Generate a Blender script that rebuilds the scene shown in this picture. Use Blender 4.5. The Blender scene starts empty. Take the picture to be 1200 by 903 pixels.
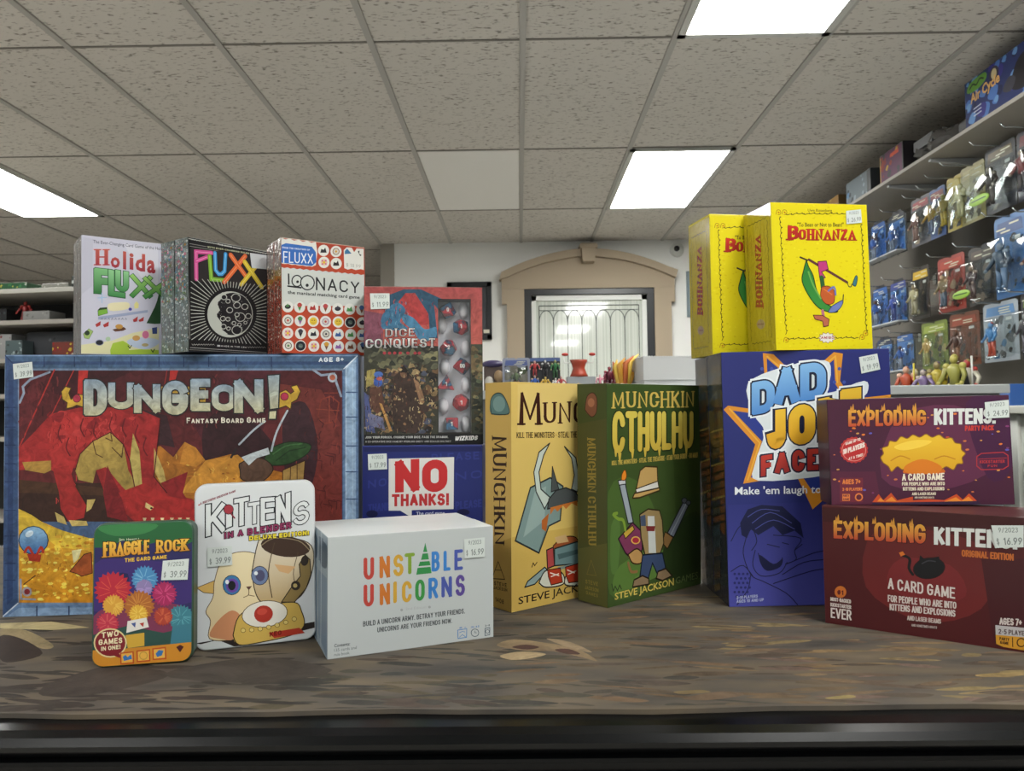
# Shop counter stacked with boxed games, ceiling-tiled store behind.
import bpy, bmesh, math, random
from mathutils import Vector, Matrix, Euler
from mathutils.geometry import tessellate_polygon
sc = bpy.context.scene
COL = sc.collection
T = 0.90                      # height of the counter top above the floor
# ---------------------------------------------------------------- camera
cam_d = bpy.data.cameras.new('camera'); cam = bpy.data.objects.new('camera', cam_d); COL.objects.link(cam)
R_ = Vector((0.99987525, 0.01024212, -0.0120244)); U_ = Vector((0.01244068, -0.04159895, 0.99905693)); F_ = Vector((-0.00973226, 0.99908189, 0.04172118))
M = Matrix.Identity(4)
for i in range(3):
    M[i][0] = R_[i]; M[i][1] = U_[i]; M[i][2] = -F_[i]
M[2][3] = T + 0.228
cam.matrix_world = M
cam_d.sensor_width = 36.0; cam_d.lens = 26.01; cam_d.clip_start = 0.01; cam_d.clip_end = 60
cam_d.dof.use_dof = True; cam_d.dof.focus_distance = 0.86; cam_d.dof.aperture_fstop = 18.0
sc.camera = cam
# ---------------------------------------------------------------- world, exposure
w = bpy.data.worlds.new('world'); sc.world = w; w.use_nodes = True
bg = w.node_tree.nodes['Background']; bg.inputs[0].default_value = (0.95, 1.0, 0.97, 1); bg.inputs[1].default_value = 0.65
sc.view_settings.view_transform = 'Standard'; sc.view_settings.look = 'None'
sc.view_settings.exposure = 0.0; sc.view_settings.gamma = 1; sc.view_settings.use_curve_mapping = False
LAMP = 29
PRINT_GAIN = 0.83
sc.cycles.max_bounces = 6; sc.cycles.diffuse_bounces = 3; sc.cycles.glossy_bounces = 3; sc.cycles.transmission_bounces = 4; sc.cycles.transparent_max_bounces = 10
sc.cycles.caustics_reflective = False; sc.cycles.caustics_refractive = False
sc.cycles.use_denoising = True

# ---------------------------------------------------------------- helpers
def lin(c):
    c = c.lstrip('#')
    v = [int(c[i:i+2], 16) / 255 for i in (0, 2, 4)]
    return tuple(x / 12.92 if x <= 0.04045 else ((x + 0.055) / 1.055) ** 2.4 for x in v)
def ink(c, g=None):
    g = PRINT_GAIN if g is None else g
    return tuple(min(0.9, x * g) for x in lin(c)) + (1.0,)
MATS = {}
def mat(name, color='#808080', rough=0.5, metal=0.0, coat=0.0, gain=None, spec=0.5, emit=0, transmission=0, alpha=1):
    if name in MATS: return MATS[name]
    m = bpy.data.materials.new(name); m.use_nodes = True; MATS[name] = m
    b = m.node_tree.nodes['Principled BSDF']
    c = ink(color, gain)
    b.inputs['Base Color'].default_value = c; b.inputs['Roughness'].default_value = rough; b.inputs['Metallic'].default_value = metal
    b.inputs['Coat Weight'].default_value = coat; b.inputs['Specular IOR Level'].default_value = spec
    if emit: b.inputs['Emission Color'].default_value = (1.0, 1.0, 0.96, 1); b.inputs['Emission Strength'].default_value = emit
    if transmission: b.inputs['Transmission Weight'].default_value = transmission
    if alpha < 1: b.inputs['Alpha'].default_value = alpha
    return m
def nodes(m):
    nt = m.node_tree; return nt, nt.nodes, nt.links, nt.nodes['Principled BSDF']
def noise_bump(m, scale, strength, detail=3, dist=0.001, coords='Object', stretch=(1, 1, 1)):
    nt, N, L, b = nodes(m)
    tc = N.new('ShaderNodeTexCoord'); mp = N.new('ShaderNodeMapping'); mp.inputs['Scale'].default_value = stretch
    n = N.new('ShaderNodeTexNoise'); n.inputs['Scale'].default_value = scale; n.inputs['Detail'].default_value = detail
    bp = N.new('ShaderNodeBump'); bp.inputs['Strength'].default_value = strength; bp.inputs['Distance'].default_value = dist
    L.new(tc.outputs[coords], mp.inputs[0]); L.new(mp.outputs[0], n.inputs['Vector']); L.new(n.outputs[0], bp.inputs['Height']); L.new(bp.outputs[0], b.inputs['Normal'])
    return n, mp
def noise_color(m, scale, stops, detail=4, stretch=(1, 1, 1), coords='Object', gain=1.0, rough=0.5):
    nt, N, L, b = nodes(m)
    tc = N.new('ShaderNodeTexCoord'); mp = N.new('ShaderNodeMapping'); mp.inputs['Scale'].default_value = stretch
    n = N.new('ShaderNodeTexNoise'); n.inputs['Scale'].default_value = scale; n.inputs['Detail'].default_value = detail; n.inputs['Roughness'].default_value = rough
    r = N.new('ShaderNodeValToRGB'); e = r.color_ramp.elements
    e[0].position, e[0].color = stops[0][0], ink(stops[0][1], gain); e[1].position, e[1].color = stops[-1][0], ink(stops[-1][1], gain)
    for p, c in stops[1:-1]:
        q = e.new(p); q.color = ink(c, gain)
    src = tc.outputs[coords] if coords != 'Position' else N.new('ShaderNodeNewGeometry').outputs['Position']
    L.new(src, mp.inputs[0]); L.new(mp.outputs[0], n.inputs['Vector']); L.new(n.outputs[0], r.inputs[0]); L.new(r.outputs[0], b.inputs['Base Color'])
    return r
def print_material(name, rough, coat, wrap=0.0):
    # printed card: ink colour is read from the mesh's print attribute; wrap = crinkled shrink film over it
    m = bpy.data.materials.new(name); m.use_nodes = True; MATS[name] = m
    nt, N, L, b = nodes(m)
    a = N.new('ShaderNodeAttribute'); a.attribute_name = 'ink'
    b.inputs['Roughness'].default_value = rough; b.inputs['Coat Weight'].default_value = coat; b.inputs['Coat Roughness'].default_value = 0.12
    b.inputs['Specular IOR Level'].default_value = 0.25
    L.new(a.outputs['Color'], b.inputs['Base Color'])
    if wrap:
        n, mp = noise_bump(m, 170, wrap, 5, 0.005, stretch=(1, 1, 0.5))
    return m
P_MATTE = print_material('printed_card', 0.5, 0.05)
P_GLOSS = print_material('laminated_print', 0.4, 0.08)
P_WRAP = print_material('print_under_crinkled_film', 0.22, 0.9, 0.9)
P_PAINT = print_material('painterly_print', 0.42, 0.08)
def mottle(m, scale, lo, hi):
    # brushy variation of the printed ink
    nt, N, L, b = nodes(m); a = next(n for n in N if n.type == 'ATTRIBUTE')
    tc = N.new('ShaderNodeTexCoord'); n1 = N.new('ShaderNodeTexNoise'); n1.inputs['Scale'].default_value = scale; n1.inputs['Detail'].default_value = 6; n1.inputs['Roughness'].default_value = .65; n1.inputs['Distortion'].default_value = 1.2
    r = N.new('ShaderNodeValToRGB'); e = r.color_ramp.elements; e[0].position = .3; e[0].color = (lo, lo, lo, 1); e[1].position = .7; e[1].color = (hi, hi, hi, 1)
    mx = N.new('ShaderNodeMix'); mx.data_type = 'RGBA'; mx.blend_type = 'MULTIPLY'; mx.inputs[0].default_value = 1
    L.new(tc.outputs['Object'], n1.inputs['Vector']); L.new(n1.outputs[0], r.inputs[0]); L.new(a.outputs['Color'], mx.inputs[6]); L.new(r.outputs[0], mx.inputs[7]); L.new(mx.outputs[2], b.inputs['Base Color'])
mottle(P_PAINT, 70, .55, 1.25)
P_TIN = print_material('printed_tinplate', 0.35, 0.1)

def tag(o, label=None, cat=None, group=None, kind=None):
    if label: o['label'] = label
    if cat: o['category'] = cat
    if group: o['group'] = group
    if kind: o['kind'] = kind
    return o
def link(name, me, parent=None, loc=None, rot=None):
    o = bpy.data.objects.new(name, me); COL.objects.link(o)
    if parent: o.parent = parent
    if loc is not None: o.location = loc
    if rot is not None: o.rotation_euler = rot
    return o
def empty(name, loc, rot=(0, 0, 0)):
    o = link(name, None, None, loc, rot); o.empty_display_size = 0.05; return o
def copy_tree(o, parent=None):
    c = o.copy(); COL.objects.link(c)
    if parent: c.parent = parent
    for ch in list(o.children): copy_tree(ch, c)
    return c
class MB:
    """collects shapes into one mesh; one material index per face"""
    def __init__(s): s.v = []; s.f = []; s.mi = []; s.sm = []; s.mats = []
    def m(s, mt):
        if mt not in s.mats: s.mats.append(mt)
        return s.mats.index(mt)
    def add(s, vs, fs, mt, smooth=False, mx=None):
        k = len(s.v); i = s.m(mt)
        s.v += [tuple(mx @ Vector(v)) if mx else tuple(v) for v in vs]
        for f in fs: s.f.append([k + q for q in f]); s.mi.append(i); s.sm.append(smooth)
    def box(s, c, d, mt, mx=None, bev=0.0):
        x, y, z = c; a, b, h = d[0] / 2, d[1] / 2, d[2] / 2
        if bev > 0:
            bm = bmesh.new(); bmesh.ops.create_cube(bm, size=1)
            for v in bm.verts: v.co = Vector((x + v.co.x * d[0], y + v.co.y * d[1], z + v.co.z * d[2]))
            bmesh.ops.bevel(bm, geom=bm.edges[:], offset=bev, segments=2, profile=0.5, affect='EDGES')
            s.bm(bm, mt, mx=mx); return
        vs = [(x + i * a, y + j * b, z + k * h) for i in (-1, 1) for j in (-1, 1) for k in (-1, 1)]
        s.add(vs, [(0, 1, 3, 2), (4, 6, 7, 5), (0, 4, 5, 1), (2, 3, 7, 6), (0, 2, 6, 4), (1, 5, 7, 3)], mt, mx=mx)
    def bm(s, bm, mt, smooth=False, mx=None):
        bm.verts.index_update()
        s.add([v.co for v in bm.verts], [[v.index for v in f.verts] for f in bm.faces], mt, smooth, mx); bm.free()
    def ball(s, c, r, mt, mx=None, seg=12):
        bm = bmesh.new(); bmesh.ops.create_uvsphere(bm, u_segments=seg, v_segments=max(6, seg * 2 // 3), radius=1)
        r = r if hasattr(r, '__len__') else (r, r, r)
        for v in bm.verts: v.co = Vector((c[0] + v.co.x * r[0], c[1] + v.co.y * r[1], c[2] + v.co.z * r[2]))
        s.bm(bm, mt, True, mx)
    def tube(s, pts, rad, mt, seg=8, mx=None, cap=True, smooth=True):
        pts = [Vector(p) for p in pts]; n = len(pts); rad = rad if hasattr(rad, '__len__') else [rad] * n
        vs = []; fs = []; up = None
        for i, p in enumerate(pts):
            d = (pts[min(i + 1, n - 1)] - pts[max(i - 1, 0)]).normalized()
            if up is None: up = Vector((0, 0, 1)) if abs(d.z) < 0.9 else Vector((1, 0, 0))
            a = d.cross(up).normalized(); b2 = a.cross(d); up = b2
            for k in range(seg):
                t = 2 * math.pi * k / seg; vs.append(p + (a * math.cos(t) + b2 * math.sin(t)) * rad[i])
        for i in range(n - 1):
            for k in range(seg):
                q = (k + 1) % seg; fs.append((i * seg + k, i * seg + q, (i + 1) * seg + q, (i + 1) * seg + k))
        if cap: fs += [tuple(range(seg))[::-1], tuple((n - 1) * seg + k for k in range(seg))]
        s.add(vs, fs, mt, smooth, mx)
    def prism(s, outline, z0, z1, mt, axis='z', mx=None):
        """closed outline in 2-D extruded along an axis (x: outline is y,z; y: outline is x,z; z: outline is x,y)"""
        def P(p, h): return {'z': (p[0], p[1], h), 'y': (p[0], h, p[1]), 'x': (h, p[0], p[1])}[axis]
        n = len(outline); vs = [P(p, z0) for p in outline] + [P(p, z1) for p in outline]
        tri = tessellate_polygon([[Vector((p[0], p[1], 0)) for p in outline]])
        fs = [tuple(t) for t in tri] + [tuple(n + q for q in t[::-1]) for t in tri]
        fs += [(i, (i + 1) % n, n + (i + 1) % n, n + i) for i in range(n)]
        s.add(vs, fs, mt, mx=mx)
    def build(s, name, parent=None, loc=None, rot=None):
        me = bpy.data.meshes.new(name); me.from_pydata(s.v, [], s.f)
        for mt in s.mats: me.materials.append(mt)
        me.polygons.foreach_set('material_index', s.mi); me.polygons.foreach_set('use_smooth', s.sm)
        bm = bmesh.new(); bm.from_mesh(me); bmesh.ops.recalc_face_normals(bm, faces=bm.faces[:]); bm.to_mesh(me); bm.free()
        me.update(); return link(name, me, parent, loc, rot)

# ---------------------------------------------------------------- lettering: a stroke alphabet on a cap height of 1
def _a(cx, cy, rx, ry, a0, a1, n=9):
    return [(cx + rx * math.cos(math.radians(a0 + (a1 - a0) * i / n)), cy + ry * math.sin(math.radians(a0 + (a1 - a0) * i / n))) for i in range(n + 1)]
G = {
 'A': (.62, [[(0, 0), (.31, 1), (.62, 0)], [(.11, .33), (.51, .33)]]),
 'B': (.56, [[(0, 0), (0, 1), (.28, 1)] + _a(.28, .76, .24, .24, 90, -90) + [(0, .52)], [(.28, .52)] + _a(.28, .26, .28, .26, 90, -90) + [(0, 0)]]),
 'C': (.58, [_a(.29, .69, .29, .31, 10, 180) + _a(.29, .31, .29, .31, 180, 350)]),
 'D': (.58, [[(0, 0), (0, 1), (.26, 1)] + _a(.26, .66, .32, .34, 90, 0) + _a(.26, .34, .32, .34, 0, -90) + [(0, 0)]]),
 'E': (.48, [[(.48, 1), (0, 1), (0, 0), (.48, 0)], [(0, .52), (.4, .52)]]),
 'F': (.46, [[(.46, 1), (0, 1), (0, 0)], [(0, .5), (.38, .5)]]),
 'G': (.6, [_a(.29, .69, .29, .31, 15, 180) + _a(.29, .31, .29, .31, 180, 360) + [(.58, .47), (.34, .47)]]),
 'H': (.58, [[(0, 0), (0, 1)], [(.58, 0), (.58, 1)], [(0, .52), (.58, .52)]]),
 'I': (.02, [[(.01, 0), (.01, 1)]]),
 'J': (.42, [[(.42, 1), (.42, .26)] + _a(.2, .26, .22, .26, 0, -170)]),
 'K': (.56, [[(0, 0), (0, 1)], [(.54, 1), (.02, .42)], [(.17, .58), (.56, 0)]]),
 'L': (.44, [[(0, 1), (0, 0), (.44, 0)]]),
 'M': (.76, [[(0, 0), (0.03, 1), (.38, .12), (.73, 1), (.76, 0)]]),
 'N': (.6, [[(0, 0), (0, 1), (.6, 0), (.6, 1)]]),
 'O': (.6, [_a(.3, .68, .3, .32, 0, 180) + _a(.3, .32, .3, .32, 180, 360) + [(.6, .68)]]),
 'P': (.54, [[(0, 0), (0, 1), (.27, 1)] + _a(.27, .73, .27, .27, 90, -90) + [(0, .46)]]),
 'Q': (.6, [_a(.3, .68, .3, .32, 0, 180) + _a(.3, .32, .3, .32, 180, 360) + [(.6, .68)], [(.36, .26), (.62, -.06)]]),
 'R': (.56, [[(0, 0), (0, 1), (.27, 1)] + _a(.27, .74, .26, .26, 90, -90) + [(0, .48)], [(.27, .48), (.56, 0)]]),
 'S': (.54, [_a(.27, .745, .25, .255, 15, 250) + _a(.27, .265, .27, .265, 80, -165)]),
 'T': (.56, [[(0, 1), (.56, 1)], [(.28, 1), (.28, 0)]]),
 'U': (.58, [[(0, 1), (0, .3)] + _a(.29, .3, .29, .3, 180, 360) + [(.58, 1)]]),
 'V': (.62, [[(0, 1), (.31, 0), (.62, 1)]]),
 'W': (.9, [[(0, 1), (.22, 0), (.45, .9), (.68, 0), (.9, 1)]]),
 'X': (.6, [[(0, 0), (.6, 1)], [(0, 1), (.6, 0)]]),
 'Y': (.6, [[(0, 1), (.3, .46), (.6, 1)], [(.3, .46), (.3, 0)]]),
 'Z': (.54, [[(0, 1), (.54, 1), (0, 0), (.54, 0)]]),
 '0': (.5, [_a(.25, .7, .25, .3, 0, 180) + _a(.25, .3, .25, .3, 180, 360) + [(.5, .7)]]),
 '1': (.2, [[(0, .8), (.18, 1), (.18, 0)]]),
 '2': (.5, [_a(.25, .72, .25, .28, 165, -30) + [(0, 0), (.5, 0)]]),
 '3': (.5, [_a(.24, .76, .24, .24, 150, -90) + _a(.24, .26, .26, .26, 90, -150)]),
 '4': (.54, [[(.4, 0), (.4, 1), (0, .3), (.54, .3)]]),
 '5': (.5, [[(.46, 1), (.06, 1), (.03, .56)] + _a(.24, .31, .26, .31, 120, -150)]),
 '6': (.5, [[(.42, 1), (.05, .45)] + _a(.25, .29, .25, .29, 150, 510)]),
 '7': (.5, [[(0, 1), (.5, 1), (.15, 0)]]),
 '8': (.5, [_a(.25, .76, .22, .24, -90, 270), _a(.25, .26, .25, .26, 90, 450)]),
 '9': (.5, [[(.08, 0), (.45, .55)] + _a(.25, .71, .25, .29, -30, 330)]),
 '.': (.02, [[(.0, 0), (.02, 0)]]), ',': (.06, [[(.06, .04), (0, -.14)]]), '!': (.02, [[(.01, 1), (.01, .32)], [(.01, .02), (.01, .0)]]),
 "'": (.02, [[(.01, 1), (.01, .75)]]), '-': (.3, [[(0, .45), (.3, .45)]]), '+': (.4, [[(0, .5), (.4, .5)], [(.2, .25), (.2, .75)]]),
 '/': (.4, [[(0, -.05), (.4, 1.05)]]), ':': (.02, [[(0, .02), (.02, .02)], [(0, .6), (.02, .6)]]), '*': (.12, [[(.0, .45), (.12, .45)]]),
 '$': (.5, [_a(.25, .72, .23, .2, 15, 250) + _a(.25, .3, .25, .22, 80, -165), [(.25, 1.08), (.25, -.08)]]),
 '#': (.5, [[(.12, 0), (.2, 1)], [(.34, 0), (.42, 1)], [(0, .33), (.5, .33)], [(0, .68), (.5, .68)]]), '&': (.6, [[(.6, 0), (.1, .75)] + _a(.25, .82, .16, .18, 200, -40) + [(.02, .3)] + _a(.25, .25, .25, .25, 170, 350)]),
}
def glyph_ribbons(text, t, style, aspect):
    """list of (quads) in a box of width aspect and height 1"""
    gap = 0.2 + t * (1.0 if 'b' not in style else 0.9); sp = 0.42
    xs = []; x = 0.0
    for ch in text:
        if ch == ' ': x += sp; continue
        g = G.get(ch.upper(), G['O']); sm = 0.78 if ('c' in style and ch.islower()) else 1.0
        xs.append((x, sm, g)); x += g[0] * sm + gap
    W = max(x - gap, 0.03)
    sx = max(0.02, aspect - t) / W if W > 0.05 else 1.0
    out = []
    for x0, sm, g in xs:
        for st in g[1]:
            pts = [((t / 2 + (x0 + p[0] * sm) * sx), (t / 2 + p[1] * (1 - t)) * sm) for p in st]
            if W <= 0.05: pts = [(aspect / 2, q[1]) for q in pts]
            if len(pts) == 2 and (Vector(pts[0]) - Vector(pts[1])).length < t: 
                c = ((pts[0][0] + pts[1][0]) / 2, (pts[0][1] + pts[1][1]) / 2); pts = [(c[0] - t / 2, c[1]), (c[0] + t / 2, c[1])]; out.append(ribbon(pts, [t, t], False)); continue
            ws = []
            n = len(pts); closed = (Vector(pts[0]) - Vector(pts[-1])).length < 1e-4
            for i in range(n):
                d = Vector(pts[min(i + 1, n - 1)]) - Vector(pts[max(i - 1, 0)])
                if closed and i in (0, n - 1): d = Vector(pts[1]) - Vector(pts[-2])
                d.normalize()
                ws.append(t if 'h' not in style else t * (0.42 + 0.58 * abs(d.y)) if d.x * d.y >= -0.15 or abs(d.x) < .05 else t * (0.5 + 0.6 * abs(d.y)))
            out.append(ribbon(pts, ws, 'r' in style, closed, True))
            if 's' in style and not closed:
                for p, q in ((pts[0], pts[1]), (pts[-1], pts[-2])):
                    dx, dy = p[0] - q[0], p[1] - q[1]
                    if abs(dy) > abs(dx) * 0.9:
                        L = t * 0.95; yy = p[1] + math.copysign(t * 0.30, dy)
                        out.append(ribbon([(p[0] - L, yy), (p[0] + L, yy)], [t * 0.34, t * 0.34], False))
                    else:
                        L = t * 0.9; out.append(ribbon([(p[0], p[1] + L * .6), (p[0], p[1] - L * .6)], [t * 0.36, t * 0.36], False))
    return out
def ribbon(pts, ws, rnd=False, closed=False, square=False):
    n = len(pts); P = [Vector(p) for p in pts]; L = []; R = []; quads = []
    nrm = []
    for i in range(n - 1):
        d = P[i + 1] - P[i]
        if d.length < 1e-9: d = Vector((1, 0))
        d.normalize(); nrm.append(Vector((-d.y, d.x)))
    for i in range(n - 1):
        # each segment mitred at gentle bends, squared at sharp ones
        a = nrm[i]
        def j(k, other, w):
            if other is None: return a * w / 2, a * w / 2
            c = a.dot(other)
            if c > 0.35:
                m = (a + other).normalized(); m = m * (w / 2 / max(0.3, m.dot(a))); return m, m
            return a * w / 2, a * w / 2
        pv = nrm[i - 1] if i > 0 else (nrm[-1] if closed else None); nx = nrm[i + 1] if i < n - 2 else (nrm[0] if closed else None)
        o0, _ = j(i, pv, ws[i]); o1, _ = j(i + 1, nx, ws[i + 1])
        e0 = Vector((0, 0)); e1 = Vector((0, 0)); d = Vector((a.y, -a.x))
        if pv is not None and a.dot(pv) <= 0.35: e0 = -d * ws[i] * 0.38
        if nx is not None and a.dot(nx) <= 0.35: e1 = d * ws[i + 1] * 0.38
        if square and not rnd and not closed:
            k = .5 if min(abs(d.x), abs(d.y)) < .2 else .32
            if i == 0: e0 = -d * ws[0] * k
            if i == n - 2: e1 = d * ws[-1] * k
        quads.append([P[i] - o0 + e0, P[i + 1] - o1 + e1, P[i + 1] + o1 + e1, P[i] + o0 + e0])
    if rnd and not closed:
        for p, a, w, sg in ((P[0], nrm[0], ws[0], -1), (P[-1], nrm[-1], ws[-1], 1)):
            d = Vector((a.y, -a.x)) * sg
            quads.append([p + a * (w / 2 * math.cos(q)) + d * (w / 2 * math.sin(q)) for q in [math.pi * k / 6 for k in range(7)]][::(1 if sg < 0 else -1)])
    return quads
def sans_polys(text, bold):
    """mixed-case text from the built-in font, as triangles in its own bounding box"""
    c = bpy.data.curves.new('txt', 'FONT'); c.body = text; c.size = 1; c.offset = bold; c.resolution_u = 2
    o = bpy.data.objects.new('txt', c); me = bpy.data.meshes.new_from_object(o)
    v = [(q.co.x, q.co.y) for q in me.vertices]; f = [[v[i] for i in p.vertices] for p in me.polygons]
    bpy.data.objects.remove(o); bpy.data.curves.remove(c); bpy.data.meshes.remove(me)
    x0 = min(p[0] for p in v); x1 = max(p[0] for p in v)
    return [[((p[0] - x0) / (x1 - x0), p[1] / 0.73) for p in q] for q in f]
def smooth_pts(pts, closed, n=5):
    k = len(pts)
    if k < 3: return pts
    out = []
    for i in range(k if closed else k - 1):
        g = (lambda j: pts[j % k]) if closed else (lambda j: pts[max(0, min(k - 1, j))])
        p0, p1, p2, p3 = g(i - 1), g(i), g(i + 1), g(i + 2)
        for s in range(n):
            t = s / n
            out.append(tuple(0.5 * (2 * p1[a] + (p2[a] - p0[a]) * t + (2 * p0[a] - 5 * p1[a] + 4 * p2[a] - p3[a]) * t * t + (3 * p1[a] - p0[a] - 3 * p2[a] + p3[a]) * t ** 3) for a in (0, 1)))
    if not closed: out.append(pts[-1])
    return out
def art_mesh(name, ops, clip, parent, to3d, material, step=2e-5, hole=None):
    """printed artwork on one face. ops are in millimetres on the face (u to the right, v up); clip = convex outline in mm"""
    bm = bmesh.new(); ly = bm.loops.layers.float_color.new('ink'); lift = [0]
    def face(pts, cols):
        if len(pts) < 3: return
        try: f = bm.faces.new([bm.verts.new((p[0], p[1], lift[0] * 1.0)) for p in pts])
        except ValueError: return
        for l, c in zip(f.loops, cols): l[ly] = c
    def poly(pts, cols):
        n = len(pts)
        if n <= 4 and n == 3: face(pts, cols); return
        for t in tessellate_polygon([[Vector((p[0], p[1], 0)) for p in pts]]): face([pts[i] for i in t], [cols[i] for i in t])
    def inks(c, n, vs=None):
        if isinstance(c, tuple) and vs is not None:
            a, b = ink(c[0]), ink(c[1]); return [tuple(a[k] + (b[k] - a[k]) * min(1, max(0, q)) for k in range(4)) for q in vs]
        return [ink(c if not isinstance(c, tuple) else c[0])] * n
    boxes = []
    def level(op):
        # an ink layer sits just above whatever it overlaps
        ps = op[-1]
        if op[0] == 'e':
            (cx, cy), (ax, ay), (bx, by) = ps; rx = abs(ax - cx) + abs(bx - cx); ry = abs(ay - cy) + abs(by - cy); b4 = (cx - rx, cy - ry, cx + rx, cy + ry)
        else:
            xs = [p[0] for p in ps]; ys = [p[1] for p in ps]; g = op[2] if op[0] == 's' else (.3 * (max(ys) - min(ys)) if op[0] == 't' and max(xs) - min(xs) > max(ys) - min(ys) else 1.5 if op[0] == 't' or op[2] else 0.05)
            if op[0] == 't' and len(op[1]) == 1: g = .25 * (max(ys) - min(ys))
            b4 = (min(xs) - g, min(ys) - g, max(xs) + g, max(ys) + g)
        z = 0
        for q, lv in boxes:
            if lv > z and q[0] < b4[2] and q[2] > b4[0] and q[1] < b4[3] and q[3] > b4[1]: z = lv
        boxes.append((b4, z + 1)); return z + 1
    for op in ops:
        k = op[0]; base = level(op); lift[0] = base
        if k == 'p':        # polygon: colour, smooth, points
            pts = op[3]
            if op[2]: pts = smooth_pts(pts, True, 4)
            ys = [p[1] for p in pts]; lo, hi = min(ys), max(ys)
            poly(pts, inks(op[1], len(pts), [(hi - y) / max(1e-6, hi - lo) for y in ys]))
        elif k == 'e':      # ellipse: colour, sides, centre and the ends of its two half axes
            (cx, cy), (ax, ay), (bx, by) = op[3]; pts = []
            for q in range(op[2]):
                an = 2 * math.pi * q / op[2]; ca, sa = math.cos(an), math.sin(an)
                pts.append((cx + (ax - cx) * ca + (bx - cx) * sa, cy + (ay - cy) * ca + (by - cy) * sa))
            ys = [p[1] for p in pts]; lo, hi = min(ys), max(ys)
            face(pts, inks(op[1], len(pts), [(hi - y) / max(1e-6, hi - lo) for y in ys]))
        elif k == 's':      # stroke: colour, width, smooth, points
            pts = op[4]
            if op[3]: pts = smooth_pts(pts, False, 4)
            for qi, q in enumerate(ribbon(pts, [op[2]] * len(pts), True)): lift[0] = base + .2 * (qi % 2); face(q, inks(op[1], len(q)))
        elif k == 't':      # lettering: text, style, weight, colour, quad (bl, br, tl, tr)
            _, text, style, wt, colr, Q = op
            b0, b1, t0, t1 = [Vector(q) for q in Q] if not isinstance(Q[0], float) else [Vector((Q[i], Q[i + 1])) for i in (0, 2, 4, 6)]
            hh = ((t0 - b0).length + (t1 - b1).length) / 2; asp = (b1 - b0).length / hh
            if 'f' in style:
                qs = [sans_polys(text, wt)]; asp = 1
            else: qs = glyph_ribbons(text, wt, style, asp)
            for ri, qd in enumerate(qs):
                for qi, q in enumerate(qd):
                    lift[0] = base + .28 * (ri % 3) + (.2 if qi == len(qd) - 1 and qi > 1 else .1 * (qi % 2))
                    pp = []; vv = []
                    for p in q:
                        u, v = p[0] / asp, p[1]; P = b0.lerp(b1, u); Tt = t0.lerp(t1, u); P = P + (Tt - P) * v; pp.append((P.x, P.y)); vv.append(1 - v)
                    face(pp, inks(colr, len(pp), vv))
    n = len(clip)
    for i in range(n):
        a = Vector(clip[i]); b2 = Vector(clip[(i + 1) % n]); d = b2 - a
        bmesh.ops.bisect_plane(bm, geom=bm.verts[:] + bm.edges[:] + bm.faces[:], dist=1e-5, plane_co=(a.x, a.y, 0), plane_no=(d.y, -d.x, 0), clear_outer=True)
    if hole:
        x0, y0, x1, y1 = hole
        for co, no in (((x0, 0, 0), (1, 0, 0)), ((x1, 0, 0), (1, 0, 0)), ((0, y0, 0), (0, 1, 0)), ((0, y1, 0), (0, 1, 0))):
            bmesh.ops.bisect_plane(bm, geom=bm.verts[:] + bm.edges[:] + bm.faces[:], dist=1e-5, plane_co=co, plane_no=no)
        kill = [f for f in bm.faces if x0 < f.calc_center_median().x < x1 and y0 < f.calc_center_median().y < y1]
        bmesh.ops.delete(bm, geom=kill, context='FACES')
    for f in bm.faces:
        f.normal_update()
        if f.normal.z < 0: f.normal_flip()
    for v in bm.verts: v.co = to3d(v.co.x / 1000, v.co.y / 1000, 0.00012 + v.co.z * step)
    me = bpy.data.meshes.new(name); bm.to_mesh(me); bm.free(); me.materials.append(material)
    return link(name, me, parent)
def parse_art(text):
    """one shape per line, coordinates in twentieths of a millimetre on the printed face"""
    out = []
    for ln in text.strip().split('\n'):
        tk = ln.split(' '); k, mode = tk[0], int(tk[1]); c = tuple(tk[2].split(',')) if ',' in tk[2] else tk[2]; tk = tk[1:]
        xy = lambda a: [(int(a[i]) / 20, int(a[i + 1]) / 20) for i in range(0, len(a) - 1, 2)]
        if k == 'p': out.append(('p', c, int(mode), xy(tk[2:])))
        elif k == 'e': out.append(('e', c, int(mode), xy(tk[2:])))
        elif k == 's': out.append(('s', c, int(tk[2]) / 20, int(mode), xy(tk[3:])))
        elif k == 'm':      # many small brush marks in a rectangle: dabs, hatching or dots
            n, seed, x0, y0, x1, y1, a, b2 = [int(q) for q in tk[2:10]]; rnd = random.Random(seed); cs = c if isinstance(c, tuple) else (c,)
            for i in range(n):
                x = rnd.uniform(x0, x1) / 20; y = rnd.uniform(y0, y1) / 20; s = rnd.uniform(a, b2) / 20; q = rnd.choice(cs); t = rnd.uniform(-.6, .6)
                if mode == 0: out.append(('p', q, 1, [(x - s, y - s * rnd.uniform(.1, .8)), (x - s * .2, y + s * rnd.uniform(.4, 1)), (x + s, y + s * t), (x + s * .4, y - s * rnd.uniform(.4, 1))]))
                elif mode == 1: out.append(('s', q, max(.25, s * .16), 0, [(x, y), (x + s * t, y - s * .5), (x + s * t * .6, y - s)]))
                else: out.append(('e', q, 6, [(x, y), (x + s, y + s * t * .3), (x - s * t * .2, y + s * .55)]))
        else: out.append(('t', ' '.join(tk[11:]), ''.join(q for q, v in (('f', 1), ('s', 2), ('h', 4), ('r', 8), ('c', 16)) if mode & v), float(tk[2]), c, xy(tk[3:11])))
    return out
def front3d(u, v, h): return Vector((u, -h, v))
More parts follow.
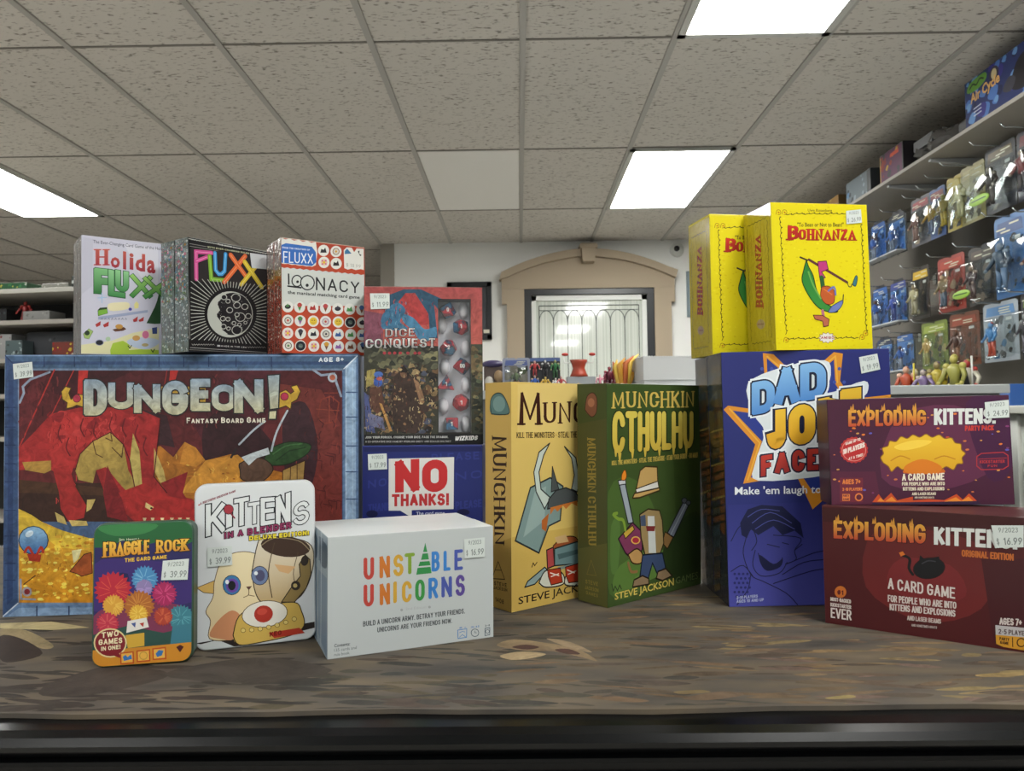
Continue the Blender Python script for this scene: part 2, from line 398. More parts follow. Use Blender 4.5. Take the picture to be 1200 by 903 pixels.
def sticker(root, quad, price, to3d, date='9/2023'):
    """white price label, quad in mm on the face: bl, br, tl, tr"""
    b0, b1, t0, t1 = [Vector((quad[i], quad[i + 1])) for i in (0, 2, 4, 6)]
    def at(u, v): a = b0.lerp(b1, u); c = t0.lerp(t1, u); return a + (c - a) * v
    def q(u0, v0, u1, v1): r = [at(u0, v0), at(u1, v0), at(u0, v1), at(u1, v1)]; return r
    ol = [at(0, 0), at(1, 0), at(1, 1), at(0, 1)]
    ops = [('p', '#ccd4d0', 0, [tuple(p) for p in ol]),
           ('t', date, '', .13, '#7f8684', q(.2, .68, .82, .9)), ('t', '$', '', .13, '#8b928f', q(.08, .12, .17, .42)), ('t', price, '', .13, '#7b8280', q(.32, .12, .95, .45))]
    o = art_mesh('price_sticker', ops, [tuple(p) for p in ol], root, lambda u, v, h: to3d(u, v, h + 0.0011), P_MATTE)
    o['label'] = 'white price sticker'
    return o
def carton(parent, w, d, h, mt, bev=0.0007, name='carton', hole=None, deep=0.0):
    m = MB(); m.box((w / 2, d / 2, h / 2), (w, d, h), mt, bev=bev); return m.build(name, parent)
def game_box(name, pose, label, cat, body, art=None, spine=None, price=None, group=None, wrap=False, print_mat=None, hide_front=False):
    x, y, z, yaw, lean, roll, w, d, h = pose
    root = empty(name, (x, y, z + T), (-lean, roll, yaw)); tag(root, label, cat, group)
    carton(root, w, d, h, body)
    pm = print_mat or P_GLOSS
    W, D, H = w * 1000, d * 1000, h * 1000
    if art: art_mesh('cover_print', art, [(0.3, 0.3), (W - .3, 0.3), (W - .3, H - .3), (0.3, H - .3)], root, front3d, pm)
    if spine: art_mesh('spine_print', spine, [(0.3, 0.3), (D - .3, 0.3), (D - .3, H - .3), (0.3, H - .3)], root, lambda u, v, q: Vector((-q, d - u, v)), P_WRAP if wrap else pm)
    if price: sticker(root, price[1], price[0], front3d)
    return root

# ---------------------------------------------------------------- box poses: x, y, z above the counter, yaw, lean, roll, width, depth, height
POSE = {
 'unst': (-0.1850, 0.7089, 0, 0.4176, -0.0086, 0.0050, 0.1697, 0.0564, 0.1151),
 'unst2': (-0.2091, 0.7633, 0, 0.4176, -0.0086, 0.0050, 0.1697, 0.0564, 0.1151),
 'dung': (-0.6090, 0.8718, 0, 0.1004, -0.0155, 0.0012, 0.4119, 0.0750, 0.3081),
 'mun': (-0.0121, 0.8702, 0, 0.7035, -0.0116, 0.0021, 0.1829, 0.0495, 0.2687),
 'cth': (0.1014, 0.8869, 0, 0.7046, -0.0204, -0.0040, 0.1829, 0.0496, 0.2662),
 'dad': (0.2447, 0.8869, 0, 0.0016, -0.0122, -0.0116, 0.2001, 0.0642, 0.3014),
 'dad2': (0.2446, 0.9521, 0, 0.0016, -0.0122, -0.0116, 0.2001, 0.0642, 0.3014),
 'boh': (0.3044, 0.8752, 0.3022, 0.2067, -0.0088, -0.0200, 0.1292, 0.0640, 0.1767),
 'boh2': (0.2444, 0.9329, 0.3019, 0.1905, -0.0135, -0.0071, 0.1292, 0.0644, 0.1796),
 'orig': (0.3291, 0.8171, 0, -0.6333, -0.0085, 0.0016, 0.1924, 0.0420, 0.1272),
 'orig2': (0.3545, 0.8517, 0, -0.6333, -0.0085, 0.0016, 0.1924, 0.0420, 0.1272),
 'party': (0.3386, 0.8145, 0.1272, -0.1647, 0.0065, -0.0129, 0.1817, 0.0498, 0.1151),
 'noth': (-0.1957, 0.9150, 0, -0.0262, 0, 0.0040, 0.1488, 0.0500, 0.1941),
 'dice': (-0.1934, 0.9170, 0.1940, 0.1203, -0.0019, 0.0039, 0.1482, 0.0360, 0.1989),
 'frag': (-0.3987, 0.6895, 0, 0.1710, 0.0402, -0.0099, 0.0893, 0.0200, 0.1323),
 'kit': (-0.3224, 0.7349, 0, 0.3391, -0.0004, -0.0077, 0.1158, 0.0300, 0.1635),
 'flux': (-0.3887, 0.8652, 0.3088, 0.9715, -0.0133, -0.0196, 0.1179, 0.0287, 0.1359),
 'flux2': (-0.4132, 0.8819, 0.3088, 0.9715, -0.0133, -0.0196, 0.1179, 0.0287, 0.1359),
 'loon': (-0.2871, 0.8916, 0.3081, 0.6284, 0.0050, -0.0081, 0.1098, 0.0267, 0.1418),
 'loon2': (-0.3035, 0.9140, 0.3081, 0.6284, 0.0050, -0.0081, 0.1098, 0.0267, 0.1418),
 'holi': (-0.5220, 0.8744, 0.3085, 0.6680, -0.0062, -0.0095, 0.0999, 0.0300, 0.1433),
 'holi2': (-0.5413, 0.8987, 0.3085, 0.6680, -0.0062, -0.0095, 0.0999, 0.0300, 0.1433),
}
STK = {
 'dungeon': (10.95, 278.80, 32.95, 281.70, 9.70, 297.10, 31.35, 299.65),
 'puppet_tin': (60.55, 77.10, 84.20, 76.40, 62.05, 95.05, 85.35, 95.80),
 'kitten_tin': (12.05, 82.15, 34.90, 82.60, 11.50, 101.30, 34.55, 101.45),
 'rainbow': (137.75, 84.10, 159.55, 84.25, 137.20, 103.80, 159.90, 104.10),
 'blue_square': (7.90, 164.30, 31.25, 165.15, 7.25, 183.50, 30.60, 184.35),
 'dice_cover': (8.60, 169.65, 31.95, 170.80, 7.70, 189.60, 31.75, 189.85),
 'navy_cover': (165.60, 272.00, 188.00, 276.50, 163.45, 291.55, 185.15, 295.35),
 'yellow_cover': (99.55, 151.85, 120.85, 154.10, 99.80, 168.05, 120.10, 170.35),
 'purple_cover': (157.85, 90.50, 180.40, 91.25, 157.50, 107.70, 180.75, 109.65),
 'red_cover': (158.50, 96.55, 180.80, 99.30, 155.65, 117.80, 181.50, 119.85),
}
DICE_WIN = (92.20, 15.00, 133.45, 183.67)
# ---------------------------------------------------------------- printed artwork
ART = {}
ART['dungeon'] = '''p 0 4a6082 0 0 8238 0 8238 6162 0 6162
p 0 3a5076 -2 6171 311 5804 353 331 -22 -16
p 0 5d779a 7875 5765 8243 6144 8241 -306 7856 81
p 0 46607f -2 6171 8243 6144 7875 5765 311 5804
p 0 5f7ba0 -22 -16 332 332 7856 81 8241 -306
p 0 8ea8c4 7945 5789 8188 6025 8164 -225 7925 94
p 0 7d97b6 368 210 7794 5 8140 -240 84 11
p 0 34496f 144 6003 8047 5970 7984 5891 216 5926
p 0 2e4168 90 5562 197 5561 224 425 96 280
s 0 7c94b4 24 -9 6141 8219 6112
s 0 8fa6c2 29 -1 6141 -1 3440 -23 14
s 0 a9c0d4 31 7945 5796 7925 79
s 0 a9c0d4 31 7945 5796 8188 6065
s 0 9db4cc 31 8109 5907 8087 -145
s 0 22345a 22 887 6107 889 5877
s 0 22345a 22 1571 6104 1573 5874
s 0 22345a 23 2172 6102 2173 5871
s 0 22345a 23 2866 6100 2867 5868
s 0 22345a 23 3512 6098 3513 5865
s 0 22345a 23 4087 6095 4088 5862
s 0 22345a 23 4674 6093 4674 5859
s 0 22345a 23 5317 6091 5317 5856
s 0 22345a 23 6155 6088 6155 5852
s 0 22345a 22 16 4916 246 4914
s 0 22345a 22 20 4454 249 4451
s 0 22345a 22 23 4030 253 4026
s 0 22345a 22 27 3591 256 3587
s 0 22345a 22 30 3168 259 3164
s 0 22345a 22 36 2497 265 2492
s 0 22345a 22 40 1894 269 1889
s 0 22345a 22 46 1256 274 1249
s 0 22345a 22 49 865 277 858
s 0 43597c 31 7951 5211 8231 5209
s 0 43597c 31 7949 4602 8229 4599
s 0 43597c 31 7946 3893 8226 3889
s 0 43597c 31 7944 3263 8224 3258
s 0 43597c 31 7942 2596 8221 2590
s 0 43597c 31 7939 1929 8219 1923
s 0 2a3c60 29 762 227 764 -13
s 0 2a3c60 30 1483 203 1484 -38
p 0 7286a0 296 5835 7875 5797 7875 5702 398 5743 439 373 2026 321 2027 230 339 286
s 0 25375a 22 -2 6156 311 5819
s 0 cfdbe4 24 8219 6105 7891 5789
s 0 c0cede 29 -15 -1 339 316
p 0 4a1c20,6a2a2a 325 5789 7852 5749 7839 2049 338 2226
p 0 3c171c 976 5785 2956 5775 2293 5471 1710 4938 1125 5249
p 0 5b2327 326 5712 976 5785 554 4189 339 3965
p 0 4d2028 5052 5764 6423 5757 5810 3885 4601 3902 4300 4526
p 1 351c20 4601 4523 5052 4790 5811 4431 6267 3722 5810 3184 4753 3203 4526 3903
p 0 6e2f2a 6269 5444 7346 5279 7824 4407 7816 2050 6800 2074 6420 3876
p 1 3a2228 6421 4580 6959 4967 7265 3863 7032 2771 6572 2780
s 0 a8302c 30 1121 5800 339 3965
s 0 a8302c 22 1559 5782 700 3959
s 0 8a2c2a 23 3699 5771 3407 3920
p 0 b5302c 1668 5782 1888 5781 1797 4937 1637 4939
p 0 b5302c 3774 5771 3961 5770 3850 5383 3738 5383
s 0 4c1c1e 19 6786 3911 6986 3869 6978 3689
s 0 4c1c1e 19 6983 3811 7183 3769 7175 3589
s 0 4c1c1e 19 6578 3355 6777 3312 6769 3132
s 0 4c1c1e 19 7623 2586 7824 2542 7816 2362
s 0 4c1c1e 19 7438 3678 7639 3636 7630 3455
s 0 4c1c1e 19 7156 3580 7356 3537 7348 3357
s 0 4c1c1e 19 6709 3907 6908 3865 6900 3685
s 0 4c1c1e 19 6757 2366 6956 2323 6948 2144
s 0 4c1c1e 19 7513 2576 7714 2533 7706 2353
s 0 4c1c1e 20 7482 3731 7683 3689 7674 3508
s 0 4c1c1e 19 6875 2927 7075 2884 7067 2704
s 0 4c1c1e 19 7393 2489 7594 2445 7586 2266
s 0 4c1c1e 20 7581 3931 7782 3889 7773 3708
s 0 4c1c1e 19 7239 2836 7439 2792 7431 2613
s 0 7c3528 31 7345 5042 7267 4649 7382 4451 7692 4487 7771 4959 7578 5119 7345 5042
s 0 8a4030 23 7539 5119 7537 4489
s 0 8a4030 23 7229 4807 7771 4762
s 0 7c3528 23 7423 5199 7733 5197
m 1 6a2a2c,3c181c,5a2024 60 1 383 3964 1705 5705 74 223
m 1 6a2a2c,3c181c 50 2 3405 4536 6269 5679 76 229
m 1 84382e,4a1c1e,5a2420 50 3 6495 2237 7773 5433 62 171
p 0 a86a26 3333 3921 3556 3956 3854 3682 4114 4049 4376 3906 4602 3593 5204 3738 5583 3499 6802 3166 6877 2072 3043 2162 3187 3232
p 0 c08030 4114 4049 4376 3906 4602 3593 4377 3442 4003 3525
p 0 c78a34 4602 3593 5355 3720 5810 3340 5054 2811 4005 2832
p 0 3a2226 3033 4849 3702 4687 3891 3913 3555 3995 3333 3921 3184 4154
m 2 d8a040,8e5420,e0b450,b87428 60 4 3264 2272 6573 3561 22 45
m 1 8a5a20,e0b050 40 5 3338 2308 5507 3772 45 121
p 0 3a241c 346 3132 2304 3095 2823 2167 353 2226 350 2527
p 0 4a3020 345 3207 2305 2980 2453 2786 348 2905
p 0 d3a432,c8861f 336 2528 495 2449 856 2214 1364 1974 1800 1812 2092 1789 2099 273 367 330
p 0 dcb83c 336 2528 639 2370 1001 2097 1946 1793 1947 1505 1221 1600 858 1911 354 2037
m 2 e6c84a,ead25a,b87a1c,dca838,f0e070 120 6 410 374 2004 1883 29 81
m 1 6a4010,8a5818 60 7 410 374 2003 1959 36 81
e 16 20304a 679 1780 1018 1771 682 1441
e 16 8fb8d8,2a62a0 679 1780 996 1772 682 1463
e 16 cfe2ee 585 1933 671 1984 617 1874
s 1 a83020 59 487 1506 573 1617 718 1402 846 1610 897 1495
p 0 a8301c 538 1467 862 1443 827 1271 589 1300
p 0 a05028 1500 1025 1817 1417 1984 1466 2008 972 1769 904 1660 967
s 0 3a1a10 19 1500 1025 1817 1417 1984 1466 2008 972 1769 904 1660 967 1500 1025
p 0 d8d09a 1540 1516 1765 1547 1694 1322 1586 1212
s 0 5a3a14 29 471 755 721 950
p 0 9c2a2a 339 3965 625 4264 1056 4754 1710 4900 2959 4888 3554 4612 3481 3919 3409 3227 3707 2838 4304 2671 4604 2125 2970 2164 2306 2789 2083 3404 1354 3493 343 3434
p 0 b03230 1128 4753 2296 4856 2079 4169 1715 3944 1501 3262 1065 3422 988 4031
p 0 a82e2e 341 3813 987 4183 1100 3497 343 3510
m 1 7a1c20,c44440,8a2226 90 8 989 3955 3034 4810 59 164
m 1 7a1c20,c04040 30 9 2382 2254 4005 2755 60 135
m 1 7a1c20,bc403c 26 10 1185 2661 1645 3412 59 133
m 0 b83a38,8c2428 20 11 1205 4180 2960 4772 59 149
p 0 b99c50,8f7a3c 1609 3412 1716 3792 2007 4093 2409 4302 2704 4007 2818 3391 3115 2849 2968 2699 2672 3011 2303 3477 2083 3404 2012 3100 1683 3183
p 0 b8a45c 2925 4273 3074 3848 3152 2849 3004 2775 2853 3621
p 0 c0a860 3407 3920 3632 3377 3707 2991 3558 3071 3409 3381
p 0 a8823c 414 3622 1063 3650 1065 3422 920 3348 487 3432
s 0 5a3c18 23 2409 4302 2447 4087 2299 4166
s 0 5a3c18 22 2007 4093 2081 3786 2228 3707
s 0 5a3c18 23 2704 4007 2669 3700 2447 3934
s 0 4a1014 23 1609 3412 1716 3792 2007 4093 2409 4302 2704 4007 2853 3621 3004 2775
p 0 a02c2a 1101 3459 1463 3529 1611 3032 1869 2570 1812 2282 1471 2199 1288 2507 1249 2887
p 0 c8b068 1158 2434 1361 2316 1435 2124 1217 2205
p 0 c8b068 1471 2237 1871 2205 1908 2098 1544 2091
p 0 c8b068 1883 2707 2072 2718 1979 2492 1870 2418
p 0 7a2024 2339 3514 2636 2859 2823 2167 2345 2293 2247 2867
p 0 8a2426 3558 3071 4190 3329 4080 2830 4304 2440 3857 2604
p 0 a62c2a 2599 2860 3188 3078 3708 2761 4341 2632 4342 2132 2970 2202
p 0 d8c080 3226 2617 3412 2498 3338 2423 3205 2503
e 16 1c1010 3353 2477 3382 2476 3353 2454
p 0 e2d2a0 3154 2251 3199 2120 3242 2249
p 0 e2d2a0 3339 2247 3383 2116 3427 2245
p 0 e2d2a0 3561 2242 3605 2111 3650 2240
p 0 e2d2a0 3783 2237 3828 2105 3872 2235
p 0 e2d2a0 3969 2233 4014 2101 4059 2230
p 0 e2d2a0 4155 2228 4200 2096 4245 2226
s 1 6c1a1e 30 1275 4484 1219 4256 1307 4065
s 1 6c1a1e 30 1459 4177 1402 3949 1491 3757
s 1 6c1a1e 30 1784 4631 1727 4403 1816 4210
s 1 6c1a1e 30 2077 4551 2020 4322 2109 4130
s 1 6c1a1e 30 2739 4621 2681 4391 2770 4198
s 1 6c1a1e 30 2444 4662 2386 4433 2475 4240
s 1 6c1a1e 30 3035 4464 2977 4233 3066 4040
s 1 6c1a1e 30 3221 4153 3163 3923 3252 3730
s 0 4a1014 23 3554 4612 3481 3919 3409 3227 3707 2838
p 0 a08048 6420 3329 6956 3555 6917 3008 6419 3017
s 0 3a2010 23 6420 3329 6956 3555 6917 3008 6419 3017 6420 3329
s 0 5a3c1c 23 6611 3388 6595 3014
s 0 5a3c1c 23 6764 3448 6764 3011
p 1 2c4a26 6153 3880 6574 4014 7073 3945 6995 3711 6573 3483 6191 3450 5962 3493 6039 3725
s 1 182414 23 6153 3880 6574 4014 7073 3945 6995 3711 6573 3483 6191 3450 5962 3493 6039 3725 6153 3880
s 0 1c3018 23 6267 3566 6573 3795 6957 3868
s 1 40683a 31 6191 3723 6497 3914 6880 3963
p 1 5a4234 5393 3502 5734 3652 6038 3569 6191 3333 5886 3043 5469 3113 5416 3308
s 1 241814 23 5393 3502 5734 3652 6038 3569 6191 3333 5886 3043 5469 3113 5416 3308 5393 3502
p 0 c4ccd0 5446 3657 5734 3769 6077 3881 6115 3724 5810 3635 5620 3459
s 1 b4bec6 46 5393 3969 5734 4314 6001 4522
s 1 b4bec6 46 6153 3802 6283 4269 6536 4775
s 0 2a2424 54 5317 3853 5204 3660
s 0 8c98ac 52 346 5027 438 5255 415 5407 580 5574 832 5671 1013 5747
s 0 8c98ac 55 7154 5769 7347 5634 7657 5671 7718 5434 7826 5117
e 16 a8b0bc 7618 5577 7734 5576 7618 5458
e 16 b06048 7618 5577 7688 5576 7618 5506
e 16 a8a0a8 544 580 652 576 545 467
e 16 8a2a30 544 580 609 578 545 512
s 0 9098a8 44 399 870 410 419 725 394
p 0 c8a23a 1796 5206 1635 5207 1504 5093 1452 5247 1503 5361 1379 5400 1285 5286 1308 5095 1417 5017 1404 4880 1527 4902 1637 4954 1798 4899
s 0 4a3418 22 1796 5206 1635 5207 1504 5093 1452 5247 1503 5361 1379 5400 1285 5286 1308 5095 1417 5017 1404 4880 1527 4902 1637 4954 1798 4899 1796 5206
e 16 5a1820 1636 5115 1731 5114 1636 5015
e 16 a83448 1636 5115 1716 5114 1636 5031
p 0 c8a23a 6330 5208 6499 5285 6614 5190 6691 5244 6614 5363 6768 5401 6852 5243 6767 5047 6636 4970 6613 4813 6498 4893 6330 4832
s 0 4a3418 23 6330 5208 6499 5285 6614 5190 6691 5244 6614 5363 6768 5401 6852 5243 6767 5047 6636 4970 6613 4813 6498 4893 6330 4832 6330 5208
e 16 5a1820 6468 5120 6568 5120 6468 5018
e 16 b03450 6468 5120 6552 5120 6468 5034
p 0 c09a3a 3551 5385 4599 5377 4600 4988 3552 4998
t 0 2c2a2c 0.299 1770 4678 2355 4672 1765 5596 2351 5593 D
t 0 8fa2b4,c4bf9c 0.25 1799 4708 2326 4702 1794 5566 2322 5563 D
t 0 2c2a2c 0.299 2334 4833 2966 4827 2331 5508 2963 5504 U
t 0 8fa2b4,c4bf9c 0.25 2355 4855 2945 4849 2352 5486 2942 5482 U
t 0 2c2a2c 0.299 2922 4733 3576 4726 2919 5467 3574 5463 N
t 0 8fa2b4,c4bf9c 0.25 2945 4757 3553 4751 2942 5443 3551 5439 N
t 0 2c2a2c 0.299 3570 4676 4238 4668 3568 5553 4236 5548 G
t 0 8fa2b4,c4bf9c 0.25 3598 4704 4210 4697 3596 5524 4209 5520 G
t 0 2c2a2c 0.299 4229 4763 4739 4758 4227 5593 4738 5590 E
t 0 8fa2b4,c4bf9c 0.25 4255 4790 4713 4785 4253 5566 4712 5563 E
t 0 2c2a2c 0.299 4729 4763 5346 4757 4728 5445 5346 5441 O
t 0 8fa2b4,c4bf9c 0.25 4751 4785 5325 4779 4750 5423 5324 5419 O
t 0 2c2a2c 0.299 5252 4705 5991 4697 5251 5573 5991 5568 N
t 0 8fa2b4,c4bf9c 0.25 5279 4733 5963 4726 5279 5544 5963 5540 N
p 0 93a4b0,c0bc9c 6063 5641 6361 5663 6330 4832 6116 4802
s 0 2c2a2c 31 6063 5641 6361 5663 6330 4832 6116 4802 6063 5641
p 0 c8c29e 6100 4771 6284 4785 6268 4566 6085 4568
s 0 2c2a2c 31 6100 4771 6284 4785 6268 4566 6085 4568 6100 4771
t 16 e8e2d0 0.2 4166 4497 6009 4491 4165 4628 6009 4624 Fantasy Board Game
t 0 dfe6ea 0.22 7286 5958 7891 5971 7286 6068 7892 6082 AGE 8+'''
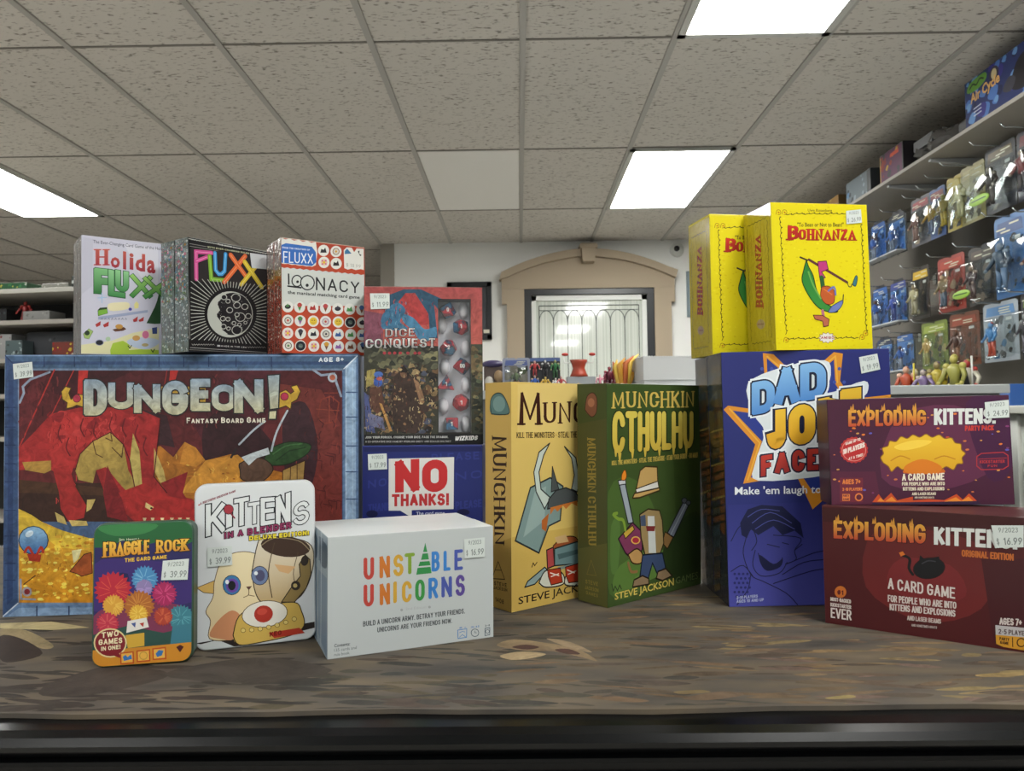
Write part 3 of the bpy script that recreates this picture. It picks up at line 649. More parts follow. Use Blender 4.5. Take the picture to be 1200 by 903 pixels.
ART['puppet_tin'] = '''p 0 2b2858 0 0 1786 0 1786 2646 0 2646
p 0 275e36 -60 2776 1831 2695 1799 2250 1535 2129 1238 2277 902 2205 526 2311 237 2193 11 2205
p 1 3a7a46 108 2594 1108 2593 900 2425 358 2407
p 1 3a2a6a 36 1899 696 1951 1751 1719 1754 1101 50 1033
p 1 24224c 123 1590 616 1693 540 1175 129 1200
p 1 7a3450 31 948 540 1175 1248 1132 1713 928 1759 313 19 434
p 0 2e4c44 16 606 628 737 1253 565 1766 662 1768 291 20 328
p 0 4a86b4 1119 1569 1158 1530 1104 1513 1139 1462 1087 1457 1102 1403 1044 1422 1050 1359 1007 1373 988 1333 949 1361 920 1326 891 1372 852 1341 838 1398 789 1374 781 1421 736 1425 748 1475 699 1487 717 1529 679 1557 708 1592 678 1630 724 1650 696 1698 749 1702 733 1757 782 1749 784 1801 832 1775 846 1828 888 1782 914 1834 943 1783 983 1821 1002 1775 1046 1787 1040 1724 1099 1737 1076 1679 1137 1674 1113 1630 1157 1603
s 0 7ab0d0 13 908 1531 849 1409
s 0 7ab0d0 13 870 1594 751 1668
s 0 7ab0d0 13 870 1574 736 1595
s 0 7ab0d0 13 891 1539 790 1453
s 0 7ab0d0 13 966 1577 1096 1532
s 0 7ab0d0 13 934 1531 944 1390
s 0 7ab0d0 13 876 1556 747 1526
s 0 7ab0d0 13 932 1531 936 1390
s 0 7ab0d0 13 885 1620 824 1750
s 0 7ab0d0 13 910 1531 854 1407
s 0 7ab0d0 13 888 1542 780 1465
s 0 7ab0d0 13 916 1631 950 1765
s 0 7ab0d0 13 897 1536 809 1435
s 0 7ab0d0 13 872 1601 764 1692
s 0 7ab0d0 13 957 1606 1085 1643
s 0 7ab0d0 13 956 1548 1041 1432
p 0 8a7aa8 1035 1407 1068 1382 1033 1370 1056 1337 1026 1331 1032 1299 999 1304 998 1270 965 1290 957 1252 930 1280 912 1248 894 1284 868 1258 858 1293 827 1280 830 1321 792 1313 798 1345 767 1354 779 1381 754 1400 772 1422 754 1447 781 1462 766 1492 793 1500 790 1530 828 1517 823 1559 856 1540 864 1576 889 1560 909 1581 928 1554 954 1571 963 1535 995 1549 1000 1519 1029 1516 1022 1484 1054 1475 1041 1447 1068 1429
s 0 a08cc0 13 902 1383 857 1307
s 0 a08cc0 13 922 1383 931 1290
s 0 a08cc0 13 881 1405 793 1403
s 0 a08cc0 13 932 1388 970 1302
s 0 a08cc0 13 887 1393 809 1357
s 0 a08cc0 13 941 1420 1030 1410
s 0 a08cc0 13 895 1386 834 1325
s 0 a08cc0 13 942 1411 1026 1376
s 0 a08cc0 13 941 1403 1017 1350
s 0 a08cc0 13 926 1384 947 1293
s 0 a08cc0 13 917 1446 958 1525
s 0 a08cc0 13 890 1390 817 1344
s 0 a08cc0 13 903 1383 859 1306
s 0 a08cc0 13 937 1394 993 1319
s 0 a08cc0 13 942 1416 1029 1395
s 0 a08cc0 13 883 1401 797 1388
p 0 b02838 635 1387 700 1332 620 1309 674 1236 590 1238 623 1154 543 1178 551 1092 487 1121 464 1056 406 1121 369 1047 330 1129 274 1068 252 1142 186 1115 189 1197 113 1185 117 1248 60 1273 109 1338 32 1372 83 1419 30 1473 86 1505 55 1568 129 1574 106 1650 166 1650 177 1713 244 1678 264 1750 321 1689 359 1759 399 1690 455 1740 471 1651 543 1693 543 1614 617 1622 591 1545 670 1533 645 1474 699 1434
s 0 d05040 13 397 1462 529 1594
s 0 d05040 13 296 1407 115 1470
s 0 d05040 13 430 1385 599 1285
s 0 d05040 13 363 1332 309 1147
s 0 d05040 13 368 1331 328 1142
s 0 d05040 13 382 1333 383 1136
s 0 d05040 13 372 1331 346 1138
s 0 d05040 13 410 1451 571 1543
s 0 d05040 13 407 1345 484 1159
s 0 d05040 13 428 1376 586 1256
s 0 d05040 13 425 1429 610 1451
s 0 d05040 13 302 1435 156 1570
s 0 d05040 13 431 1402 615 1346
s 0 d05040 13 309 1366 133 1312
s 0 d05040 13 419 1440 596 1495
s 0 d05040 13 325 1464 264 1655
p 0 d09a3a 546 1110 572 1079 539 1060 557 1023 515 1019 527 975 480 990 485 939 444 965 434 918 403 941 379 913 354 943 323 925 307 960 272 952 273 999 229 994 237 1034 198 1045 214 1080 181 1103 210 1131 181 1162 212 1181 196 1218 237 1222 225 1265 265 1260 267 1302 304 1285 318 1323 351 1288 373 1328 398 1298 429 1317 446 1282 481 1289 476 1238 524 1248 521 1210 555 1196 542 1161 572 1138
s 0 e0b450 13 357 1158 330 1272
s 0 e0b450 13 414 1106 509 1040
s 0 e0b450 13 408 1142 511 1176
s 0 e0b450 13 404 1089 457 984
s 0 e0b450 13 415 1125 524 1108
s 0 e0b450 13 356 1158 329 1272
s 0 e0b450 13 413 1103 501 1027
s 0 e0b450 13 396 1083 424 969
s 0 e0b450 13 350 1153 302 1261
s 0 e0b450 13 340 1140 256 1221
s 0 e0b450 13 375 1162 402 1272
s 0 e0b450 13 412 1136 520 1149
s 0 e0b450 13 384 1079 377 965
s 0 e0b450 13 416 1117 521 1077
s 0 e0b450 13 411 1137 518 1153
s 0 e0b450 13 415 1114 519 1068
p 0 a02858 1469 1272 1497 1236 1444 1220 1479 1171 1436 1162 1444 1116 1399 1120 1394 1074 1353 1089 1335 1049 1297 1083 1270 1043 1241 1079 1205 1057 1192 1114 1145 1089 1141 1138 1095 1137 1111 1188 1059 1197 1076 1237 1040 1263 1070 1296 1039 1332 1084 1351 1057 1396 1105 1402 1092 1452 1148 1434 1141 1494 1191 1460 1200 1519 1238 1486 1265 1525 1293 1481 1331 1512 1349 1470 1391 1480 1394 1430 1441 1432 1421 1379 1478 1372 1449 1329 1497 1305
s 0 c84878 13 1273 1332 1321 1453
s 0 c84878 13 1222 1294 1105 1356
s 0 c84878 13 1314 1278 1436 1227
s 0 c84878 13 1292 1323 1387 1408
s 0 c84878 13 1289 1325 1378 1416
s 0 c84878 13 1308 1257 1397 1155
s 0 c84878 13 1223 1300 1113 1377
s 0 c84878 13 1234 1254 1120 1200
s 0 c84878 13 1279 1330 1341 1443
s 0 c84878 13 1250 1241 1173 1140
s 0 c84878 13 1273 1236 1252 1106
s 0 c84878 13 1222 1283 1096 1317
s 0 c84878 13 1313 1291 1441 1273
s 0 c84878 13 1306 1255 1390 1147
s 0 c84878 13 1303 1250 1374 1134
s 0 c84878 13 1234 1320 1168 1439
p 0 a8642c 1069 1078 1104 1033 1049 1009 1082 954 1020 949 1039 886 985 889 978 834 926 856 905 804 857 861 826 797 791 841 746 815 731 884 673 854 675 921 612 913 619 968 568 986 601 1038 544 1068 580 1108 543 1152 606 1172 565 1231 615 1244 607 1299 673 1280 667 1351 727 1312 740 1382 786 1338 819 1389 853 1329 899 1372 918 1312 973 1333 982 1278 1035 1274 1024 1217 1079 1200 1034 1145 1103 1118
s 0 c8863c 13 802 1040 706 917
s 0 c8863c 13 768 1113 635 1209
s 0 c8863c 13 766 1092 612 1133
s 0 c8863c 13 810 1151 819 1315
s 0 c8863c 13 766 1091 612 1130
s 0 c8863c 13 873 1063 990 944
s 0 c8863c 13 825 1034 788 877
s 0 c8863c 13 855 1139 977 1234
s 0 c8863c 13 788 1049 662 961
s 0 c8863c 13 829 1151 887 1300
s 0 c8863c 13 879 1094 1034 1052
s 0 c8863c 13 783 1138 707 1287
s 0 c8863c 13 797 1148 768 1311
s 0 c8863c 13 779 1134 689 1274
s 0 c8863c 13 801 1040 705 918
s 0 c8863c 13 871 1120 1023 1153
p 0 d8a83a 956 932 985 905 958 887 972 856 932 854 945 814 912 816 908 782 876 795 863 763 834 788 814 759 793 794 765 770 756 814 720 794 716 830 682 831 693 869 654 876 671 907 640 926 674 950 639 978 680 990 653 1027 695 1027 679 1069 712 1066 716 1101 753 1077 761 1120 788 1100 810 1124 830 1088 859 1114 871 1077 905 1089 904 1048 943 1053 935 1017 970 1007 944 974 984 957
s 0 e8c458 13 783 923 693 895
s 0 e8c458 13 844 953 940 959
s 0 e8c458 13 827 908 844 807
s 0 e8c458 13 792 973 761 1071
s 0 e8c458 13 796 910 730 841
s 0 e8c458 13 801 908 748 827
s 0 e8c458 13 846 934 936 887
s 0 e8c458 13 847 935 936 890
s 0 e8c458 13 845 950 942 947
s 0 e8c458 13 829 972 897 1039
s 0 e8c458 13 823 975 877 1055
s 0 e8c458 13 824 975 882 1052
s 0 e8c458 13 845 949 942 944
s 0 e8c458 13 831 910 861 811
s 0 e8c458 13 782 962 714 1040
s 0 e8c458 13 777 943 683 974
p 0 3c7a88 1764 815 1801 778 1765 755 1782 712 1737 704 1746 656 1703 657 1695 614 1645 647 1634 589 1596 622 1568 583 1539 625 1501 598 1483 643 1440 631 1437 681 1389 680 1395 725 1352 740 1383 784 1333 808 1360 841 1332 878 1380 897 1351 943 1398 950 1386 1000 1430 998 1437 1042 1481 1023 1498 1068 1537 1027 1564 1073 1591 1021 1631 1059 1644 1004 1692 1027 1695 976 1744 978 1740 934 1781 916 1763 876 1800 848
s 0 5a9aa4 13 1528 802 1405 764
s 0 5a9aa4 13 1528 802 1405 764
s 0 5a9aa4 13 1586 871 1671 969
s 0 5a9aa4 13 1556 781 1495 665
s 0 5a9aa4 13 1526 805 1400 776
s 0 5a9aa4 13 1613 821 1737 766
s 0 5a9aa4 13 1585 782 1604 646
s 0 5a9aa4 13 1520 844 1407 920
s 0 5a9aa4 13 1550 875 1539 1012
s 0 5a9aa4 13 1530 863 1459 982
s 0 5a9aa4 13 1535 793 1425 727
s 0 5a9aa4 13 1611 839 1743 834
s 0 5a9aa4 13 1532 865 1467 987
s 0 5a9aa4 13 1592 786 1634 654
s 0 5a9aa4 13 1609 805 1710 711
s 0 5a9aa4 13 1613 832 1743 807
p 0 a84030 1405 860 1425 833 1398 816 1411 784 1376 779 1384 742 1345 752 1347 710 1309 735 1301 691 1272 723 1252 687 1231 726 1202 698 1188 729 1157 722 1151 756 1119 759 1124 793 1091 804 1117 838 1077 855 1109 879 1076 907 1113 921 1090 956 1120 965 1116 998 1158 986 1154 1030 1186 1017 1199 1049 1228 1025 1249 1053 1270 1020 1298 1043 1313 1012 1344 1018 1342 976 1383 982 1373 945 1410 936 1385 903 1425 885
s 0 c86040 13 1279 847 1342 765
s 0 c86040 13 1285 861 1372 809
s 0 c86040 13 1236 838 1174 764
s 0 c86040 13 1276 843 1326 752
s 0 c86040 13 1283 854 1361 787
s 0 c86040 13 1285 869 1381 839
s 0 c86040 13 1242 835 1194 750
s 0 c86040 13 1278 891 1367 926
s 0 c86040 13 1240 906 1237 1008
s 0 c86040 13 1246 907 1262 1006
s 0 c86040 13 1231 902 1200 1001
s 0 c86040 13 1284 878 1382 873
s 0 c86040 13 1276 893 1362 935
s 0 c86040 13 1244 907 1252 1007
s 0 c86040 13 1218 886 1140 953
s 0 c86040 13 1238 905 1230 1007
p 0 b83448 453 791 482 759 443 741 466 701 423 697 435 652 387 666 391 614 354 629 339 593 305 625 281 588 257 637 223 600 212 651 170 629 164 670 126 672 141 718 93 726 118 764 76 786 105 814 75 847 107 866 91 904 137 907 121 954 166 943 165 991 206 969 217 1013 253 971 275 1019 301 987 333 1006 342 952 386 977 394 938 431 934 414 887 464 880 434 841 481 820
s 0 d05a5a 13 302 836 390 904
s 0 d05a5a 13 296 840 372 923
s 0 d05a5a 13 283 760 266 643
s 0 d05a5a 13 239 820 146 895
s 0 d05a5a 13 237 800 125 823
s 0 d05a5a 13 270 846 278 964
s 0 d05a5a 13 295 762 311 643
s 0 d05a5a 13 297 840 374 922
s 0 d05a5a 13 319 800 429 762
s 0 d05a5a 13 267 845 266 965
s 0 d05a5a 13 314 820 425 838
s 0 d05a5a 13 316 816 429 822
s 0 d05a5a 13 248 775 149 727
s 0 d05a5a 13 302 836 390 905
s 0 d05a5a 13 299 838 380 916
s 0 d05a5a 13 243 828 165 921
p 0 dcd8d0 627 823 958 867 1002 691 609 609
p 0 4a5c94 690 776 772 792 761 694
p 0 a83c30 835 767 917 783 902 697
p 0 c8a03a 589 567 919 588 922 350 633 327
p 0 3c7484 1420 685 1757 706 1759 335 1380 340
p 0 c4842c -41 332 551 324 1780 364 1846 -171 -34 -73
e 24 d8c890 332 447 620 427 336 181
e 24 7a2028 332 447 595 429 335 207
p 0 7a2028 470 274 553 140 388 216
t 0 e6dcb4 0.2 180 543 474 566 178 646 473 670 TWO
t 0 e6dcb4 0.2 133 418 541 432 131 521 540 536 GAMES
t 0 e6dcb4 0.2 175 312 510 327 174 389 509 405 IN ONE!
p 0 b04a20 503 259 741 268 752 44 514 44
p 0 dca84a 528 236 721 244 727 71 534 68
p 0 b04a20 786 278 1026 287 1037 62 797 62
p 0 dca84a 811 254 1006 262 1012 89 817 86
p 0 b04a20 1064 297 1305 306 1316 80 1074 80
p 0 dca84a 1089 273 1285 281 1290 108 1095 105
p 0 3a6ea8 553 183 602 213 635 168 696 215 718 128 574 104
e 16 b09040 912 174 986 169 912 96
e 16 dca84a 912 174 970 170 912 114
p 0 3a6ea8 1123 193 1181 258 1264 239 1236 155 1153 131
p 0 4a2020 1486 289 1557 327 1624 288 1558 188
t 1 d8dcc0 0 451 2306 546 2310 450 2358 546 2363 Jim
t 1 d8dcc0 0 588 2308 809 2315 587 2352 808 2359 Henson s
t 6 3a2810 0.268 166 1995 1025 2024 162 2318 1022 2324 FRAGGLE
t 6 e8bc4a,c8882c 0.18 182 2013 1009 2041 178 2301 1006 2305 FRAGGLE
t 6 3a2810 0.277 1099 2028 1704 2053 1096 2315 1702 2307 ROCK
t 6 e8bc4a,c8882c 0.19 1114 2044 1689 2068 1111 2300 1688 2291 ROCK
t 0 d8b03a 0.24 560 1906 1304 1937 559 1980 1303 2004 THE CARD GAME'''
ART['kitten_tin'] = '''p 0 d2d6d8 0 0 2316 0 2316 3270 0 3270
p 0 2a2220 9 173 595 211 2357 358 2356 237 771 13 419 55
p 0 ccd2d2 8 127 420 194 727 28 419 -28 30 9
p 0 d8b060 490 1491 358 1363 33 1253 162 1149 357 1107 445 1168
s 0 4a3420 13 490 1491 358 1363 33 1253 162 1149 357 1107 445 1168 490 1491
p 1 e4d6ae,dcc69a 425 1590 558 1813 824 1896 1094 1856 1320 1705 1385 1270 1315 849 1133 725 997 504 683 187 268 235 290 579 204 774 335 1039 358 1316
s 1 5a4630 14 425 1590 558 1813 824 1896 1094 1856 1320 1705 1385 1270 1315 849 1133 725 997 504 683 187 268 235 290 579 204 774 335 1039 358 1316 425 1590
p 1 c88a62 421 565 686 747 863 565 728 182 464 212 268 304
e 16 1c2430 688 1249 861 1233 687 1047
e 16 3a78a8 688 1249 848 1234 687 1061
e 16 6a48a0 697 1238 817 1227 696 1098
e 16 14181c 688 1239 759 1233 687 1145
e 16 e8f0f0 600 1318 635 1314 600 1275
p 0 5a3a30 955 1191 1067 1195 1009 1115
s 1 5a4630 14 1009 1115 999 1022 909 983
s 1 5a4630 14 999 1022 1111 987
p 1 d8cfba,b49a6a 1069 1488 1185 2049 1322 2158 1876 2095 2228 1923 2272 1530 2126 1058 1867 818 1314 825 1134 1056
s 1 3a2e20 19 1069 1488 1185 2049 1322 2158 1876 2095 2228 1923 2272 1530 2126 1058 1867 818 1314 825 1134 1056 1069 1488
e 20 3c2a20 1726 1937 2210 1847 1703 1728
s 1 8a7a60 19 1253 1996 1505 2121 1969 2039 2194 1828
e 16 2a2a34 1218 1390 1386 1375 1217 1195
e 16 6a7a9c 1218 1390 1372 1376 1217 1210
e 16 4a4a68 1227 1389 1318 1381 1226 1275
e 16 dce4e8 1146 1444 1182 1440 1145 1406
s 1 4a3a28 19 1505 2025 1387 1461 1452 931
s 1 4a3a28 14 1968 1797 1871 1371 1961 977
p 0 c8a070 1502 1594 1919 1512 1778 1379 1593 1443
p 0 8a7444 1989 1554 2108 1738 2202 1633 2223 1340 2126 1058 1890 792 1635 817 1822 1087 2011 1311
s 0 2a2018 19 1989 1554 2108 1738 2202 1633 2223 1340 2126 1058 1890 792 1635 817 1822 1087 2011 1311 1989 1554
e 16 2a2018 2098 1618 2172 1598 2079 1514
e 16 2a2018 1916 1126 2009 1118 1915 1030
e 16 b09a60 1906 1127 1948 1123 1906 1084
p 1 c8a854 706 255 818 617 1133 749 1867 794 2029 585 2073 292 1815 129 1219 55 816 55
s 1 3a2e1a 19 706 255 818 617 1133 749 1867 794 2029 585 2073 292 1815 129 1219 55 816 55 706 255
e 24 4a3e28 1313 612 1754 631 1348 341
e 24 dcd8cc 1313 612 1740 630 1346 355
e 18 a83428 1286 615 1464 636 1319 444
e 16 c0483a 1259 665 1357 677 1272 599
e 16 4a3a1c 897 330 946 325 897 283
e 16 d8c070 897 330 937 326 897 293
e 16 4a3a1c 1058 322 1108 316 1058 275
e 16 d8c070 1058 322 1099 317 1058 284
e 16 4a3a1c 1221 325 1271 319 1221 277
e 16 d8c070 1221 325 1262 320 1221 287
e 16 4a3a1c 1384 339 1435 333 1384 291
e 16 d8c070 1384 339 1425 334 1384 301
e 16 4a3a1c 1549 364 1600 359 1549 317
e 16 d8c070 1549 364 1590 360 1549 326
e 16 4a3a1c 1715 402 1766 396 1715 354
e 16 d8c070 1715 402 1757 397 1715 364
e 16 4a3a1c 1883 451 1934 445 1882 403
e 16 d8c070 1883 451 1925 446 1882 413
p 0 b03828 1379 226 1979 264 2095 145 1493 108
t 0 7a1c18 0.25 1401 147 1631 159 1402 242 1631 254 KEO
s 0 a83038 23 80 2876 97 2884
t 0 7a2030 0.22 106 2875 767 3102 106 2926 767 3145 A BROTHERS KNUDSON GAME
t 0 20242a 0.213 186 2212 600 2299 188 2893 603 2939 K
t 0 d8dcdc 0.15 208 2242 577 2320 210 2873 579 2909 K
t 0 20242a 0.492 563 2349 716 2407 564 2705 718 2745 I
t 0 d8dcdc 0.4 586 2385 693 2425 587 2686 694 2708 I
e 16 3a1a20 632 2759 730 2753 632 2655
e 16 a03440 632 2759 717 2754 632 2670
s 0 7a2030 28 672 2677 747 2577
t 0 20242a 0.213 717 2373 1036 2422 719 2975 1039 3020 T
t 0 d8dcdc 0.15 737 2398 1015 2441 740 2956 1018 2994 T
t 0 20242a 0.213 990 2403 1258 2440 992 2876 1261 2906 T
t 0 d8dcdc 0.15 1006 2423 1242 2455 1008 2861 1244 2886 T
t 0 20242a 0.213 1220 2364 1547 2397 1224 2973 1551 2982 E
t 0 d8dcdc 0.15 1242 2388 1526 2418 1245 2953 1529 2956 E
t 0 20242a 0.213 1512 2343 1845 2377 1516 2977 1850 3073 N
t 0 d8dcdc 0.15 1535 2369 1822 2398 1538 2956 1827 3047 N
t 0 20242a 0.213 1862 2327 2205 2379 1865 2787 2210 2901 S
t 0 d8dcdc 0.15 1878 2346 2189 2394 1881 2772 2193 2881 S
t 0 20181c 0.367 539 2167 1852 2289 539 2314 1853 2449 IN A BLENDER
t 0 8a3058 0.24 550 2180 1840 2300 551 2303 1841 2436 IN A BLENDER
t 0 2a2818 0.419 1008 2098 2198 2130 1008 2209 2199 2244 DELUXE EDITION!
t 0 e0cc3a 0.28 1018 2109 2187 2140 1019 2199 2188 2233 DELUXE EDITION!'''
ART['rainbow'] = '''p 0 b8bebe 0 0 3394 0 3394 2302 0 2302
t 8 b4443a 0.17 685 1434 891 1430 683 1861 890 1860 U
t 8 c0702e 0.17 996 1435 1206 1432 995 1867 1205 1865 N
t 8 c49a38 0.17 1269 1446 1478 1443 1269 1870 1477 1869 S
t 8 7c9a38 0.17 1499 1462 1710 1464 1498 1878 1709 1883 T
t 8 3c7cc0 0.17 2055 1470 2228 1471 2055 1871 2228 1874 B
t 8 3c7cc0 0.17 2306 1464 2458 1461 2306 1868 2459 1867 L
t 8 4a58a0 0.17 2537 1454 2726 1454 2538 1871 2726 1873 E
p 0 35864a 1923 2061 1879 1880 1967 1873
p 0 35864a 1868 1849 1978 1846 2000 1723 1835 1726
p 0 35864a 1813 1691 2011 1690 2033 1604 1780 1604
p 0 35864a 1764 1574 2033 1572 2055 1444 1737 1441
t 8 b4443a 0.17 686 916 888 915 685 1342 886 1343 U
t 8 c0702e 0.17 1002 913 1207 911 1001 1332 1206 1334 N
t 8 c49a38 0.17 1281 924 1334 929 1280 1347 1333 1353 I
t 8 c49a38 0.17 1446 917 1645 917 1445 1332 1645 1334 C
t 8 3c8a44 0.17 1715 920 1912 921 1715 1338 1912 1341 O
t 8 3c7cc0 0.17 1989 934 2194 934 1989 1349 2194 1352 R
t 8 4a58a0 0.17 2261 938 2486 925 2261 1356 2486 1346 N
t 8 5a4a90 0.17 2559 929 2765 929 2560 1356 2766 1359 S
e 16 9a9c9c 1441 778 1468 775 1441 752
e 16 9a9c9c 2011 774 2039 771 2011 748
t 1 a8aaaa 0 1521 764 1945 760 1521 816 1945 813 2nd Edition
t 8 4c5052 0.17 677 542 2764 565 677 643 2764 667 BUILD A UNICORN ARMY. BETRAY YOUR FRIENDS.
t 8 4c5052 0.17 956 397 2491 404 956 494 2491 499 UNICORNS ARE YOUR FRIENDS NOW.
t 1 3c4042 0.02 129 218 429 220 128 278 429 280 Contents:
t 1 5c6062 0 129 134 556 133 129 193 556 194 135 cards and
t 1 5c6062 0 129 49 420 51 129 109 419 111 rule book
s 0 3a78b8 14 2610 246 2804 250 2798 79 2615 75 2610 246
s 0 3a78b8 11 2649 188 2706 208 2764 191
s 0 3a78b8 11 2649 98 2706 144 2775 93
e 16 3c4a58 2982 148 3072 137 2982 65
e 16 b8bebe 2982 148 3058 139 2982 78
s 0 3c4a58 11 2982 186 2982 148 3017 144
s 0 3c4a58 14 3204 213 3310 212 3309 71 3204 62 3204 213
e 16 3c4a58 3257 142 3304 137 3257 99
e 16 b8bebe 3257 142 3292 138 3257 110
t 0 4a78b8 0.2 2890 250 3076 250 2890 288 3076 288 15-45
t 0 4c5052 0.2 3204 246 3310 244 3204 284 3310 282 2-8
t 0 4a78b8 0.2 2644 269 2798 267 2644 301 2798 299 8+'''
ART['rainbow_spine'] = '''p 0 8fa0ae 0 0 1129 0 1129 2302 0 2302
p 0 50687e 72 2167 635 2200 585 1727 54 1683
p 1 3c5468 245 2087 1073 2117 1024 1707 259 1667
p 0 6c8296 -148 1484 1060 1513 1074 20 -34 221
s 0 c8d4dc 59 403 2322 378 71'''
ART['blue_square'] = '''p 0 1f2766 0 0 2977 0 2977 3882 0 3882
t 0 2a3478 0.2 145 2831 605 2894 145 3026 605 3089 NO
t 0 2a3478 0.2 605 3348 1393 3409 606 3544 1393 3604 THANKS
t 0 2a3478 0.2 1720 3472 2896 3530 1721 3667 2897 3725 PLEASE
t 0 2a3478 0.2 2307 3015 2958 3077 2307 3210 2960 3271 NO
t 0 2a3478 0.2 145 2247 801 2310 145 2442 801 2504 THANKS
t 0 2a3478 0.2 2303 2305 2954 2367 2304 2498 2955 2560 PLEASE
p 0 171d52 46 3840 2963 3841 2962 3724 46 3729
s 0 4a569c 16 6 3873 2976 3873
p 0 d0d0cc 658 3556 2277 3586 2258 2318 1226 2295 1226 2115 945 2283 657 2284
t 0 b82a2c 0.27 815 2724 1417 2748 816 3516 1419 3552 N
t 0 b82a2c 0.27 1483 2721 2110 2745 1485 3512 2113 3548 O
t 0 b02a2c 0.23 736 2388 2147 2408 736 2686 2149 2706 THANKS!
t 1 c8ccd8 0.01 1337 2166 1520 2178 1337 2256 1520 2269 The
t 1 c8ccd8 0.01 1559 2178 2042 2189 1560 2262 2042 2273 card game
e 16 10143c 244 2208 388 2208 244 2118
e 16 10143c 2498 2240 2654 2239 2498 2162'''
ART['dice_cover'] = '''p 0 2a2824 0 0 2964 0 2964 3979 0 3979
p 0 a04848,b05a50 -18 3990 2988 4015 2989 2529 2690 2384 1834 2478 -18 2521
p 0 7c4858 -18 3373 471 3281 470 2522 -18 2473
p 1 a83c3c 940 3810 1412 3671 1742 3243 1504 3002 1127 3191 893 3523
p 0 2c5068 612 3759 988 3906 1412 3911 1933 3676 1861 3387 1743 3530 1834 2669 1645 2716 1600 3290 1270 3813 1034 3811 799 3522 635 3425
p 1 4a7ea0 939 3285 1221 3191 1504 2906 1788 2956 1763 2669 1408 2620 1221 2857 986 3071
p 1 3c6c8c 471 3281 799 3570 1034 3381 892 3094 1080 2904 471 2901
m 1 23405a,6a94a8,34586c 60 12 517 2997 1081 3668 28 85
m 1 8c3034,b84a44,6c2c3c 40 13 52 2521 1791 3819 47 113
p 0 3a3a30 -18 2521 470 2427 1407 2239 1833 2287 1825 243 -18 263
p 0 7c7858 1360 2239 1833 2358 1832 2096 1454 2096
p 1 4a4a3c 144 2285 1266 2191 1030 1859 330 1859
m 0 4a382c,6a5038,2a2420,8a7250,3c3844,5a4438,1e1c1c,7c6848,4c5060,a08a64,3a2c28 260 14 24 310 1808 2001 28 112
m 0 5a5a48,3c3c30,6c6a50,2e3028 60 15 24 1954 1810 2454 37 122
p 0 3c2e28 749 1717 984 1930 1264 1621 1498 1146 1449 484 1261 297 747 349 655 1056
e 16 7a5a44 983 1788 1068 1787 983 1674
p 0 241c18 866 1859 984 2001 1124 1811 1086 1621 1054 1811 913 1811
p 0 8a6a50 1218 1669 1358 1573 1498 1146 1380 1052
p 0 5a3c30 144 1436 423 1482 515 963 329 776 144 965
p 0 4c5480 5 1342 98 1248 283 307 52 356
p 0 6a6c88 98 825 469 681 515 398 144 496
p 0 b88a50 376 1058 446 1034 701 350 631 350
p 0 a89a58 75 1860 284 1907 237 1529 52 1436
e 16 4a6cb0 358 1765 470 1765 358 1689
e 16 3a58a0 348 1576 460 1576 348 1454
e 16 b05a50 386 1661 460 1661 386 1614
m 1 b09a70,181616,8a7458,5a2c24,c8b48a,101010 230 16 24 310 1808 1905 28 93
m 0 b09a70,5a3c2c,8a6a4c 30 17 747 490 1454 1906 18 47
p 0 3c4034 2667 2528 2979 2529 2974 231 2654 235
p 1 6a5a40 2691 2480 2953 2192 2949 1617 2687 1809
m 0 7a7050,2a2c24,505844,46402e 60 18 2678 282 2959 2456 28 86
s 0 a87870 14 -4 3962 2964 3976
p 0 141416 -18 273 2974 255 2972 -45 -18 -27
t 6 2a1c1c 0.277 519 2689 1280 2712 519 2923 1280 2947 DICE
t 6 dcdcd8,a8a8a8 0.19 531 2702 1267 2724 531 2911 1268 2934 DICE
t 6 2a1c1c 0.277 28 2397 1791 2425 28 2672 1792 2693 CONQUEST
t 6 e0e0dc,a4a4a4 0.19 42 2412 1777 2439 42 2658 1777 2678 CONQUEST
e 16 a83c44 507 2299 549 2299 507 2261
e 16 a83c44 633 2299 675 2299 633 2261
e 16 a83c44 760 2300 802 2300 759 2262
e 16 a83c44 900 2300 942 2300 900 2262
e 16 a83c44 1088 2300 1130 2300 1088 2262
e 16 a83c44 1266 2300 1309 2300 1266 2262
e 16 a83c44 1370 2300 1412 2300 1370 2262
t 0 b8b8b4 0.22 38 178 2084 165 38 235 2085 222 JOIN YOUR FORCES. CHOOSE YOUR DICE. FACE THE DRAGON.
t 0 9c9c98 0.22 38 76 2155 60 38 122 2155 107 A CO-OPERATIVE DICE GAME BY STERLING EMERY AND EDWARD BOLTNEY
t 0 e4e4e0 0.26 2240 97 2811 109 2269 210 2840 223 WIZKIDS'''
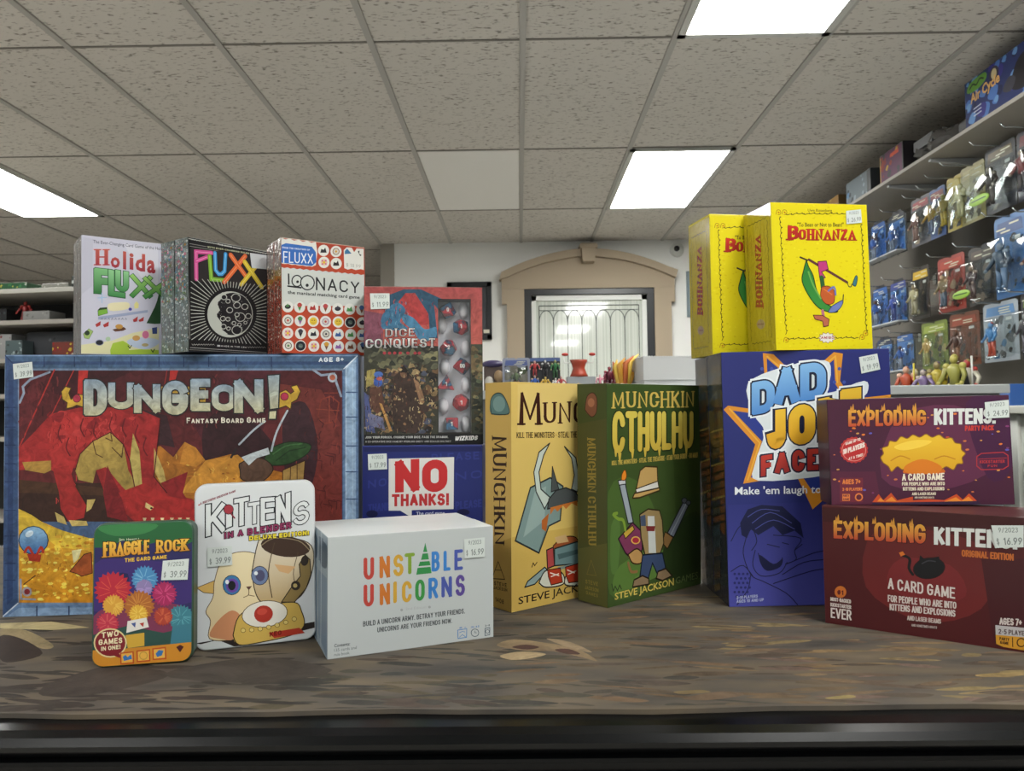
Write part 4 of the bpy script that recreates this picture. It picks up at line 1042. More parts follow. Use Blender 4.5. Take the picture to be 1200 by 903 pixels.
ART['tan_cover'] = '''p 0 d6b968 0 0 3657 0 3657 5374 0 5374
p 0 c9aa58 15 1742 2150 1789 2132 -329 8 39
p 0 dcc276 203 5321 2180 5362 2170 4141 198 4183
t 6 3c1e16 0.17 243 4349 937 4346 247 5168 942 5157 M
t 6 3c1e16 0.16 1030 4372 4161 4360 1033 4896 4169 5004 UNCHKIN
t 2 4a3c20 0.14 163 4050 4099 3971 163 4183 4101 4147 KILL THE MONSTERS * STEAL THE TREASURE * STAB YOUR BUDDY
p 0 7c9492 591 2856 1237 3053 1665 2817 1563 1988 1182 1887 855 1276 118 1651
s 0 20282a 41 591 2856 1237 3053 1665 2817 1563 1988 1182 1887 855 1276 118 1651 591 2856
p 0 94aaa6 726 2745 1095 2856 1043 2038 363 1703
s 0 5a7070 24 1136 1892 855 1344
p 0 c2cec6 1223 3898 869 3690 702 3221 772 2742 1045 2311 1234 2570 928 2799 866 3212 1025 3615
s 0 282c2a 33 1223 3898 869 3690 702 3221 772 2742 1045 2311 1234 2570 928 2799 866 3212 1025 3615 1223 3898
p 0 c2cec6 1721 3798 2114 3500 2260 2920 2157 2642 1958 2727 2061 3075 1965 3506
s 0 282c2a 34 1721 3798 2114 3500 2260 2920 2157 2642 1958 2727 2061 3075 1965 3506 1721 3798
p 0 4a4f50 1138 2303 1186 2540 1424 2729 1762 2776 2107 2645 2256 2420 1662 2363 1374 2317
s 0 16181a 34 1138 2303 1186 2540 1424 2729 1762 2776 2107 2645 2256 2420 1662 2363 1374 2317 1138 2303
p 0 4a4f50 1263 2706 1305 3326 1520 2757
s 0 16181a 25 1263 2706 1305 3326 1520 2757 1263 2706
p 0 b0622a 951 2047 1184 2196 1088 1760 950 1843
p 0 c0702c 1232 2329 2155 2428 2154 2286 1956 2374 1758 2249 1662 2342 1468 2205 1374 2297 1231 2157
p 1 96502a 1320 1391 1656 1560 2098 1511 2165 1220 1414 1242
s 1 2a1810 26 1320 1391 1656 1560 2098 1511 2165 1220 1414 1242 1320 1391
p 0 caa878 1369 1592 1753 1619 1850 1433 1463 1429
p 0 6a8688 1367 1316 2147 1399 2448 1186 2445 829 1364 903
s 0 1c2628 35 1367 1316 2147 1399 2448 1186 2445 829 1364 903 1367 1316
p 0 4a6466 1461 1167 2245 1210 2244 1104 1508 1036
p 0 a84848 1104 1314 1320 1356 1364 903 1129 867
s 0 30181a 33 1104 1314 1320 1356 1364 903 1129 867 1104 1314
p 0 7a8c88 1459 856 2142 869 2142 798 1506 780
p 0 88a0a0 1037 913 1129 833 715 554 402 528 491 654
s 0 20282a 31 1037 913 1129 833 715 554 402 528 491 654 1037 913
p 1 d0d2c4 851 567 1036 812 1363 800 1649 656 1647 414 1080 424
s 1 28221c 33 851 567 1036 812 1363 800 1649 656 1647 414 1080 424 851 567
p 0 b03a22 1129 833 1554 822 1629 465 1248 453 1156 658
s 0 3a140c 24 1129 833 1554 822 1629 465 1248 453 1156 658 1129 833
p 1 d0d2c4 1726 576 1942 720 2342 700 2338 309 1744 378
s 1 28221c 35 1726 576 1942 720 2342 700 2338 309 1744 378 1726 576
p 0 b03a22 1728 819 2242 856 2258 392 1842 419 1746 608
s 0 3a140c 25 1728 819 2242 856 2258 392 1842 419 1746 608 1728 819
s 0 dcdcd0 25 1222 751 1505 642
s 0 dcdcd0 25 1249 658 1496 692
s 0 dcdcd0 26 1795 740 2041 636
s 0 dcdcd0 26 1824 631 2091 678
s 0 4a3c20 24 627 969 672 1064 717 991 790 1062
t 1 2e2618 0.012 199 164 4222 154 199 335 4225 381 STEVE JACKSON GAMES'''
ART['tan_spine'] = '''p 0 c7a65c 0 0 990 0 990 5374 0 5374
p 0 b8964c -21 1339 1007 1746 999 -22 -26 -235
p 1 5a7a78 247 4617 214 4927 381 5096 653 5091 865 4852 895 4618
s 1 2a3634 26 247 4617 214 4927 381 5096 653 5091 865 4852 895 4618 247 4617
e 16 7c9a96 544 4855 780 4853 543 4665
t 6 33221a 0.15 267 4069 368 1495 851 4084 734 1545 MUNCHKIN
s 0 4a3a1c 22 497 1110 256 667 742 730 497 1110
s 0 4a3a1c 18 388 892 604 920
t 0 40321a 0.2 343 527 815 558 343 622 815 651 STEVE
t 0 40321a 0.2 321 429 835 457 321 510 835 536 JACKSON
t 0 40321a 0.18 385 146 707 142 386 253 708 248 1408'''
ART['green_cover'] = '''p 0 3d5128 0 0 3657 0 3657 5323 0 5323
p 1 4a6430 41 2738 1064 2937 1924 1730 1469 370 72 320
p 1 587838 426 940 1918 1157 2601 632 1040 367 220 296
p 0 33461f 2421 5337 3697 5356 3646 1544 2610 1363
p 1 2a3a1c 2613 1656 3650 1848 3628 184 1912 586
p 1 55743a 133 1922 434 2026 375 947 125 848
t 6 d0b45a 0.19 195 4720 3400 4729 198 5128 3406 5169 MUNCHKIN
t 8 22301a 0.217 141 3610 3417 3614 150 4687 3430 4667 CTHULHU
t 8 d8c458,c8ac44 0.17 186 3641 3361 3648 194 4658 3374 4631 CTHULHU
p 0 ccb048 247 3780 368 3776 326 3559 286 3561
p 0 ccb048 387 3652 509 3647 466 3429 426 3432
p 0 ccb048 850 3721 976 3716 932 3495 890 3497
p 0 ccb048 1328 3737 1458 3732 1412 3507 1369 3509
p 0 ccb048 1878 3744 2013 3738 1966 3509 1921 3511
p 0 ccb048 2450 3750 2590 3745 2541 3512 2494 3514
p 0 ccb048 2984 3760 3129 3754 3078 3517 3029 3519
t 2 c0a850 0.16 164 3364 3545 3389 165 3466 3546 3526 KILL THE MONSTERS * STEAL THE TREASURE * STAB YOUR BUDDY * GO MAD!
p 0 9aa4ac 411 2927 626 2940 928 1920 740 1912
s 0 20242a 35 411 2927 626 2940 928 1920 740 1912 411 2927
p 0 c8ccd0 382 2984 647 2993 666 2882 421 2872
s 0 20242a 26 382 2984 647 2993 666 2882 421 2872 382 2984
p 1 e08a2a 503 2989 525 3125 628 3228 689 3087 626 2981
s 1 6a3010 22 503 2989 525 3125 628 3228 689 3087 626 2981 503 2989
p 0 707884 2240 1515 2954 2302 3171 2194 2493 1376
s 0 181c22 39 2240 1515 2954 2302 3171 2194 2493 1376 2240 1515
s 0 a0a8b0 29 2378 1463 3037 2205
e 16 14181c 2954 2287 3087 2276 2953 2205
e 16 50565e 2954 2287 3050 2279 2953 2228
e 16 14181c 3122 2213 3244 2202 3121 2138
e 16 50565e 3122 2213 3208 2205 3122 2161
p 0 8a6a40 2032 1287 2149 1561 2469 1379 2235 1117
s 0 2a1c10 29 2032 1287 2149 1561 2469 1379 2235 1117 2032 1287
p 0 7a3a58 380 1590 897 1923 1244 1663 1261 1241 1045 921 632 1218
s 0 2a1424 36 380 1590 897 1923 1244 1663 1261 1241 1045 921 632 1218 380 1590
p 0 c0a040 554 1706 896 1854 968 1749 635 1567
s 0 3a2c10 26 554 1706 896 1854 968 1749 635 1567 554 1706
e 16 d8b050 1008 1481 1178 1461 1007 1384
e 16 a83040 1008 1481 1135 1466 1008 1412
s 1 7c9a3a 76 636 1765 556 2014 384 2065 215 2184 335 2206
p 1 b89058 734 1170 1048 1268 1260 1101 1204 899 888 943
s 1 3a2814 35 734 1170 1048 1268 1260 1101 1204 899 888 943 734 1170
s 1 8a6840 70 732 965 834 744 1043 713
p 0 9a8458 1162 2091 1487 2201 1928 2124 2038 1861 2089 1280 1916 979 1367 1031 1210 1527
s 0 2a2214 37 1162 2091 1487 2201 1928 2124 2038 1861 2089 1280 1916 979 1367 1031 1210 1527 1162 2091
p 0 c8ccc8 1463 2026 1726 2000 1783 1068 1498 1105
p 0 7a3030 1396 1787 1757 1748 1722 1623 1427 1656
p 0 48546a 1183 2054 1377 2070 1396 1787 1213 1806
p 0 3c4c6c 1260 1087 2030 1035 2194 509 1855 488 1637 839 1470 475 1148 524
s 0 141a28 36 1260 1087 2030 1035 2194 509 1855 488 1637 839 1470 475 1148 524 1260 1087
p 0 8a7458 883 358 936 522 1255 578 1491 472 1490 331
s 0 2a2014 36 883 358 936 522 1255 578 1491 472 1490 331 883 358
p 0 8a7458 1777 428 1856 594 2161 622 2423 402 2022 341
s 0 2a2014 38 1777 428 1856 594 2161 622 2423 402 2022 341 1777 428
p 0 c2a062 1019 2662 1194 3174 1388 3268 1850 3228 1869 2882 1912 2699 1060 2589
s 0 3a2a14 37 1019 2662 1194 3174 1388 3268 1850 3228 1869 2882 1912 2699 1060 2589 1019 2662
p 0 dcdcd4 1019 2731 1061 2624 1912 2699 1869 2868
s 0 3a2a14 28 1019 2731 1061 2624 1912 2699 1869 2868 1019 2731
p 0 c2a062 902 2518 976 2630 1935 2698 1934 2626 1166 2510
s 0 3a2a14 37 902 2518 976 2630 1935 2698 1934 2626 1166 2510 902 2518
s 0 22301a 25 143 543 201 366 261 477 340 357 422 479 482 374
t 1 d2bc5c 0.014 239 158 2479 154 240 319 2481 343 STEVE JACKSON
t 1 6a7a4a 0.0 2561 170 3502 165 2563 345 3505 360 GAMES'''
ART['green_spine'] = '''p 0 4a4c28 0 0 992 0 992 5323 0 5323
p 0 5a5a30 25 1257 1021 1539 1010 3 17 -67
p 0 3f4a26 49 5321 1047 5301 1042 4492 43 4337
p 1 7a4c38 271 4690 341 5003 534 5104 675 4966 654 4623 482 4518
s 1 3a2418 24 271 4690 341 5003 534 5104 675 4966 654 4623 482 4518 271 4690
e 16 a06a50 484 4863 599 4863 484 4753
t 6 96823c 0.16 344 3997 367 1390 631 4007 633 1429 MUNCHKIN CTHULHU
s 0 7a6c34 16 460 1048 314 680 628 702 460 1048
t 0 8a7a3c 0.18 265 451 683 461 265 548 683 556 STEVE
t 0 8a7a3c 0.18 244 310 700 315 245 399 701 403 JACKSON
t 0 8a7a3c 0.18 282 193 681 190 283 276 681 271 GAMES'''
ART['navy_cover'] = '''p 0 272d6c 0 0 4002 0 4002 6028 0 6028
p 0 2a2f70,4a4c9c 52 2403 3985 2456 3885 -99 -26 -15
p 0 d08a2a 996 5987 1247 5952 1871 5302 2685 5968 2899 5926 2804 5280 3074 4841 4009 4927 4077 4817 3350 4547 3156 3189 2049 2250 1686 3080 426 2894 744 3818 18 4662 128 4753 1057 4601
p 0 2b3a86 1085 5862 1866 5158 2679 5787 2693 5210 2963 4736 3357 4727 3018 3336 2078 2642 1760 3150 610 3033 904 3886 232 4635 1089 4493
s 0 e0a83c 36 1101 5898 1868 5216 2718 5873 2745 5245
s 0 e0a83c 36 162 4680 852 3852 537 2978
e 8 3e52a0 962 5612 1005 5611 960 5569
e 8 3e52a0 1192 5607 1235 5606 1190 5564
e 8 3e52a0 1422 5601 1465 5600 1420 5558
e 8 3e52a0 1651 5596 1695 5595 1650 5552
e 8 3e52a0 1881 5590 1924 5589 1880 5547
e 8 3e52a0 2111 5585 2154 5584 2109 5541
e 8 3e52a0 2341 5579 2384 5578 2339 5536
e 8 3e52a0 2570 5574 2613 5572 2569 5530
e 8 3e52a0 2800 5568 2843 5567 2798 5525
e 8 3e52a0 1066 5292 1109 5291 1065 5249
e 8 3e52a0 1296 5287 1339 5286 1294 5244
e 8 3e52a0 1526 5281 1569 5280 1524 5238
e 8 3e52a0 1755 5276 1798 5275 1754 5233
e 8 3e52a0 1985 5270 2028 5269 1983 5227
e 8 3e52a0 2214 5265 2257 5264 2213 5222
e 8 3e52a0 2444 5259 2487 5258 2442 5216
e 8 3e52a0 2673 5254 2716 5253 2672 5211
e 8 3e52a0 2903 5248 2946 5247 2901 5205
e 8 3e52a0 941 4978 984 4977 939 4935
e 8 3e52a0 1170 4973 1213 4972 1169 4930
e 8 3e52a0 1400 4967 1443 4966 1398 4924
e 8 3e52a0 1629 4962 1672 4961 1628 4919
e 8 3e52a0 1859 4956 1902 4955 1857 4913
e 8 3e52a0 2088 4951 2131 4950 2087 4908
e 8 3e52a0 2318 4946 2361 4945 2316 4902
e 8 3e52a0 2547 4940 2590 4939 2546 4897
e 8 3e52a0 2777 4935 2820 4934 2775 4891
e 8 3e52a0 1045 4659 1088 4658 1043 4616
e 8 3e52a0 1274 4654 1317 4653 1273 4611
e 8 3e52a0 1504 4648 1547 4647 1502 4605
e 8 3e52a0 1733 4643 1776 4642 1732 4600
e 8 3e52a0 1962 4637 2005 4636 1961 4594
e 8 3e52a0 2192 4632 2235 4631 2190 4589
e 8 3e52a0 2421 4627 2464 4626 2420 4583
e 8 3e52a0 2650 4621 2693 4620 2649 4578
e 8 3e52a0 2880 4616 2922 4615 2878 4573
e 8 3e52a0 919 4346 962 4345 918 4303
e 8 3e52a0 1149 4340 1192 4339 1147 4297
e 8 3e52a0 1378 4335 1421 4334 1377 4292
e 8 3e52a0 1607 4330 1650 4329 1606 4286
e 8 3e52a0 1837 4324 1880 4323 1835 4281
e 8 3e52a0 2066 4319 2109 4318 2064 4276
e 8 3e52a0 2295 4313 2338 4312 2294 4270
e 8 3e52a0 2524 4308 2567 4307 2523 4265
e 8 3e52a0 2753 4303 2796 4301 2752 4259
e 8 3e52a0 1023 4027 1066 4026 1022 3984
e 8 3e52a0 1253 4022 1296 4021 1251 3979
e 8 3e52a0 1482 4016 1525 4015 1480 3973
e 8 3e52a0 1711 4011 1754 4010 1709 3968
e 8 3e52a0 1940 4006 1983 4005 1939 3963
e 8 3e52a0 2169 4000 2212 3999 2168 3957
e 8 3e52a0 2398 3995 2441 3994 2397 3952
e 8 3e52a0 2627 3990 2670 3989 2626 3947
e 8 3e52a0 2856 3984 2899 3983 2855 3941
e 8 3e52a0 898 3714 941 3713 897 3671
e 8 3e52a0 1127 3709 1170 3708 1126 3666
e 8 3e52a0 1356 3704 1399 3703 1355 3661
e 8 3e52a0 1585 3698 1628 3697 1584 3655
e 8 3e52a0 1814 3693 1857 3692 1813 3650
e 8 3e52a0 2043 3688 2086 3687 2042 3645
e 8 3e52a0 2272 3682 2315 3681 2271 3639
e 8 3e52a0 2501 3677 2544 3676 2500 3634
e 8 3e52a0 2730 3672 2773 3671 2729 3629
e 8 3e52a0 1002 3397 1045 3396 1000 3354
e 8 3e52a0 1231 3391 1274 3390 1229 3348
e 8 3e52a0 1460 3386 1503 3385 1458 3343
e 8 3e52a0 1689 3381 1732 3380 1687 3338
e 8 3e52a0 1918 3375 1961 3374 1916 3332
e 8 3e52a0 2147 3370 2190 3369 2145 3327
e 8 3e52a0 2376 3365 2418 3364 2374 3322
e 8 3e52a0 2604 3360 2647 3359 2603 3317
e 8 3e52a0 2833 3354 2876 3353 2831 3311
p 1 d4dce0 612 5260 1452 5637 2463 5778 2594 5429 2506 4999 3377 5266 3438 4976 3141 4696 3037 3837 2446 3349 2436 3063 787 2958 729 3389 968 4100 732 4537
t 0 dfe6ea 0.39 599 4432 1305 4516 630 5368 1337 5452 D
t 0 dfe6ea 0.39 1123 4636 1914 4682 1159 5701 1951 5747 A
t 0 dfe6ea 0.39 1758 4736 2535 4804 1794 5773 2573 5840 D
t 0 1a2038 0.33 644 4474 1264 4560 672 5324 1293 5410 D
t 0 1a2038 0.33 1167 4678 1872 4726 1201 5657 1907 5705 A
t 0 1a2038 0.33 1802 4778 2494 4848 1836 5728 2528 5798 D
t 0 7fb2e0,4f86c8 0.25 681 4510 1229 4597 706 5287 1256 5374 D
t 0 7fb2e0,4f86c8 0.25 1204 4713 1838 4763 1235 5620 1870 5670 A
t 0 7fb2e0,4f86c8 0.25 1840 4813 2459 4885 1870 5691 2491 5763 D
t 0 dfe6ea 0.41000000000000003 944 3606 1534 3649 981 4682 1571 4726 J
t 0 dfe6ea 0.41000000000000003 1449 3687 2239 3741 1487 4793 2278 4846 O
t 0 dfe6ea 0.41000000000000003 2154 3778 2758 3850 2196 4941 2801 5013 K
t 0 dfe6ea 0.41000000000000003 2677 3981 3338 4038 2720 5145 3382 5201 E
t 0 1a2038 0.35000000000000003 989 3648 1492 3693 1022 4638 1526 4684 J
t 0 1a2038 0.35000000000000003 1493 3729 2197 3785 1529 4748 2234 4804 O
t 0 1a2038 0.35000000000000003 2199 3820 2717 3894 2237 4897 2756 4971 K
t 0 1a2038 0.35000000000000003 2722 4023 3297 4082 2761 5101 3337 5159 E
t 0 e0b838,d29a24 0.27 1026 3683 1458 3730 1057 4601 1489 4649 J
t 0 e0b838,d29a24 0.27 1530 3764 2163 3821 1563 4712 2197 4769 O
t 0 e0b838,d29a24 0.27 2236 3855 2682 3931 2272 4860 2719 4936 K
t 0 e0b838,d29a24 0.27 2759 4058 3262 4118 2796 5064 3300 5124 E
t 0 dfe6ea 0.38 766 2980 1197 3013 787 3624 1219 3657 F
t 0 dfe6ea 0.38 1097 3029 1599 3046 1119 3688 1621 3705 A
t 0 dfe6ea 0.38 1514 3077 1958 3081 1537 3735 1981 3739 C
t 0 dfe6ea 0.38 1872 3097 2287 3102 1895 3756 2311 3760 E
t 0 dfe6ea 0.38 2202 3104 2660 3122 2226 3791 2685 3809 O
t 0 dfe6ea 0.38 2560 3124 2946 3130 2585 3811 2972 3817 F
t 0 dfe6ea 0.38 2847 3146 3262 3151 2872 3833 3287 3838 F
t 0 1a2038 0.32 810 3022 1155 3057 829 3580 1174 3615 F
t 0 1a2038 0.32 1141 3071 1557 3090 1161 3644 1577 3663 A
t 0 1a2038 0.32 1558 3119 1916 3125 1578 3691 1936 3697 C
t 0 1a2038 0.32 1917 3139 2246 3146 1937 3712 2267 3718 E
t 0 1a2038 0.32 2246 3146 2619 3166 2268 3747 2641 3767 O
t 0 1a2038 0.32 2604 3166 2905 3174 2626 3767 2927 3775 F
t 0 1a2038 0.32 2891 3188 3220 3195 2913 3789 3243 3796 F
t 0 b83c30,9c2c28 0.24 847 3056 1121 3093 864 3543 1137 3580 F
t 0 b83c30,9c2c28 0.24 1178 3106 1523 3127 1195 3607 1540 3628 A
t 0 b83c30,9c2c28 0.24 1595 3154 1882 3161 1613 3655 1899 3662 C
t 0 b83c30,9c2c28 0.24 1954 3174 2212 3183 1971 3675 2230 3683 E
t 0 b83c30,9c2c28 0.24 2283 3181 2584 3203 2302 3710 2604 3732 O
t 0 b83c30,9c2c28 0.24 2641 3201 2871 3210 2661 3731 2890 3740 F
t 0 b83c30,9c2c28 0.24 2928 3223 3186 3232 2948 3753 3206 3761 F
t 1 dfe4e8 0.014 218 2642 2263 2638 224 2827 2270 2824 Make 'em laugh to
t 1 8a92b8 0.035 2349 2636 2992 2636 2356 2822 2999 2821 win!
p 0 14183c 351 1682 324 1968 514 2285 839 2385 1338 2338 1753 1936 1811 1579 1604 1761 1315 1661 1108 1879 744 1674 570 1820 470 1609
s 1 4a5094 18 610 1962 1047 2202 1539 1941
s 1 4a5094 18 677 1818 1113 2022 1605 1797
s 1 4a5094 18 508 2107 835 2278 1263 2232
s 1 14183c 21 96 1546 322 1897 458 1680 372 1255 534 754 779 606
s 1 14183c 21 458 1680 605 1819 703 1532 575 1321
s 1 14183c 21 1100 1666 1740 1580 1588 1299 1616 1085 1363 984
s 1 14183c 21 729 1247 827 960 1145 882 1296 1128
s 1 14183c 21 660 1320 591 965 783 713 1213 774 1399 1019
s 1 14183c 21 950 1455 1233 1378
s 1 14183c 21 1308 1483 1450 1444
s 1 14183c 21 1588 1299 1771 1437
s 1 14183c 21 1398 983 2013 1218 2372 1282
s 1 14183c 21 1283 737 1791 1010 2364 1069
s 1 14183c 21 73 835 363 970 603 681
s 1 14183c 21 534 754 451 401 190 52
s 1 14183c 21 779 606 1339 310 1614 21
s 1 14183c 21 1062 529 1926 794 2356 856
p 1 14183c 764 1211 1077 990 1295 1106 1232 916 929 830 778 997
e 8 202660 157 776 189 775 156 744
e 8 202660 257 774 289 773 256 742
e 8 202660 357 772 389 771 355 740
e 8 202660 456 770 488 769 455 738
e 8 202660 203 669 235 668 202 637
e 8 202660 303 666 335 666 302 634
e 8 202660 403 664 435 663 402 632
e 8 202660 503 662 535 661 502 630
e 8 202660 150 563 182 562 149 531
e 8 202660 250 561 282 560 249 529
e 8 202660 350 559 382 558 348 527
e 8 202660 449 557 481 556 448 525
e 8 202660 196 456 228 455 195 424
e 8 202660 296 454 328 453 295 422
e 8 202660 396 451 428 451 395 419
e 8 202660 496 449 528 449 495 417
e 8 202660 143 350 175 350 142 319
e 8 202660 243 348 275 348 242 316
e 8 202660 343 346 375 345 341 314
e 8 202660 442 344 474 343 441 312
e 8 202660 189 243 221 242 188 211
e 8 202660 289 241 321 240 288 209
e 8 202660 389 239 421 238 388 207
e 8 202660 489 237 521 236 488 205
t 0 a8b0d0 0.2 180 179 680 211 183 250 683 282 2-10 PLAYERS
t 0 a8b0d0 0.2 177 94 820 123 180 165 822 194 AGES 10 AND UP'''
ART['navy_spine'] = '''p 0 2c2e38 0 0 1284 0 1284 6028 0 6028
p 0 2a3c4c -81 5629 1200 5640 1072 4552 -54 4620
p 0 4a5c64 372 5683 937 5691 836 4846 358 4849
p 0 7a4a2a 333 4167 1414 4127 1130 1664 193 1806
p 0 6a5a38 401 5708 1185 5739 1219 5579 324 5530
p 0 6a5a38 515 5424 1153 5472 1182 5260 290 5249
p 0 4a4438 632 5227 1132 5286 1166 5127 267 5054
p 0 4a3c30 230 4886 1092 4951 1126 4788 224 4703
p 0 5c3a28 599 4716 1073 4789 1106 4615 203 4533
p 0 5c3a28 650 4396 1036 4476 1071 4316 163 4204
p 0 4a3c30 608 4196 1013 4281 1043 4080 138 3999
p 0 4a3c30 184 3851 976 3961 1005 3757 97 3663
p 0 4a4438 541 3688 955 3784 991 3636 75 3478
p 0 2c3036 35 3379 924 3515 958 3354 40 3196
p 0 5c3a28 526 3123 890 3227 927 3084 4 2893
p 0 44443a 452 2858 860 2973 895 2815 -29 2625
p 0 5c3a28 -61 2626 839 2799 868 2588 -51 2443
p 0 2c3036 165 2340 804 2495 839 2338 -90 2123
p 0 44443a 205 2134 779 2286 816 2138 -117 1904
p 0 3a424a 359 1846 743 1979 774 1784 -156 1581
p 0 34464e 88 1602 720 1780 752 1594 -181 1372
p 0 34464e 172 1347 688 1514 721 1330 -216 1092
p 0 4a3c30 280 1123 660 1270 695 1112 -247 836
p 0 4a4438 102 769 622 952 653 749 -287 502
p 0 5c3a28 157 533 593 704 630 557 -319 241
p 0 6a5a38 -152 164 558 408 593 239 -357 -71
s 0 8a7a44 49 178 4086 1426 4228
s 0 1c1a1a 49 152 3871 1403 4027
s 0 1c1a1a 49 126 3656 1379 3826
s 0 1c1a1a 50 100 3440 1356 3625
s 0 8a7a44 50 73 3223 1333 3423
s 0 1c1a1a 50 47 3007 1310 3221
s 0 1c1a1a 50 21 2790 1286 3019
s 0 1c1a1a 50 -6 2572 1263 2816
s 0 8a7a44 50 -32 2354 1239 2613
s 0 1c1a1a 51 -59 2135 1216 2409
s 0 1c1a1a 51 -86 1916 1192 2205
s 0 1c1a1a 51 -112 1697 1169 2001'''
